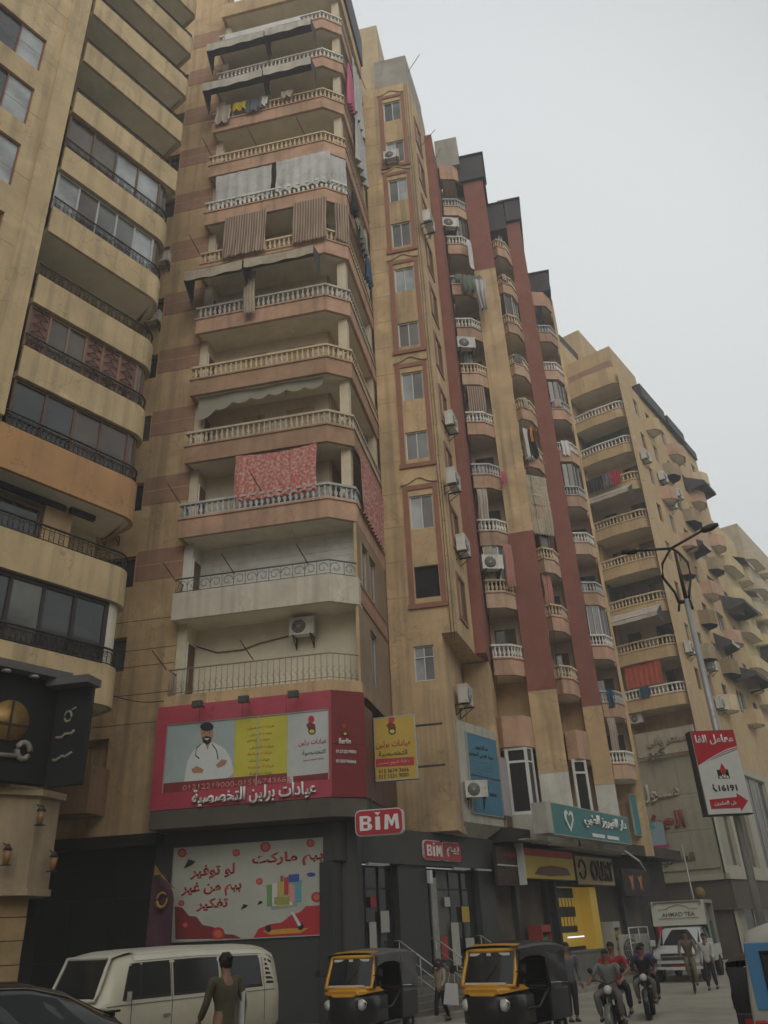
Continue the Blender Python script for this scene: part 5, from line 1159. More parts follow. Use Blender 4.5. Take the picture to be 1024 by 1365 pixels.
t, a, b = board('yellow food shop fascia with a brown smear of faded letters', FG, -0.6, (696, 1150), (765, 1155), 5.05, 3.95, flatmat('dull_yellow', (0.62, 0.47, 0.04)), 0.2, fm=SHEET)
MB().use(P_RED).box(a, b, -0.63, -0.602, 4.78, 5.04).build('red_strip', None, t); MB().use(flatmat('brown_smear', (0.16, 0.06, 0.03))).extr([(a + (b - a) * x, -0.62, 4.05 + z) for x, z in ((0.2, 0.05), (0.5, 0), (0.9, 0.08), (0.85, 0.34), (0.55, 0.42), (0.3, 0.33))], (0, 0.015, 0)).build('faded_lettering', None, t, fix=True)
MB().use(WHITEM).box(a - 0.1, a - 0.04, -0.75, -0.4, 3.7, 5.2).build('side_rim', None, t)
t, a, b = board('beige fascia with carved brown letters reading OURY', FG, -0.6, (768, 1158), (818, 1165), 4.95, 3.8, surf('beige_wood_fascia', (0.44, 0.35, 0.20), streak=0.15), 0.2, fm=SHEET)
lettering('OURY', FG, (a + (b - a) * 0.66, -0.62, 4.38), (b - a) * 0.60, 0.85, surf('brown_letters', (0.06, 0.04, 0.025), rough=0.5), t, 0.08, 0.02, 'raised_letters')
MB().use(surf('brown_letters', (0.1, 0.07, 0.04))).tube([(a + 0.6 + 0.35 * math.cos(R(q)), -0.64, 4.4 + 0.38 * math.sin(R(q))) for q in range(200, 560, 30)], 0.05, 5).build('carved_mark', None, t)
t, a, b = board('dark framed sweet shop sign with red Arabic letters beside the yellow fascia', FG, -0.45, (661, 1135), (692, 1140), 5.0, 3.7, surf('dark_picture', (0.07, 0.04, 0.03), var=0.6, scale=6), 0.12, fm=SHEET)
ptext('حلويات', FG, -0.46, (672, 1138), (690, 1140), 0.25, P_RED, t, bold=0.03)
MB().use(WHITEM).box(a, b, -0.47, -0.452, 4.36, 4.4).build('cross_bar', None, t)
for i, (x, lab, col) in enumerate(((12.0, 'tall drinks fridge with bottles by the first food shop pillar', (0.30, 0.05, 0.04)), (19.3, 'white drinks fridge near the large air conditioner', (0.45, 0.45, 0.42)))):
    t = thing('drinks_fridge', lab, 'fridge'); put(t, FG, x, -0.35, 0.14)
    MB().use(flatmat('fridge%d' % i, col)).box(-0.4, 0.4, -0.3, 0.3, 0, 0.15).box(-0.4, -0.35, -0.3, 0.3, 0.15, 1.9).box(0.35, 0.4, -0.3, 0.3, 0.15, 1.9).box(-0.35, 0.35, 0.25, 0.3, 0.15, 1.9).box(-0.4, 0.4, -0.3, 0.3, 1.9, 2.15).build('cabinet', None, t)
    for s in range(4): MB().use(ALU).box(-0.34, 0.34, -0.25, 0.24, 0.3 + 0.4 * s, 0.32 + 0.4 * s).build('shelf', None, t)
    bm_ = MB().use(PST[i + 2]).lathe([(0.035, 0), (0.035, 0.17), (0.012, 0.24), (0.012, 0.28)], n=6).mesh('bottle')
    for s in range(4):
        for q in range(6): link('bottle', bm_, t, (-0.27 + 0.108 * q, -0.18, 0.325 + 0.4 * s))
CRC = [surf('crate_red', (0.3, 0.03, 0.03), obj=True), surf('crate_blue', (0.03, 0.07, 0.22), obj=True), surf('crate_green', (0.04, 0.15, 0.06), obj=True)]
for i, (x, k, nm_) in enumerate(((13.3, 0, 'red crate at the bottom of the low stack by the food shops'), (13.3, 1, 'blue crate on top of the low stack by the food shops'), (21.8, 2, 'green crate alone on the pavement near the leaning stand'))):
    t = thing('crate', nm_, 'crate', group='crates outside the food shops'); put(t, FG, x, -0.7, 0.14 + (0.3 if i == 1 else 0), 0.1 * i)
    g = MB().use(CRC[k]); g.box(-0.25, 0.25, -0.18, 0.18, 0, 0.02)
    for z in (0.04, 0.14, 0.23): g.box(-0.25, 0.25, -0.19, -0.175, z, z + 0.05).box(-0.25, 0.25, 0.175, 0.19, z, z + 0.05).box(-0.26, -0.245, -0.18, 0.18, z, z + 0.05).box(0.245, 0.26, -0.18, 0.18, z, z + 0.05)
    for sx in (-0.245, 0.245):
        for sy in (-0.18, 0.18): g.box(sx - 0.015, sx + 0.015, sy - 0.015, sy + 0.015, 0, 0.29)
    g.build('crate_shell', None, t)
# corrugated sheet awning over the food shops
t = frame_thing('sheet_awning', 'bent pale corrugated sheet awning over the food shops', 'awning', FG)
g = MB().use(surf('pale_sheet', (0.42, 0.41, 0.36), var=0.25, scale=2))
for i in range(26): x = 10.0 + i * 0.4; g.box(x, x + 0.36, -1.3 + (0.25 if i % 2 else 0.0) * 0.2, -0.3, 5.26 - i * 0.006, 5.30 - i * 0.006)
g.build('corrugated_sheet', None, t); MB().use(WHITEM).tube([(16.0, -1.3, 5.3), (20.2, -1.3, 5.25), (21.8, -1.35, 4.85), (22.4, -1.35, 4.45)], 0.045, 6).build('edge_pipe', None, t)
t, a, b = board('small dark sign with orange figures at the far end of the shops', FG, -0.6, (826, 1146), (862, 1150), 4.55, 3.4, surf('black_board', (0.03, 0.028, 0.025)), 0.12, fm=SHEET)
for q, cx in enumerate((0.3, 0.62)):
    X = a + (b - a) * cx; MB().use(flatmat('orange', (0.45, 0.16, 0.03))).extr([(X + p[0], -0.62, 4.0 + p[1]) for p in ((-0.2, -0.45), (-0.1, -0.1), (-0.35, 0.3), (0, 0.2), (0.3, 0.35), (0.15, -0.1), (0.25, -0.45), (0.03, -0.2))], (0, 0.01, 0)).build('orange_figure', None, t, fix=True)
# mall signs (frame FM)
t = frame_thing('mall_sign', 'raised Arabic mall letters, white word above red word, on the pale front', 'sign', FM)
ptext('مـــول', FM, -0.45, (853, 1064), (905, 1050), 1.15, surf('silver_letters', (0.45, 0.42, 0.33), rough=0.4), t, depth=0.12, bold=0.03, name='raised_letters')
ptext('العشـ', FM, -0.45, (854, 1100), (912, 1088), 1.0, surf('red_raised_letters', (0.25, 0.03, 0.025), rough=0.4), t, depth=0.12, bold=0.03, name='raised_letters')
ptext('العشري', FM, -0.45, (882, 1152), (926, 1140), 0.7, surf('bronze_letters', (0.12, 0.10, 0.07), rough=0.5), t, depth=0.08, bold=0.02, name='small_letters')
t, a, b = board('pale blue clinic poster hung below the red mall letters', FM, -0.6, (855, 1115), (886, 1112), FM.y(870, 1097, -0.6).z, FM.y(870, 1131, -0.6).z, flatmat('pale_blue2', (0.27, 0.38, 0.46)), 0.05)
flat(FM, -0.6, ell(868, 1103, 6, 3, 12), flatmat('teal_spot', (0.05, 0.35, 0.4)), t, 'logo_shape', 1); MB().use(flatmat('magenta', (0.4, 0.03, 0.12))).box(a + 0.1, b + 0.2, -0.63, -0.602, FM.y(870, 1131, -0.6).z, FM.y(870, 1131, -0.6).z + 0.14).build('magenta_strip', None, t)
v0 = FM.y(850, 985, -0.8); v1 = FM.y(926, 970, -0.8)
t, a, b = board('weathered pale sign with dark Arabic lettering between balconies and mall front', FM, -0.8, (850, 1000), (926, 985), 12.9, 11.45, surf('weathered_sign', (0.40, 0.37, 0.29), streak=0.5, var=0.2), 0.2)
ptext('كير', FM, -0.82, (862, 1008), (888, 1002), 0.7, surf('bronze_letters', (0.12, 0.1, 0.07)), t, depth=0.05, bold=0.04); ptext('سنتر يانى', FM, -0.82, (862, 993), (915, 982), 0.6, surf('faded_letters', (0.28, 0.24, 0.18)), t, depth=0.05, bold=0.03)
MB().use(surf('brown_shop_figure', (0.3, 0.2, 0.08))).box(2.2, 3.3, -0.86, -0.81, 2.7, 3.2).lathe([(0.3, -0.86), (0.3, -0.81)], c=(2.75, 0, 3.55), n=12, axis='y').build('painted_figure', None, frame_thing('fascia_picture', 'small painted head and shoulders on the brown mall fascia', 'picture', FM))

# ================================================================== street lamp with the alfa sign
FP = Frame(0, 20, 0)
base = FP.y(1008, 1225, 0); base.z = 0
top = FP.y(905, 735, 0); XP = (base.x + top.x) / 2
t = thing('street_lamp', 'tall grey double-armed street lamp with a heart shaped frame, behind the red and white sign', 'street lamp'); put(t, FP, XP, 0, 0)
PG = surf('galvanised_pole', (0.36, 0.36, 0.35), rough=0.4, metal=0.4, var=0.15, streak=0.3)
zc = FP.y(905, 800, 0).z
MB().use(PG).tube([(0, 0, 0), (0, 0, zc)], [0.095, 0.07], 10).lathe([(0.2, 0), (0.2, 0.1), (0.12, 0.3)], n=10).build('pole', None, t)
MB().use(IRON).tube([(0, 0, zc), (0.0, 0, top.z)], [0.05, 0.035], 8).build('upper_pole', None, t)
def lp(px, py): v = FP.y(px, py, 0); return (v.x - XP, 0, v.z)
g = MB().use(IRON)
g.tube([lp(*p) for p in ((905, 803), (900, 790), (884, 770), (883, 752), (892, 735), (895, 731))], 0.035, 6).tube([lp(*p) for p in ((918, 806), (919, 790), (921, 768), (917, 750), (905, 737), (896, 731))], 0.035, 6)
g.tube([lp(*p) for p in ((905, 815), (906, 800))], 0.03, 5).tube([lp(*p) for p in ((924, 812), (918, 796))], 0.03, 5); g.box(*[0, 0, 0, 0, 0, 0]) if False else None
g.tube([lp(905, 803), lp(920, 801)], 0.05, 6); g.build('heart_frame', None, t)
for nm, a, b, c_, lab in (('lamp_arm', (895, 731), (850, 734), (829, 736), None), ('lamp_arm', (895, 731), (935, 708), (957, 699), None)):
    MB().use(IRON).tube([lp(*a), lp(*b)], 0.035, 6).build('arm', None, t)
    p, q = Vector(lp(*b)), Vector(lp(*c_)); d = (q - p)
    MB().use(IRON).tube([p, p + d * 0.15, p + d * 0.6, q], [0.04, 0.09, 0.10, 0.05], 8).build('lamp_head', None, t)
# alfa sign on the pole
FAl = Frame(3.7, 19.45, 14)
t = frame_thing('pole_sign', 'red and white laboratory sign box with dark side mounted on the lamp pole', 'sign', FAl)
tl, tr, bl, br = [FAl.y(*p, 0) for p in ((921, 981), (977, 968), (947, 1088), (1003, 1081))]
x0, x1, z1, z0 = (tl.x + bl.x) / 2, (tr.x + br.x) / 2, (tl.z + tr.z) / 2, (bl.z + br.z) / 2
MB().use(flatmat('white_sign', (0.60, 0.62, 0.60))).box(x0, x1, 0, 0.04, z0, z1).build('face', None, t)
MB().use(DKGREY).box(x0 - 0.02, x1 + 0.02, 0.041, 0.30, z0 - 0.02, z1 + 0.02).build('side_box', None, t)
w_, h_ = x1 - x0, z1 - z0
def sp(u, v): return (x0 + u * w_, z0 + v * h_)
flat(FAl, 0, [sp(0, 0.58), sp(0, 1), sp(1, 1), sp(1, 0.80), sp(0.75, 0.77), sp(0.5, 0.715), sp(0.25, 0.65)], P_RED, t, 'red_field', 1, px=False)
flat(FAl, 0, [sp(0.14, 0.60), sp(0.4, 0.675), sp(0.7, 0.745), sp(1, 0.785), sp(1, 0.775), sp(0.7, 0.735), sp(0.4, 0.665)], P_RED, t, 'red_arc', 1, px=False); flat(FAl, 0, [sp(0.3, 0.63), sp(0.6, 0.70), sp(0.98, 0.765), sp(0.98, 0.757), sp(0.6, 0.692)], P_BLACK, t, 'black_arc', 1, px=False)
def st(txt, u, v, w, h, m, bold=0.015): c = sp(u, v); return lettering(txt, FAl, (c[0], -0.004, c[1]), w * w_, h * h_, m, t, 0.006, bold)
st('معامل الفا', 0.5, 0.89, 0.88, 0.13, WHITEL, 0.03)
flat(FAl, 0, [sp(0.4, 0.41), sp(0.4, 0.52), sp(0.66, 0.52), sp(0.66, 0.41)], P_BLACK, t, 'logo_square', 1, px=False); flat(FAl, 0, [sp(0.54, 0.60), sp(0.47, 0.52), sp(0.48, 0.48), sp(0.54, 0.465), sp(0.6, 0.48), sp(0.61, 0.52)], P_RED, t, 'red_drop', 3, px=False)
st('alfa', 0.53, 0.435, 0.22, 0.05, WHITEL); st('16191', 0.56, 0.30, 0.42, 0.075, P_BLACK, 0.03)
c = sp(0.27, 0.30); MB().use(P_BLACK).tube([(c[0] - 0.03, -0.01, c[1] + 0.08), (c[0] - 0.04, -0.01, c[1]), (c[0] + 0.02, -0.01, c[1] - 0.06)], 0.018, 5).build('phone_mark', None, t)
flat(FAl, 0, [sp(0.08, 0.06), sp(0.08, 0.17), sp(0.72, 0.19), sp(0.72, 0.235), sp(0.95, 0.14), sp(0.74, 0.02), sp(0.74, 0.06)], P_RED, t, 'red_arrow', 1, px=False); st('ش العشرين', 0.42, 0.12, 0.5, 0.06, WHITEL, 0.02)
MB().use(IRON).box((x0 + x1) / 2 - 0.3, (x0 + x1) / 2 + 0.3, 0.32, 0.4, z1 - 0.3, z1 - 0.2).box((x0 + x1) / 2 - 0.3, (x0 + x1) / 2 + 0.3, 0.32, 0.4, z0 + 0.2, z0 + 0.3).build('clamp', None, t)
v = FM.y(928, 1205, -3); t = thing('thin_pole', 'thin leaning pale pole in front of the mall', 'pole'); put(t, FM, v.x, -3, 0); MB().use(PG).tube([(0, 0, 0), (-0.15, 0, 6.0)], 0.05, 6).build('shaft', None, t)

# ================================================================== air conditioners
v = FA.y(402, 835, 0.9)
ac_unit('air conditioner on the cream back wall above the lowest barred balcony', FA, v.x, 1.05, v.z - 0.3, 0, 1.05)
g = MB().use(IRON); pts = [FA.y(x, y, 1.36) for x, y in ((385, 848), (345, 858), (325, 866), (290, 870), (262, 862))]; g.tube([(p.x, 1.34, p.z) for p in pts], 0.02, 5); g.build('wall_cable', None, A)
side = [((572, 196), 'topmost'), ((572, 298), 'second from the top'), ((602, 566), 'fifth window level'), ((605, 643), 'x'), ((618, 731), 'y'), ((621, 931), 'z')]
labs = ['air conditioner on the tower flank just under the roof', 'air conditioner on the tower flank a little below the top one', 'air conditioner on the tower flank at mid height, highest of the middle three', 'air conditioner on the tower flank, middle of the middle three', 'air conditioner on the tower flank, lowest of the middle three', 'air conditioner on the ochre wall above the white bay']
for (p, _), lab in zip(side, labs):
    v = FB.x(p[0], p[1], 3.15 if p[1] < 900 else 2.6); ac_unit(lab, FB, v.x, v.y, v.z - 0.3, R(84), 1.25)
v = FB.y(525, 209, -0.25); ac_unit('air conditioner standing under the second highest tower window', FB, 1.5, -0.32, v.z - 0.3, 0, 1.0)
for (px, py, x, lab) in ((600, 300, 3.75, 'air conditioner in the second highest bowed balcony of the left stack'), (621, 460, 3.75, 'air conditioner inside a bowed balcony beside the dark red strip, mid height'), (656, 752, 3.9, 'air conditioner hanging low beside the dark red strip over pink curtains')):
    v = FB.y(px, py, 5.35); ac_unit(lab, FB, v.x, 5.3, v.z - 0.35, R(20), 1.2)
v = FG.y(633, 1053, -0.9); ac_unit('air conditioner on the left part of the blue doctor sign', FG, v.x, -0.95, v.z - 0.3, R(-50), 1.0)
v = FG.y(710, 1080, -0.4); ac_unit('air conditioner under the white framed bay window beside the teal sign', FG, v.x, -0.5, v.z - 0.3, R(-20), 1.1)
for i, (px, py, lab) in enumerate(((203, 424, 'air conditioner at the rounded end of the left building, level with the lattice windows'), (216, 345, 'air conditioner tucked beside the left building, highest of three'), (147, 705, 'air conditioner under the large orange overhang of the left building'))):
    v = FA.y(px, py, 0.3); ac_unit(lab, FA, v.x, 0.28, v.z - 0.3, 0, 0.95)
mall_ac = [((862, 610), 'highest'), ((885, 638), ''), ((905, 660), ''), ((897, 672), ''), ((921, 866), ''), ((950, 888), ''), ((962, 940), '')]
for i, (p, _) in enumerate(mall_ac):
    v = FM.x(p[0], p[1], XM + 0.3)
    if 0 < v.y < 40: ac_unit('air conditioner on the mall building flank, %s' % ['nearest the roof', 'just below the roofline windows', 'upper middle', 'upper middle, lower one', 'low and nearest the lamp', 'low, farther down the street', 'lowest of the row'][i], FM, XM + 0.28, v.y, v.z - 0.3, R(90), 1.3)
v = FM.y(847, 962, 0.6); ac_unit('air conditioner in the dark recess above the weathered mall sign', FM, v.x + 0.2, 0.4, v.z - 0.2, 0, 1.0)
v = FG.x(828, 1235, 20); ac_unit('large air conditioner standing on the pavement by the food shops', FG, 20.2, -0.8, 0.5, R(-30), 2.0, bracket=False)
t = frame_thing('steel_rack', 'pale metal rack around the large air conditioner on the pavement', 'rack', FG)
g = MB().use(WHITEM)
for x in (19.0, 20.2, 21.4): g.tube([(x, -1.3, 0.14), (x, -1.3, 2.0)], 0.03, 5)
for z in (0.8, 1.4, 2.0): g.tube([(19, -1.3, z), (21.4, -1.3, z)], 0.03, 5)
g.build('rack_frame', None, t)

# ================================================================== awnings, curtains, laundry on A
def awning(label, F, x0, x1, zt, out, drop, mat, under, y0=0.0, val=0.28, drape=None, group=None, rz=0, ox=0, oy=0):
    """canvas awning: sloping canopy, front valance, side cheeks and folding arms"""
    t = thing('awning', label, 'awning', group=group); put(t, F, x0, y0, zt, rz); w = x1 - x0
    def fn(u, v): return (u * w, -out * v, -drop * v - 0.10 * math.sin(v * math.pi) * (0.6 + 0.4 * math.sin(u * 9)) )
    g = MB().use(mat); g.grid(fn, 20, 6); 
    g.grid(lambda u, v: (u * w, -out - 0.01, -drop - val * v * (0.94 + 0.06 * math.sin(u * w * 6) + 0.03 * math.sin(u * w * 2.3)) - 0.05 * math.sin(u * 3.14) ), 30, 2)
    g.build('canopy', None, t)
    g = MB().use(under); g.grid(lambda u, v: (u * w * 0.996 + 0.01, -out * v + 0.0, fn(u, v)[2] - 0.03), 20, 6)  # separate under-sheet, the shade below the canopy put into its colour
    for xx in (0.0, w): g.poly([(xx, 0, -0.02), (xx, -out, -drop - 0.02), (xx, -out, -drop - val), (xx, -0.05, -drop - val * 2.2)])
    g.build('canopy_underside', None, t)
    for xx in (0.05, w - 0.05): MB().use(IRON).tube([(xx, 0, -1.2), (xx, -out, -drop - 0.03)], 0.02, 5).build('arm', None, t)
    return t
v = FA.y(340, 355, -0.9)
awning('dirty cream canvas awning on the left half of a middle balcony of the corner building', FA, -3.5, -0.9, ZR[6] - 1.55, 1.0, 0.42, CANVAS_T, CANVAS_D, val=0.55)
awning('dirty cream canvas awning on the right half of a middle balcony, joined to its twin', FA, -0.85, 2.2, ZR[6] - 1.5, 0.95, 0.4, CANVAS_T, CANVAS_D, val=0.5)
awning('grey canvas awning above the balcony with the yellow cloth, left half', FA, -3.5, -0.4, ZR[10] - 1.62, 0.95, 0.45, CANVAS, CANVAS_D, val=0.6)
awning('grey canvas awning above the balcony with the yellow cloth, right half', FA, -0.35, 2.1, ZR[10] - 1.58, 0.95, 0.42, CANVAS, CANVAS_D, val=0.6)
awning('topmost grey canvas awning of the corner building, left half', FA, -3.5, -0.4, ZR[11] - 1.62, 0.95, 0.45, CANVAS, CANVAS_D, val=0.6)
awning('topmost grey canvas awning of the corner building, right half', FA, -0.35, 2.1, ZR[11] - 1.58, 0.95, 0.42, CANVAS, CANVAS_D, val=0.6)
def crt(label, x0, x1, zt, h, mat, y=-0.06, name='curtain', cat='curtain', F=FA, **kw):
    return cloth(label, cat, F, x0, y, zt, x1 - x0, h, mat, name=name, **kw)
def sc_(k): return ZR[k + 1] - 1.42 - 0.04
REDC = printed('red_flowered_cloth', [(0.42, 0.10, 0.09), (0.46, 0.19, 0.16), (0.56, 0.38, 0.31)], 9)
crt('red flowered curtain hung in the balcony above the grey-white parapet', -1.2, 2.0, sc_(2), 1.95, REDC, y=-0.02, folds=9, amp=0.05, sag=0.12, seed=1)
o = crt('long red flowered curtain slanting down the street side of the corner building', 0, 4.2, sc_(2) - 0.1, 2.6, REDC, folds=12, amp=0.08, taper=0.1, seed=2); put(o, FA, 3.42, 0.95, sc_(2) + 0.1, R(90))
STRP = stripes('brown_striped_cloth', (0.17, 0.095, 0.075), (0.36, 0.29, 0.21), 2.6)
for i, (a, b, lab) in enumerate(((-2.25, -0.25, 'brown and cream striped curtain, left of two over a middle balcony'), (1.0, 2.55, 'brown and cream striped curtain, right of two beside the balcony corner'))):
    crt(lab, a, b, ZR[7] - 1.40, 2.55, STRP, y=-0.12, folds=12, amp=0.05, seed=i + 3, wind=0.12)
o = crt('narrow striped curtain on the chamfered corner of a middle balcony', 0, 0.7, 0, 2.3, STRP, folds=5, amp=0.05, seed=9); put(o, FA, 2.85, 0.2, ZR[7] - 1.44, R(40))
WHC = surf('white_sheet_cloth', (0.50, 0.50, 0.48), var=0.15, scale=2.5, streak=0.3)
crt('grey-white sheet curtain closing the left half of a balcony', -2.9, -0.1, sc_(7), 2.0, WHC, y=0.05, folds=5, amp=0.05, seed=5, taper=0.04)
crt('grey-white sheet curtain closing the right half of a balcony', 0.15, 2.75, sc_(7), 2.05, WHC, y=-0.03, folds=6, amp=0.05, seed=6)
o = crt('short grey-white sheet on the chamfer of the curtained balcony', 0, 0.9, 0, 2.0, WHC, folds=4, amp=0.05, seed=12); put(o, FA, 2.6, 0.15, sc_(7), R(38))
crt('narrow cream cloth hanging from the awning over a balustrade', 0, 0.5, 0, 2.3, CANVAS_T, folds=4, amp=0.06, seed=8).location = FA.w(-1.05, -0.35, ZR[5] + 1.15)
YC = surf('yellow_cloth', (0.55, 0.42, 0.03), var=0.1); GC = surf('grey_cloth', (0.12, 0.13, 0.15), var=0.3); WC = surf('white_cloth', (0.6, 0.6, 0.58), var=0.1); PC = surf('beige_cloth', (0.42, 0.36, 0.30), var=0.2); BC = surf('blue_cloth', (0.03, 0.08, 0.14), var=0.2)
REDCL = surf('red_cloth', (0.40, 0.03, 0.05), var=0.15); BLKC = surf('black_cloth', (0.02, 0.02, 0.025), var=0.3); PNKC = surf('pink_cloth', (0.5, 0.12, 0.2), var=0.1); ORC = surf('orange_cloth', (0.6, 0.17, 0.03)); GRNC = surf('green_grey_cloth', (0.16, 0.19, 0.16), var=0.3)
laun = [('beige garment drying at the left end of the line by the yellow cloth', -3.05, PC, 0.75, 1.25), ('bright yellow cloth on a high balcony balustrade', -2.2, YC, 0.7, 0.6), ('dark grey garments beside the yellow cloth', -1.45, GC, 0.8, 0.9), ('white shirt drying right of the grey garments', -0.8, WC, 0.45, 0.7), ('small pale towel drying farther right on the high balustrade', 0.35, PC, 0.6, 0.45)]
for i, (lab, x, m, w, h) in enumerate(laun): cloth(lab, 'laundry', FA, x, -0.2, ZR[9] + 0.15, w, h, m, folds=2, amp=0.05, seed=20 + i, group='laundry on the high corner balcony')
cloth('long row of white laundry under the topmost white balustrade', 'laundry', FA, -2.9, -0.3, ZR[11] - 0.55, 4.2, 0.9, WC, folds=14, amp=0.08, seed=31)
for i, (x, z, m, w, h, lab) in enumerate(((2.2, ZR[7] - 0.6, GRNC, 1.4, 1.2, 'grey-green garments on the street side line, upper'), (3.4, ZR[6] + 1.7, BC, 0.9, 1.6, 'dark blue garments hanging beside the tower wall'), (1.0, ZR[7] + 0.2, BLKC, 0.7, 1.3, 'black garment hanging from the street side balcony'), (1.0, ZR[10], PNKC, 0.8, 3.2, 'long pale pink cloth on the high street side'), (2.1, ZR[11] - 1.0, WHC, 2.2, 4.5, 'tall grey sheet hanging down the high street side'), (2.4, ZR[9] + 0.8, WHC, 2.2, 3.2, 'wind-blown grey sheet on the street side below the pink cloth'))):
    o = cloth(lab, 'laundry', FA, 0, 0, 0, w, h, m, folds=4, amp=0.12, seed=40 + i); put(o, FA, 3.5, x, z, R(90))
# rods for washing lines on the corner building
for i, (x, k) in enumerate(((-3.2, 1), (-1.0, 1), (1.7, 1), (-3.3, 0), (-0.2, 0), (-3.3, 2), (-0.1, 2), (-3.2, 8), (-0.9, 8), (1.5, 8), (-3.4, 6))):
    o = MB().use(IRON).tube([(x, -0.02, ZR[k] + 0.02), (x - 0.2, -0.75, ZR[k] + 0.5)], 0.022, 4).build('washing_line_rod', None, A)
# scalloped cloth valance under one soffit
def scal(u, v):
    x = 5.2 * u; n_ = 7; q = (u * n_) % 1.0; return (x, 0.03 * math.sin(x * 3), -(0.32 + 0.75 * math.exp(-u * 5) + 0.16 * math.sin(q * math.pi)) * v)
o = MB().use(surf('grey_green_valance', (0.30, 0.29, 0.23), var=0.15)).grid(scal, 84, 4).build('valance', None); put(o, FA, -3.0, 0.25, ZR[4] - 1.42); tag(o, 'scalloped grey-green cloth valance hanging under a balcony soffit of the corner building', 'valance')
# wing W laundry / curtains
def wcloth(lab, px, py, y, w, h, m, rz=R(20), cat='laundry', **kw):
    v = FB.y(px, py, y); o = cloth(lab, cat, FB, v.x, y, v.z, w, h, m, rz, **kw); return o
wcloth('striped curtain in a bowed balcony at mid height', 622, 514, 5.55, 0.95, 1.9, STRP, folds=7, amp=0.03, cat='curtain')
wcloth('bundle of silvery grey clothes blowing over the ochre strip', 615, 366, 5.2, 1.2, 1.3, GRNC, folds=4, amp=0.2, seed=3)
wcloth('long silvery cloth tail blowing beside the bowed balcony', 632, 372, 5.0, 0.7, 2.2, WHC, folds=3, amp=0.18, seed=4, taper=0.5)
wcloth('small pink cloth pegged on a rod at the ochre strip', 667, 628, 5.8, 0.25, 0.7, PNKC, folds=2)
wcloth('white and black clothes drying at the second stack', 696, 570, 9.1, 0.55, 2.0, WC, R(45), folds=3, amp=0.15, seed=6)
wcloth('black garments drying beside the red strip', 703, 572, 9.2, 0.5, 1.8, BLKC, R(45), folds=3, amp=0.15, seed=7)
wcloth('orange cloth strip drying at the second stack', 706, 568, 9.15, 0.18, 1.0, ORC, R(45), folds=1, seed=8)
wcloth('large tan cloth covering a whole balcony between the two red strips', 700, 632, 9.3, 1.35, 3.6, CANVAS_T, R(35), folds=8, amp=0.08, cat='curtain', seed=9)
wcloth('salmon curtain at the right of a low bowed balcony', 670, 725, 5.6, 0.45, 2.2, surf('salmon_cloth', (0.45, 0.22, 0.18), var=0.15), R(30), folds=4, amp=0.05, cat='curtain')
wcloth('salmon curtain in a low balcony between the red strips', 722, 765, 9.7, 0.5, 2.2, surf('salmon_cloth', (0.45, 0.22, 0.18)), R(30), folds=4, amp=0.05, cat='curtain')
v = FB.y(625, 322, 5.2); wcloth('pale board-like sheet hung beside the dark red strip', 622, 318, 5.4, 0.45, 2.2, WC, R(60), folds=1, amp=0.01)
ORD = ['topmost', 'second', 'third', 'fourth', 'fifth', 'sixth', 'seventh', 'eighth', 'ninth', 'tenth']
CLM = {'grey': GC, 'white': WC, 'dark blue': BC, 'beige': PC, 'black': BLKC, 'green-grey': GRNC}
rl = random.Random(11)
for nm, path, yb, xa, xb, k0, k1 in STK:
    for k in range(k0, k1 + 1):
        if rl.random() < 0.5 or (nm, k) in {('B1', 9), ('B2', 3), ('B2', 8), ('B2', 4), ('B2', 5)}: continue
        cn = rl.choice(list(CLM)); zt = ZR[k] + dz_[nm]; w = rl.uniform(0.3, 0.6)
        kind = rl.random()
        p_ = Vector(path[1]).lerp(Vector(path[2]), rl.uniform(0.1, 0.5)); an_ = math.atan2(path[2][1] - path[1][1], path[2][0] - path[1][0])
        if kind < 0.55: cloth('%s cloth over the rail, %s balcony from the top, %s bowed stack' % (cn, ORD[k1 - k], {'B1': 'left', 'B2': 'middle', 'B3': 'right'}[nm]), 'laundry', FB, p_.x, p_.y - 0.12, zt + 0.06, w, rl.uniform(0.5, 1.1), CLM[cn], an_, folds=2, amp=0.05, seed=k * 7)
        else: cloth('%s curtain half drawn, %s balcony from the top, %s bowed stack' % (cn, ORD[k1 - k], {'B1': 'left', 'B2': 'middle', 'B3': 'right'}[nm]), 'curtain', FB, p_.x, p_.y + 0.05, zt + 1.75, w, 1.9, CLM[cn], an_, folds=3, amp=0.05, seed=k * 5)
# mall building awnings and laundry
def mz(k): return MZ[k]
awning('cream canvas awning above the second dark balcony of the mall building', FM, 0.0, 3.6, MZ[5] - 1.0, 1.1, 0.8, CANVAS, CANVAS_D)
awning('cream canvas awning on a lower balcony of the mall building', FM, 0.0, 3.8, MZ[2] - 1.0, 1.1, 0.8, CANVAS, CANVAS_D)
REDO = printed('orange_red_cloth', [(0.36, 0.07, 0.04), (0.42, 0.10, 0.05)], 4)
cloth('plain orange red curtain in the lowest mall building balcony', 'curtain', FM, 0.4, 0.1, MZ[1] - 0.95, 2.5, 2.1, REDO, folds=7, amp=0.04)
cloth('blue towel on the white balustrade of the lowest mall building balcony', 'laundry', FM, 1.3, -0.25, MZ[0] + 0.05, 0.65, 0.75, BC, folds=2, amp=0.03)
for i, (x, w, m) in enumerate(((0.2, 0.9, BLKC), (1.0, 0.7, BLKC), (1.7, 0.6, GC), (2.3, 0.45, REDCL), (2.65, 0.4, REDCL))): cloth(['black garment at the left of the mall building washing line', 'black garment second on the mall building washing line', 'grey garment in the middle of the mall building washing line', 'red garment on the mall building washing line', 'red garment at the right end of the mall building washing line'][i], 'laundry', FM, x, -0.5, MZ[5] + 0.2, w, 1.1, m, folds=2, amp=0.06, seed=60 + i, group='washing on the mall building')
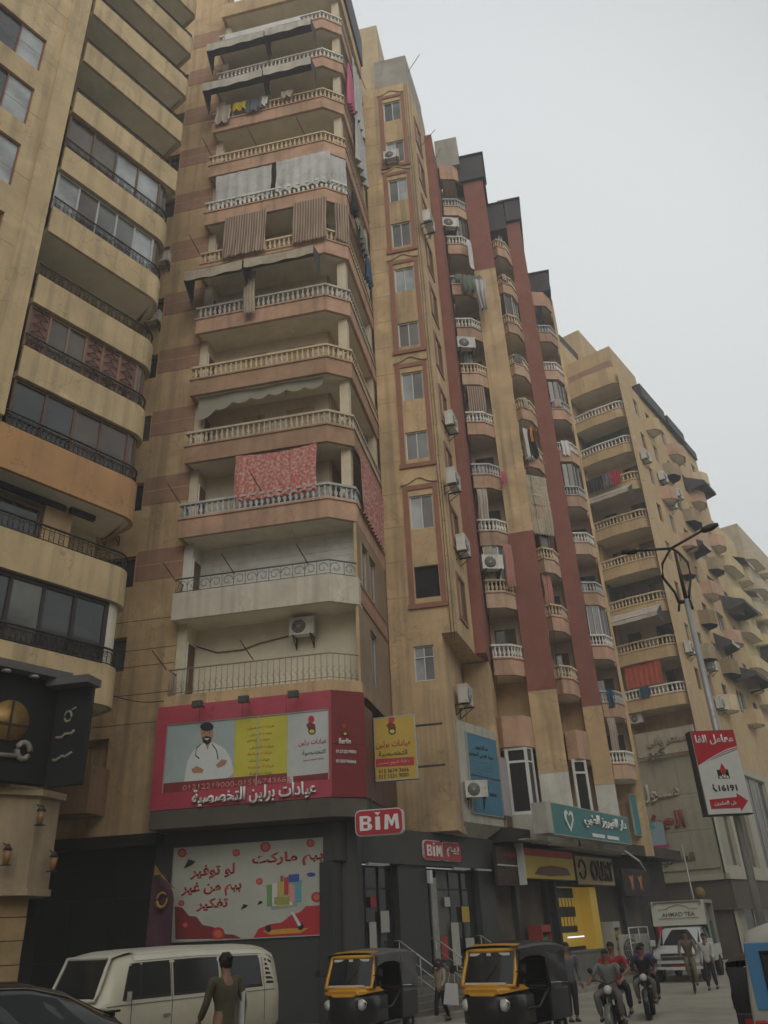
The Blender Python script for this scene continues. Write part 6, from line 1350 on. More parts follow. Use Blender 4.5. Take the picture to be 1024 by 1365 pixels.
for i, (y, z, o_, w) in enumerate(((12.5, 36.5, 1.6, 3.0), (7.5, 29.0, 1.4, 2.0), (14.5, 26.0, 1.8, 4.0), (12, 19.5, 1.8, 4.5), (9.5, 21.5, 1.2, 2.0), (24, 24, 1.8, 5.0), (26, 17, 2.0, 4.0))):
    a_ = awning(['dark tarpaulin awning nearest the roof on the mall building flank', 'grey awning on the mall flank beside the near corner', 'dark awning halfway along the mall flank, middle height', 'large dark tarpaulin low on the mall flank', 'small dark awning low on the mall flank near the lamp head', 'wide grey awning far along the mall flank', 'lowest far awning along the mall flank'][i], FM, 0, w, 0, o_, 0.9, [CANVAS_D, CANVAS, CANVAS_D][i % 3], CANVAS_D); put(a_, FM, XM, y, z, R(90))

# ================================================================== vehicles
CARP = lambda n, c, r=0.3, coat=0.5: surf(n, c, rough=r, var=0.08, bump=0.0, coat=coat, obj=True, dirt_amt=0.35, scale=1.5)
TYRE = surf('tyre_rubber', (0.025, 0.025, 0.025), rough=0.9, bump=0.2, obj=True); RIM = surf('wheel_rim', (0.30, 0.30, 0.29), rough=0.4, metal=0.6, bump=0, obj=True)
CHROME = surf('chrome', (0.5, 0.5, 0.5), rough=0.2, metal=1.0, bump=0, var=0.05, obj=True); BLKP = surf('black_car_paint', (0.010, 0.010, 0.011), rough=0.2, coat=0.5, var=0.05, bump=0.0, obj=True, dirt_amt=0.05); LENS = surf('headlight_lens', (0.55, 0.55, 0.5), rough=0.15, bump=0, obj=True)
RLENS = surf('red_tail_lens', (0.35, 0.02, 0.02), rough=0.2, bump=0, obj=True); CARG = glass('car_glass', (0.02, 0.022, 0.022), rough=0.10, spec=0.4, var=0.3); BLKV = surf('black_vinyl', (0.03, 0.03, 0.032), rough=0.45, var=0.25, obj=True)
SEATM = surf('seat_vinyl', (0.06, 0.05, 0.045), rough=0.6, obj=True)
def wheel(par, x, y, z, r, w, rim=0.6, spokes=5):
    g = MB().use(TYRE).lathe([(r * rim, -w / 2), (r * 0.93, -w / 2), (r, -w * 0.3), (r, w * 0.3), (r * 0.93, w / 2), (r * rim, w / 2)], n=20, axis='y', cap=False); o = g.build('wheel', None, par); o.location = (x, y, z)
    h = MB().use(RIM); h.lathe([(r * rim, -w * 0.35), (r * 0.2, -w * 0.25), (r * 0.15, -w * 0.4)], n=16, axis='y').lathe([(r * rim, w * 0.35), (r * 0.2, w * 0.25), (r * 0.15, w * 0.4)], n=16, axis='y'); h.build('rim', None, o)
    return o
class Hull:
    """stations along x; each a list of (y, z) from the bottom centre round one side to the roof centre"""
    def __init__(s, st): s.st = st
    def P(s, x, t):
        st = s.st
        if x <= st[0][0]: a = b = st[0]; f = 0
        elif x >= st[-1][0]: a = b = st[-1]; f = 0
        else:
            for a, b in zip(st[:-1], st[1:]):
                if a[0] <= x <= b[0]: f = (x - a[0]) / (b[0] - a[0]); break
        n = len(a[1]) - 1; u = min(max(t, 0), 1) * n; i = min(int(u), n - 1); g = u - i
        def q(r): return (r[i][0] * (1 - g) + r[i + 1][0] * g, r[i][1] * (1 - g) + r[i + 1][1] * g)
        qa, qb = q(a[1]), q(b[1]); return Vector((x, qa[0] * (1 - f) + qb[0] * f, qa[1] * (1 - f) + qb[1] * f))
    def body(s, mat):
        g = MB().use(mat); g.smooth = True
        rings = [[(x, y, z) for y, z in r] + [(x, -y, z) for y, z in reversed(r[1:-1])] for x, r in s.st]
        g.loft(rings); return g
    def patch(s, mat, x0, x1, t0, t1, side=1, off=0.006, nx=8, nt=3, x0b=None, x1b=None):
        """window or panel laid on the hull between x0..x1 (bottom) and x0b..x1b (top)"""
        x0b = x0 if x0b is None else x0b; x1b = x1 if x1b is None else x1b
        def fn(u, v):
            t = t0 + (t1 - t0) * v; xa = x0 + (x0b - x0) * v; xb = x1 + (x1b - x1) * v; x = xa + (xb - xa) * u
            p = s.P(x, t); e = s.P(x, t + 0.01) - s.P(x, t - 0.01); nrm = Vector((0, e.z, -e.y)); nrm = nrm.normalized() if nrm.length > 1e-6 else Vector((0, 1, 0))
            if nrm.y < 0 and abs(p.y) > 0.05: nrm = -nrm
            p = p + nrm * off; return (p.x, p.y * side, p.z)
        return MB().use(mat).grid(fn, nx, nt)
def bev(o, w=0.02, seg=2):
    m = o.modifiers.new('bevel', 'BEVEL'); m.width = w; m.segments = seg; m.limit_method = 'ANGLE'; m.angle_limit = R(40); return o
VS = 1.12
def vehicle(name, label, cat, X, Y, az, s=VS, z=0): 
    t = thing(name, label, cat, (X, Y, z), R(90 - az)); t.scale = (s, s, s); return t

# --- cream van, parked along the street, nose to the left
p = FL.w(11.05, 0) if False else (-15.9 * _n + 12.75 * _u)
van = vehicle('van', 'old cream rounded minibus parked in front of the black shop panels', 'van', p.x, p.y, 180 + AZ, 1.13)
CV = CARP('cream_car_paint', (0.50, 0.47, 0.36), 0.35, 0.3); CV2 = CARP('cream_white_roof', (0.55, 0.54, 0.46), 0.35, 0.3)
def vr(w, z0, wb, zr, k=1.0): return [(0, z0), (w * 0.75, z0), (w, z0 + 0.25), (w, 1.05), (w * 0.985, 1.18), (wb, zr - 0.20), (wb * 0.86, zr - 0.06), (wb * 0.45, zr), (0, zr + 0.02)]
hv = Hull([(-2.22, vr(0.70, 0.45, 0.52, 1.62)), (-2.12, vr(0.82, 0.36, 0.68, 1.82)), (-1.8, vr(0.86, 0.33, 0.74, 1.93)), (0, vr(0.86, 0.33, 0.75, 1.96)), (1.35, vr(0.86, 0.33, 0.74, 1.94)), (1.70, vr(0.86, 0.35, 0.72, 1.90)), (1.98, [(0, .36), (.6, .36), (.83, .55), (.82, 1.05), (.80, 1.16), (.72, 1.22), (.6, 1.26), (.3, 1.3), (0, 1.31)]), (2.14, [(0, .42), (.5, .42), (.74, .6), (.72, .95), (.68, 1.03), (.6, 1.08), (.5, 1.1), (.25, 1.12), (0, 1.13)])])
b = hv.body(CV).build('body', None, van)
hv.patch(CV2, -2.1, 1.35, 0.66, 1.0, 1, 0.012, 14, 6, ).build('roof', None, van); hv.patch(CV2, -2.1, 1.35, 0.66, 1.0, -1, 0.012, 14, 6).build('roof', None, van)
for sd in (1, -1):
    for (a, c, d, e) in ((0.62, 1.22, 0.62, 1.20), (1.26, 1.58, 1.24, 1.42), (-0.52, 0.50, -0.50, 0.50), (-1.62, -0.64, -1.58, -0.62)):
        w = hv.patch(CARG, a, c, 0.515, 0.625, sd, 0.010, 6, 3, d, e).build('side_window', None, van)
        hv.patch(surf('rubber_trim', (0.03, 0.03, 0.03), obj=True), a - 0.03, c + 0.03, 0.505, 0.635, sd, 0.005, 6, 3, d - 0.03, e + 0.03).build('window_seal', None, w)
    hv.patch(CHROME, -2.0, 1.9, 0.455, 0.468, sd, 0.012, 20, 1).build('belt_trim', None, van)
    for xx in (0.565, 0.55 - 0.02, -0.55): pass
    for xx in (1.42, 0.56, -0.58, -1.7): hv.patch(DARK, xx, xx + 0.012, 0.15, 0.62, sd, 0.004, 1, 8).build('door_seam', None, van)
    g = MB().use(CHROME); g.box(0.62, 0.76, sd * 0.885 - 0.012, sd * 0.885 + 0.012, 0.92, 0.95); g.build('door_handle', None, van)
    for k in range(6): hv.patch(DARK, -1.98, -1.76, 0.515 + k * 0.018, 0.525 + k * 0.018, sd, 0.006, 2, 1).build('vent_slat', None, van)
    wheel(van, 1.35, sd * 0.76, 0.33, 0.33, 0.17); wheel(van, -1.05, sd * 0.76, 0.33, 0.33, 0.17)
    MB().use(LENS).lathe([(0.10, 0), (0.09, 0.03), (0.0, 0.05)], c=(2.1, sd * 0.52, 0.78), n=14, axis='x').build('headlight', None, van)
    g = MB().use(CHROME); g.tube([(1.5, sd * 0.83, 1.2), (1.58, sd * 0.98, 1.25)], 0.01, 4); g.box(1.56, 1.58, sd * 0.98 - 0.06, sd * 0.98 + 0.06, 1.2, 1.34); g.build('mirror', None, van)
# windscreen between the two forward stations
def ws(u, v):
    y = -0.68 + 1.36 * u; k = 1 - (abs(y) / 0.72) ** 2.2 * 0.16
    z = 1.23 + 0.62 * v; x = 1.70 + 0.30 * (1 - v) * k + 0.06 * k; return (x + 0.03, y * (1 - 0.08 * v), z)
w_ = MB().use(CARG).grid(ws, 12, 5).build('windscreen', None, van)
fr = [ws(u / 12, 0) for u in range(13)] + [ws(1, v / 5) for v in range(1, 6)] + [ws(1 - u / 12, 1) for u in range(1, 13)] + [ws(0, 1 - v / 5) for v in range(1, 5)]
MB().use(CV2).tube(fr, 0.035, 6, closed=True).build('windscreen_frame', None, w_)
MB().use(CV2).grid(lambda u, v: (1.3 + 0.50 * v, -0.66 + 1.32 * u, 1.965 - 0.09 * v * v - 0.04 * abs(2 * u - 1) ** 3), 10, 4).build('roof_front', None, van)
MB().use(IRON).tube([(2.05, -0.3, 1.24), (1.98, 0.1, 1.34)], 0.01, 4).tube([(2.05, 0.3, 1.24), (1.96, 0.55, 1.4)], 0.01, 4).build('wiper', None, van)
MB().use(CHROME).box(2.12, 2.2, -0.75, 0.75, 0.42, 0.54).build('bumper', None, van)
# --- black sedan cut by the left edge
p = -12.2 * _n + 5.75 * _u
car = vehicle('car', 'black saloon car with a boot spoiler at the bottom left edge', 'car', p.x, p.y, 180 + AZ, 1.15); car.scale = (1.15, 1.15, 1.37)
SGL = glass('sedan_tinted_glass', (0.008, 0.009, 0.009), rough=0.2, spec=0.2, var=0.2)
def cr_(w, z0, zb, wr, zr): return [(0, z0), (w * .8, z0), (w, z0 + .15), (w * 1.0, zb - .2), (w * .96, zb), (wr, zr - .05), (wr * .85, zr), (wr * .4, zr + .02), (0, zr + .02)]
hc = Hull([(-2.3, cr_(.80, .30, .90, .70, .97)), (-2.2, cr_(.88, .26, .95, .70, 1.04)), (-1.95, cr_(.89, .25, .97, .64, 1.12)), (-1.5, cr_(.90, .24, .97, .61, 1.29)), (-1.0, cr_(.92, .22, .96, .60, 1.385)), (-.2, cr_(.92, .22, .94, .62, 1.42)), (.5, cr_(.92, .22, .93, .60, 1.36)), (1.25, cr_(.91, .23, .90, .62, .98)), (2.0, cr_(.86, .26, .82, .55, .84)), (2.35, cr_(.70, .30, .66, .45, .68))])
hc.body(BLKP).build('body', None, car)
for sd in (1, -1):
    hc.patch(SGL, -1.7, 1.1, 0.505, 0.61, sd, 0.008, 10, 3, -1.35, 0.45).build('side_window', None, car)
    hc.patch(CHROME, -1.6, 1.15, 0.497, 0.506, sd, 0.012, 12, 1).build('window_trim', None, car)
    hc.patch(CHROME, -2.1, .6, .625, .64, sd, .012, 24, 1).build('roof_trim', None, car); hc.patch(BLKP, -.28, -.2, 0.50, 0.63, sd, 0.014, 1, 3).build('window_pillar', None, car)
    wheel(car, 1.4, sd * .80, .33, .33, .2); wheel(car, -1.4, sd * .80, .33, .33, .2)
    g = MB().use(RLENS); g.box(-2.33, -2.0, sd * .86 - .06, sd * .86 + .03, .80, .92); bev(g.build('tail_light', None, car), .02)
    g = MB().use(BLKP); g.box(.75, .9, sd * 1.0 - .1, sd * 1.0 + .1, .98, 1.1); bev(g.build('mirror', None, car), .03)
g = MB().use(CARG); g.grid(lambda u, v: (-1.72 + .7 * v, (-.6 + 1.2 * u) * (1 - .05 * v), 1.055 + .30 * v), 6, 4); g.build('rear_window', None, car)
g = MB().use(BLKP); g.box(-2.30, -2.08, -.62, .62, 1.055, 1.08).box(-2.25, -2.15, -.58, -.53, .98, 1.055).box(-2.25, -2.15, .53, .58, .98, 1.055); bev(g.build('spoiler', None, car), .012)
# --- three-wheeled taxis
YELP = CARP('taxi_yellow_paint', (0.62, 0.30, 0.02), 0.35, 0.4); TBLK = surf('taxi_black_paint', (0.014, 0.014, 0.014), rough=0.35, coat=0.3, var=0.08, bump=0.0, obj=True, dirt_amt=0.08)
def tuktuk(label, X, Y, az, roof, s=1.1, bandm=YELP, nose=TBLK, deco=True):
    t = vehicle('auto_rickshaw', label, 'auto rickshaw', X, Y, az, s)
    t['group'] = 'three-wheeled taxis in the street'
    # lower nose
    g = MB().use(nose); g.smooth = True
    def rg(x, w, z0, z1, f): return [(x - f * 0.0, -w, z0 + .1), (x + f * .02, -w * .6, z0), (x + f * .02, w * .6, z0), (x, w, z0 + .1), (x, w, z1 - .08), (x + f * .02, w * .8, z1), (x + f * .02, -w * .8, z1), (x, -w, z1 - .08)]
    g.loft([rg(.35, .62, .28, .92, 0), rg(.95, .60, .28, .93, 1), rg(1.18, .50, .32, .92, 1), rg(1.30, .32, .38, .86, 1)]); g.build('nose', None, t, fix=True)
    MB().use(bandm).loft([rg(.55, .635, .86, 1.02, 0), rg(1.0, .61, .86, 1.02, 1), rg(1.2, .52, .86, 1.0, 1), rg(1.29, .40, .87, .98, 1)]).build('yellow_band', None, t, fix=True)
    # windscreen and frame
    def wsf(u, v):
        y = -.58 + 1.16 * u; x = 1.14 - .28 * v - .10 * (abs(y) / .58) ** 2; return (x, y * (1 - .05 * v), 1.02 + .60 * v)
    ws_ = MB().use(CARG).grid(wsf, 10, 4).build('windscreen', None, t)
    fr = [wsf(u / 10, 0) for u in range(11)] + [wsf(1, v / 4) for v in range(1, 5)] + [wsf(1 - u / 10, 1) for u in range(1, 11)] + [wsf(0, 1 - v / 4) for v in range(1, 4)]
    MB().use(bandm).tube(fr, .045, 6, closed=True).build('windscreen_frame', None, ws_)
    MB().use(bandm).grid(lambda u, v: ((lambda q: (q[0] - .22 * v, q[1], q[2] + .09 + .03 * v - .02 * abs(2 * u - 1) ** 2))(wsf(u, 1))), 10, 3).build('visor', None, t)
    MB().use(IRON).tube([Vector(wsf(.45, .02)) + Vector((.03, 0, 0)), Vector(wsf(.68, .6)) + Vector((.03, 0, 0))], .01, 4).build('wiper', None, ws_)
    if deco:
        for u_ in (.2, .5, .8): q = Vector(wsf(u_, .9)); MB().use(WHITEM).box(q.x + .012, q.x + .02, q.y - (.12 if u_ != .5 else .05), q.y + (.12 if u_ != .5 else .05), q.z - .03, q.z + .02).build('windscreen_sticker', None, ws_)
        q = Vector(wsf(.5, .05)); MB().use(WHITEM).box(q.x + .02, q.x + .03, -.45, .45, q.z, q.z + .035).build('windscreen_sticker', None, ws_)
    for sd in (1, -1):
        MB().use(LENS).lathe([(.10, 0), (.095, .03), (.0, .05)], c=(1.235, sd * .40, .72), n=14, axis='x').build('headlight', None, t)
        MB().use(CHROME).lathe([(.118, -.06), (.118, .012), (.10, .012)], c=(1.23, sd * .40, .72), n=14, axis='x', cap=False).build('headlight_ring', None, t)
        MB().use(surf('amber_lens', (.45, .18, .02), rough=.2, bump=0, obj=True)).lathe([(.035, 0), (.0, .03)], c=(1.24, sd * .36, .50), n=8, axis='x').build('indicator', None, t)
        MB().use(TBLK).tube([(.95, sd * .60, 1.0), (.82, sd * .6, 1.62)], .03, 5).tube([(-.35, sd * .63, .9), (-.38, sd * .62, 1.62)], .03, 5).tube([(-.35, sd * .63, .92), (.2, sd * .64, .62), (.7, sd * .63, .62)], .022, 5).build('side_frame', None, t)
        MB().use(CHROME).tube([(-1.2, sd * .66, .95), (-.4, sd * .67, .98)], .018, 5).build('side_rail', None, t)
        wheel(t, -.85, sd * .55, .22, .22, .12, .55)
        g = MB().use(IRON).tube([(.98, sd * .6, 1.25), (1.05, sd * .78, 1.3)], .01, 4); g.box(1.03, 1.05, sd * .80 - .05, sd * .80 + .05, 1.24, 1.38); g.build('mirror', None, t)
    wheel(t, 1.05, 0, .22, .22, .11, .55)
    MB().use(TBLK).lathe([(.28, -.09), (.30, 0), (.28, .09)], c=(1.05, 0, .22), n=14, axis='y', cap=False).build('mudguard', None, t)
    # canvas hood
    def hood(u, v):
        x = .86 - 2.1 * u; a = math.pi * v; zr = 1.70 + .06 * math.sin(u * 3.1) - (.22 * max(0, u - .75) * 4) ** 1.5 * .4
        y = -.64 * math.cos(a); k = max(0, math.sin(a)) ** .35; return (x - (.06 * (1 - k)), max(-.64, min(.64, y * 1.15)), (1.50 if u < .5 else 1.50) + (zr - 1.5) * k + .012 * math.sin(u * 25) * k)
    MB().use(roof).grid(hood, 16, 14).build('canvas_hood', None, t)
    for sd in (1, -1):
        MB().use(roof).grid(lambda u, v: (-.38 - .86 * u, sd * (.645 + .02 * math.sin(v * 9 + u * 5)), .85 + .68 * v), 8, 5).build('side_curtain', None, t)
        MB().use(roof).grid(lambda u, v: (.86 - 1.26 * u, sd * .642, 1.52 - .10 * v * (1 - math.sin(u * 3.14))), 8, 2).build('hood_edge', None, t)
    MB().use(roof).grid(lambda u, v: (-1.24 - .03 * math.sin(v * 3.1), -.63 + 1.26 * u, .85 + .70 * v), 6, 5).build('rear_curtain', None, t)
    g = MB().use(TBLK); g.box(-1.25, -.36, -.64, .64, .32, .88).box(-.36, .5, -.6, .6, .26, .34); bev(g.build('rear_body', None, t), .03)
    g = MB().use(SEATM); g.box(-1.1, -.5, -.55, .55, .88, .95).box(-1.15, -1.05, -.55, .55, .95, 1.4).box(.05, .4, -.3, .3, .6, .75).box(0, .08, -.3, .3, .7, 1.1); bev(g.build('seat', None, t), .03)
    MB().use(IRON).tube([(.75, -.32, 1.12), (.8, 0, 1.05), (.75, .32, 1.12)], .016, 5).tube([(.8, 0, 1.05), (.95, 0, .7)], .025, 5).build('handlebar', None, t)
    return t
HOODG = surf('grey_canvas_hood', (.12, .12, .115), rough=.7, var=.3, obj=True); HOODB = surf('glossy_black_hood', (.02, .02, .022), rough=.25, var=.3, obj=True)
tuktuk('yellow and black auto rickshaw with a dull grey hood below the supermarket sign', -5.6, 23.2, 194, HOODG)
tk = tuktuk('yellow and black auto rickshaw with a shiny black hood and stickered windscreen', -1.82, 21.6, 203, HOODB, 1.13)
WBL = CARP('white_blue_paint', (.50, .50, .46), .4, .2)
# white and blue minivan on the right edge, seen from behind; black rickshaw rear beyond it
mv = vehicle('minivan', 'white and sky blue minibus cut by the right edge', 'van', 3.42, 14.1, 22, 1.15)
BLU = CARP('sky_blue_paint', (.07, .22, .42), .35, .3); WHP = CARP('scuffed_white_paint', (.48, .48, .43), .45, .2)
def mr(w, z0, wr, zr): return [(0, z0), (w * .9, z0), (w, z0 + .2), (w, 1.0), (w * .985, 1.15), (wr, zr - .2), (wr * .9, zr - .08), (wr * .5, zr), (0, zr + .02)]
hm = Hull([(-1.75, mr(.70, .45, .60, 1.82)), (-1.65, mr(.76, .38, .68, 1.92)), (0, mr(.78, .35, .70, 1.96)), (1.6, mr(.78, .36, .68, 1.92)), (1.9, mr(.7, .4, .55, 1.6))])
hm.body(WHP).build('body', None, mv)
for sd in (1, -1):
    hm.patch(BLU, -1.64, 1.5, .49, .665, sd, .006, 12, 4).build('blue_band', None, mv); hm.patch(CARG, -1.3, -.1, .525, .62, sd, .014, 8, 3).build('side_window', None, mv); hm.patch(CARG, .1, 1.2, .525, .62, sd, .014, 8, 3).build('side_window', None, mv)
    wheel(mv, -1.15, sd * .7, .28, .28, .16); wheel(mv, 1.2, sd * .7, .28, .28, .16)
    g = MB().use(RLENS); g.box(-1.80, -1.70, sd * .66 - .07, sd * .66 + .05, .62, .98); bev(g.build('tail_light', None, mv), .02)
g = MB().use(BLU); g.box(-1.775, -1.755, -.66, .66, 1.08, 1.72); bev(g.build('rear_blue_panel', None, mv), .008)
g = MB().use(CARG); g.box(-1.795, -1.777, -.5, .5, 1.18, 1.62); o = bev(g.build('rear_window', None, mv), .008); g = MB().use(IRON); g.tube([(-1.79, -.5, 1.18), (-1.79, .5, 1.18), (-1.79, .5, 1.62), (-1.79, -.5, 1.62)], .022, 5, closed=True); g.build('window_seal', None, o)
MB().use(IRON).box(-1.84, -1.76, -.72, .72, .38, .50).build('bumper', None, mv)
bt = tuktuk('black hooded auto rickshaw beside the white and blue minibus, seen from behind', 3.28, 17.5, 22, HOODB, 0.98, bandm=TBLK, deco=False)
g = MB().use(RLENS); g.box(-1.29, -1.265, .36, .5, .55, .8).box(-1.29, -1.265, -.5, -.36, .55, .8); g.build('reflector', None, bt)
# --- pickup with an advertising box
pk = vehicle('pickup_truck', 'white pickup truck with a tea advert box over its cab', 'pickup truck', 4.1, 41.2, 196, 1.12)
WPU = CARP('white_truck_paint', (.55, .56, .55), .35, .4)
def pr(w, z0, zb, wr, zr): return [(0, z0), (w * .85, z0), (w, z0 + .15), (w, zb - .1), (w * .98, zb), (wr, zr - .06), (wr * .85, zr), (0, zr + .01)]
hp = Hull([(-.75, pr(.88, .42, 1.12, .70, 1.72)), (.1, pr(.88, .42, 1.12, .72, 1.76)), (.65, pr(.88, .42, 1.12, .70, 1.68)), (1.1, pr(.88, .42, 1.08, .74, 1.14)), (1.9, pr(.87, .42, 1.02, .74, 1.06)), (2.15, pr(.82, .45, .92, .7, .96))])
hp.body(WPU).build('cab', None, pk)
for sd in (1, -1):
    hp.patch(CARG, -.5, .85, .58, .72, sd, .01, 8, 3, -.45, .45).build('side_window', None, pk)
    wheel(pk, 1.5, sd * .8, .36, .36, .22); wheel(pk, -1.8, sd * .8, .36, .36, .22)
    g = MB().use(LENS); g.box(2.02, 2.17, sd * .70 - .13, sd * .70 + .10, .74, .92); bev(g.build('headlight', None, pk), .03)
    g = MB().use(WPU); g.box(.75, .9, sd * 1.05 - .1, sd * 1.05 + .1, 1.12, 1.34); bev(g.build('mirror', None, pk), .03)
MB().use(CARG).grid(lambda u, v: (1.12 - .44 * v - .05 * abs(2 * u - 1) ** 2, (-.74 + 1.48 * u) * (1 - .08 * v), 1.16 + .50 * v), 8, 4).build('windscreen', None, pk)
MB().use(IRON).box(2.15, 2.19, -.55, .55, .72, .92).box(2.15, 2.19, -.6, .6, .50, .60).build('grille', None, pk); MB().use(CHROME).box(2.19, 2.20, -.56, .56, .80, .84).box(2.195, 2.205, -.07, .07, .79, .86).build('grille_bar', None, pk)
MB().use(WPU).box(2.1, 2.24, -.85, .85, .42, .50).box(2.1, 2.22, -.8, .8, .60, .69).build('bumper', None, pk); pl = MB().use(WHITEM).box(2.245, 2.255, -.2, .2, .40, .55).build('number_plate', None, pk); MB().use(RLENS).box(2.256, 2.262, -.2, .2, .5, .55).build('plate_band', None, pl)
g = MB().use(WPU); g.box(-2.6, -.8, -.88, .88, .55, .75).box(-2.6, -.8, -.9, -.85, .75, 1.1).box(-2.6, -.8, .85, .9, .75, 1.1); g.build('load_bed', None, pk)
g = MB().use(surf('box_frame_grey', (.30, .30, .26), obj=True)); g.box(-2.5, .35, -.92, -.86, 2.55, 2.62).box(-2.5, .35, .86, .92, 2.55, 2.62).box(-2.5, -2.42, -.9, .9, 1.0, 2.6).box(-.75, -.68, -.92, -.85, 1.1, 2.6).box(-.75, -.68, .85, .92, 1.1, 2.6); g.box(-2.5, .3, -.9, .9, 2.62, 2.66); g.build('box_frame', None, pk)
g = MB().use(surf('tea_board', (.50, .50, .42), obj=True, var=.08)); g.extr([(.35, -1.0, 1.80), (.35, 1.0, 1.80), (.15, 1.0, 2.66), (.15, -1.0, 2.66)], (.05, 0, 0)); adb = g.build('advert_board', None, pk, fix=True)
def tl(txt, z, w, h):
    o = lettering(txt, None, (0, 0, 0), w, h, surf('olive_letters', (.16, .17, .11), obj=True), pk, .01, .012); o.rotation_euler = (0, R(0), R(90)); o.location = (.41 - (z - 1.8) * .233, 0, z); return o
tl('AHMAD TEA', 2.18, 1.25, .16)
MB().use(surf('olive_letters', (.16, .17, .11), obj=True)).tube([(.33, -.75, 2.36), (.32, -.42, 2.38), (.30, -.3, 2.45), (.28, 0, 2.52), (.30, .3, 2.45), (.32, .42, 2.38), (.33, .75, 2.36)], .012, 4).tube([(.39, -.75, 2.05), (.39, .75, 2.05)], .012, 4).build('advert_line', None, pk)
MB().use(surf('green_load', (.03, .08, .05), obj=True, var=.5)).box(-2.3, -.9, -.8, .8, .76, 1.9).build('green_cargo', None, pk)
# --- motorcycles and bicycle
def motorcycle(label, X, Y, az, col, s=1.1):
    t = vehicle('motorcycle', label, 'motorcycle', X, Y, az, s)
    t['group'] = 'motorcycles in the street'
    wheel(t, .65, 0, .3, .3, .09, .8); wheel(t, -.6, 0, .3, .3, .11, .8)
    g = MB().use(col); g.loft([[(.35, -.04, .72), (.35, .04, .72), (.38, .03, .84), (.38, -.03, .84)], [(.15, -.12, .66), (.15, .12, .66), (.15, .09, .88), (.15, -.09, .88)], [(-.1, -.10, .66), (-.1, .10, .66), (-.1, .07, .82), (-.1, -.07, .82)]]); bev(g.build('fuel_tank', None, t, fix=True), .03)
    g = MB().use(SEATM); g.box(-.72, -.08, -.12, .12, .72, .80); bev(g.build('seat', None, t), .03)
    g = MB().use(IRON); g.tube([(.42, 0, .88), (.65, 0, .30)], .03, 6).tube([(.4, 0, .8), (.2, 0, .35), (-.1, 0, .3), (-.6, 0, .3)], .025, 6).tube([(-.1, 0, .68), (-.6, .08, .3)], .02, 5).tube([(-.1, 0, .68), (-.6, -.08, .3)], .02, 5).box(-.12, .22, -.13, .13, .28, .55); g.build('frame_and_engine', None, t)
    MB().use(CHROME).tube([(.1, .14, .35), (-.3, .16, .26), (-.85, .17, .34)], .035, 7).build('exhaust', None, t)
    MB().use(IRON).tube([(.30, -.36, 1.0), (.40, -.2, 1.02), (.42, 0, .95), (.40, .2, 1.02), (.30, .36, 1.0)], .015, 5).build('handlebar', None, t)
    MB().use(col).lathe([(.31, -.06), (.33, 0), (.31, .06)], c=(.65, 0, .32), n=14, axis='y', cap=False).build('mudguard', None, t)
    MB().use(LENS).lathe([(.085, 0), (.08, .05), (.0, .07)], c=(.47, 0, .86), n=12, axis='x').build('headlight', None, t)
    for sd in (1, -1): g = MB().use(IRON).tube([(.38, sd * .25, 1.02), (.38, sd * .32, 1.18)], .008, 4); g.lathe([(.055, 0), (.055, .02)], c=(.37, sd * .33, 1.2), n=8, axis='x'); g.build('mirror', None, t)
    return t
m1 = motorcycle('motorcycle carrying a man in grey with a man in red behind him', .40, 22.0, 192, CARP('green_grey_tank', (.10, .12, .09)))
m2 = motorcycle('dark motorcycle farther back carrying a person in black', 1.38, 26.0, 188, TBLK)
bk = vehicle('bicycle', 'thin bicycle ridden by a man in a brown shirt in front of the pickup', 'bicycle', 3.35, 33.4, 188, 1.1)
for x in (.52, -.52):
    g = MB().use(TYRE).lathe([(.31, -.015), (.335, 0), (.31, .015)], n=24, axis='y', cap=False); o = g.build('wheel', None, bk); o.location = (x, 0, .335)
    g = MB().use(RIM)
    for k in range(10): a = k * math.pi / 5; g.tube([(0, 0, 0), (.31 * math.cos(a), 0, .31 * math.sin(a))], .003, 3)
    g.build('spokes', None, o)
MB().use(IRON).tube([(-.52, 0, .335), (-.08, 0, .3), (.35, 0, .8), (-.15, 0, .82), (-.08, 0, .3)], .016, 5).tube([(-.52, 0, .335), (-.15, 0, .8), (-.18, 0, .95)], .014, 5).tube([(.52, 0, .335), (.35, 0, .8), (.32, 0, 1.02)], .015, 5).tube([(.28, -.27, 1.05), (.34, 0, 1.02), (.28, .27, 1.05)], .012, 5).build('frame', None, bk)
MB().use(SEATM).box(-.3, -.06, -.07, .07, .95, 1.0).build('saddle', None, bk)

# ================================================================== people
SKIN = surf('brown_skin', (.24, .13, .085), rough=.6, var=.08, bump=.02, obj=True); HAIR = surf('black_hair', (.012, .010, .009), rough=.6, bump=.3, grain=60, obj=True)
def skin_mesh(V, E, Rr, mats, sub=1, root=0):
    me = bpy.data.meshes.new('skin'); me.from_pydata([tuple(v) for v in V], E, [])
    o = bpy.data.objects.new('skin', me); COL.objects.link(o)
    m = o.modifiers.new('s', 'SKIN'); m.use_smooth_shade = True
    for i, r_ in enumerate(Rr): me.skin_vertices[0].data[i].radius = (r_, r_) if not isinstance(r_, tuple) else r_
    me.skin_vertices[0].data[root].use_root = True
    s_ = o.modifiers.new('u', 'SUBSURF'); s_.levels = sub; s_.render_levels = sub
    dg = bpy.context.evaluated_depsgraph_get(); out = bpy.data.meshes.new_from_object(o.evaluated_get(dg))
    bpy.data.objects.remove(o); bpy.data.meshes.remove(me)
    out.materials.clear()
    for m_ in mats: out.materials.append(m_)
    for p_ in out.polygons: p_.use_smooth = True; p_.material_index = 0
    return out
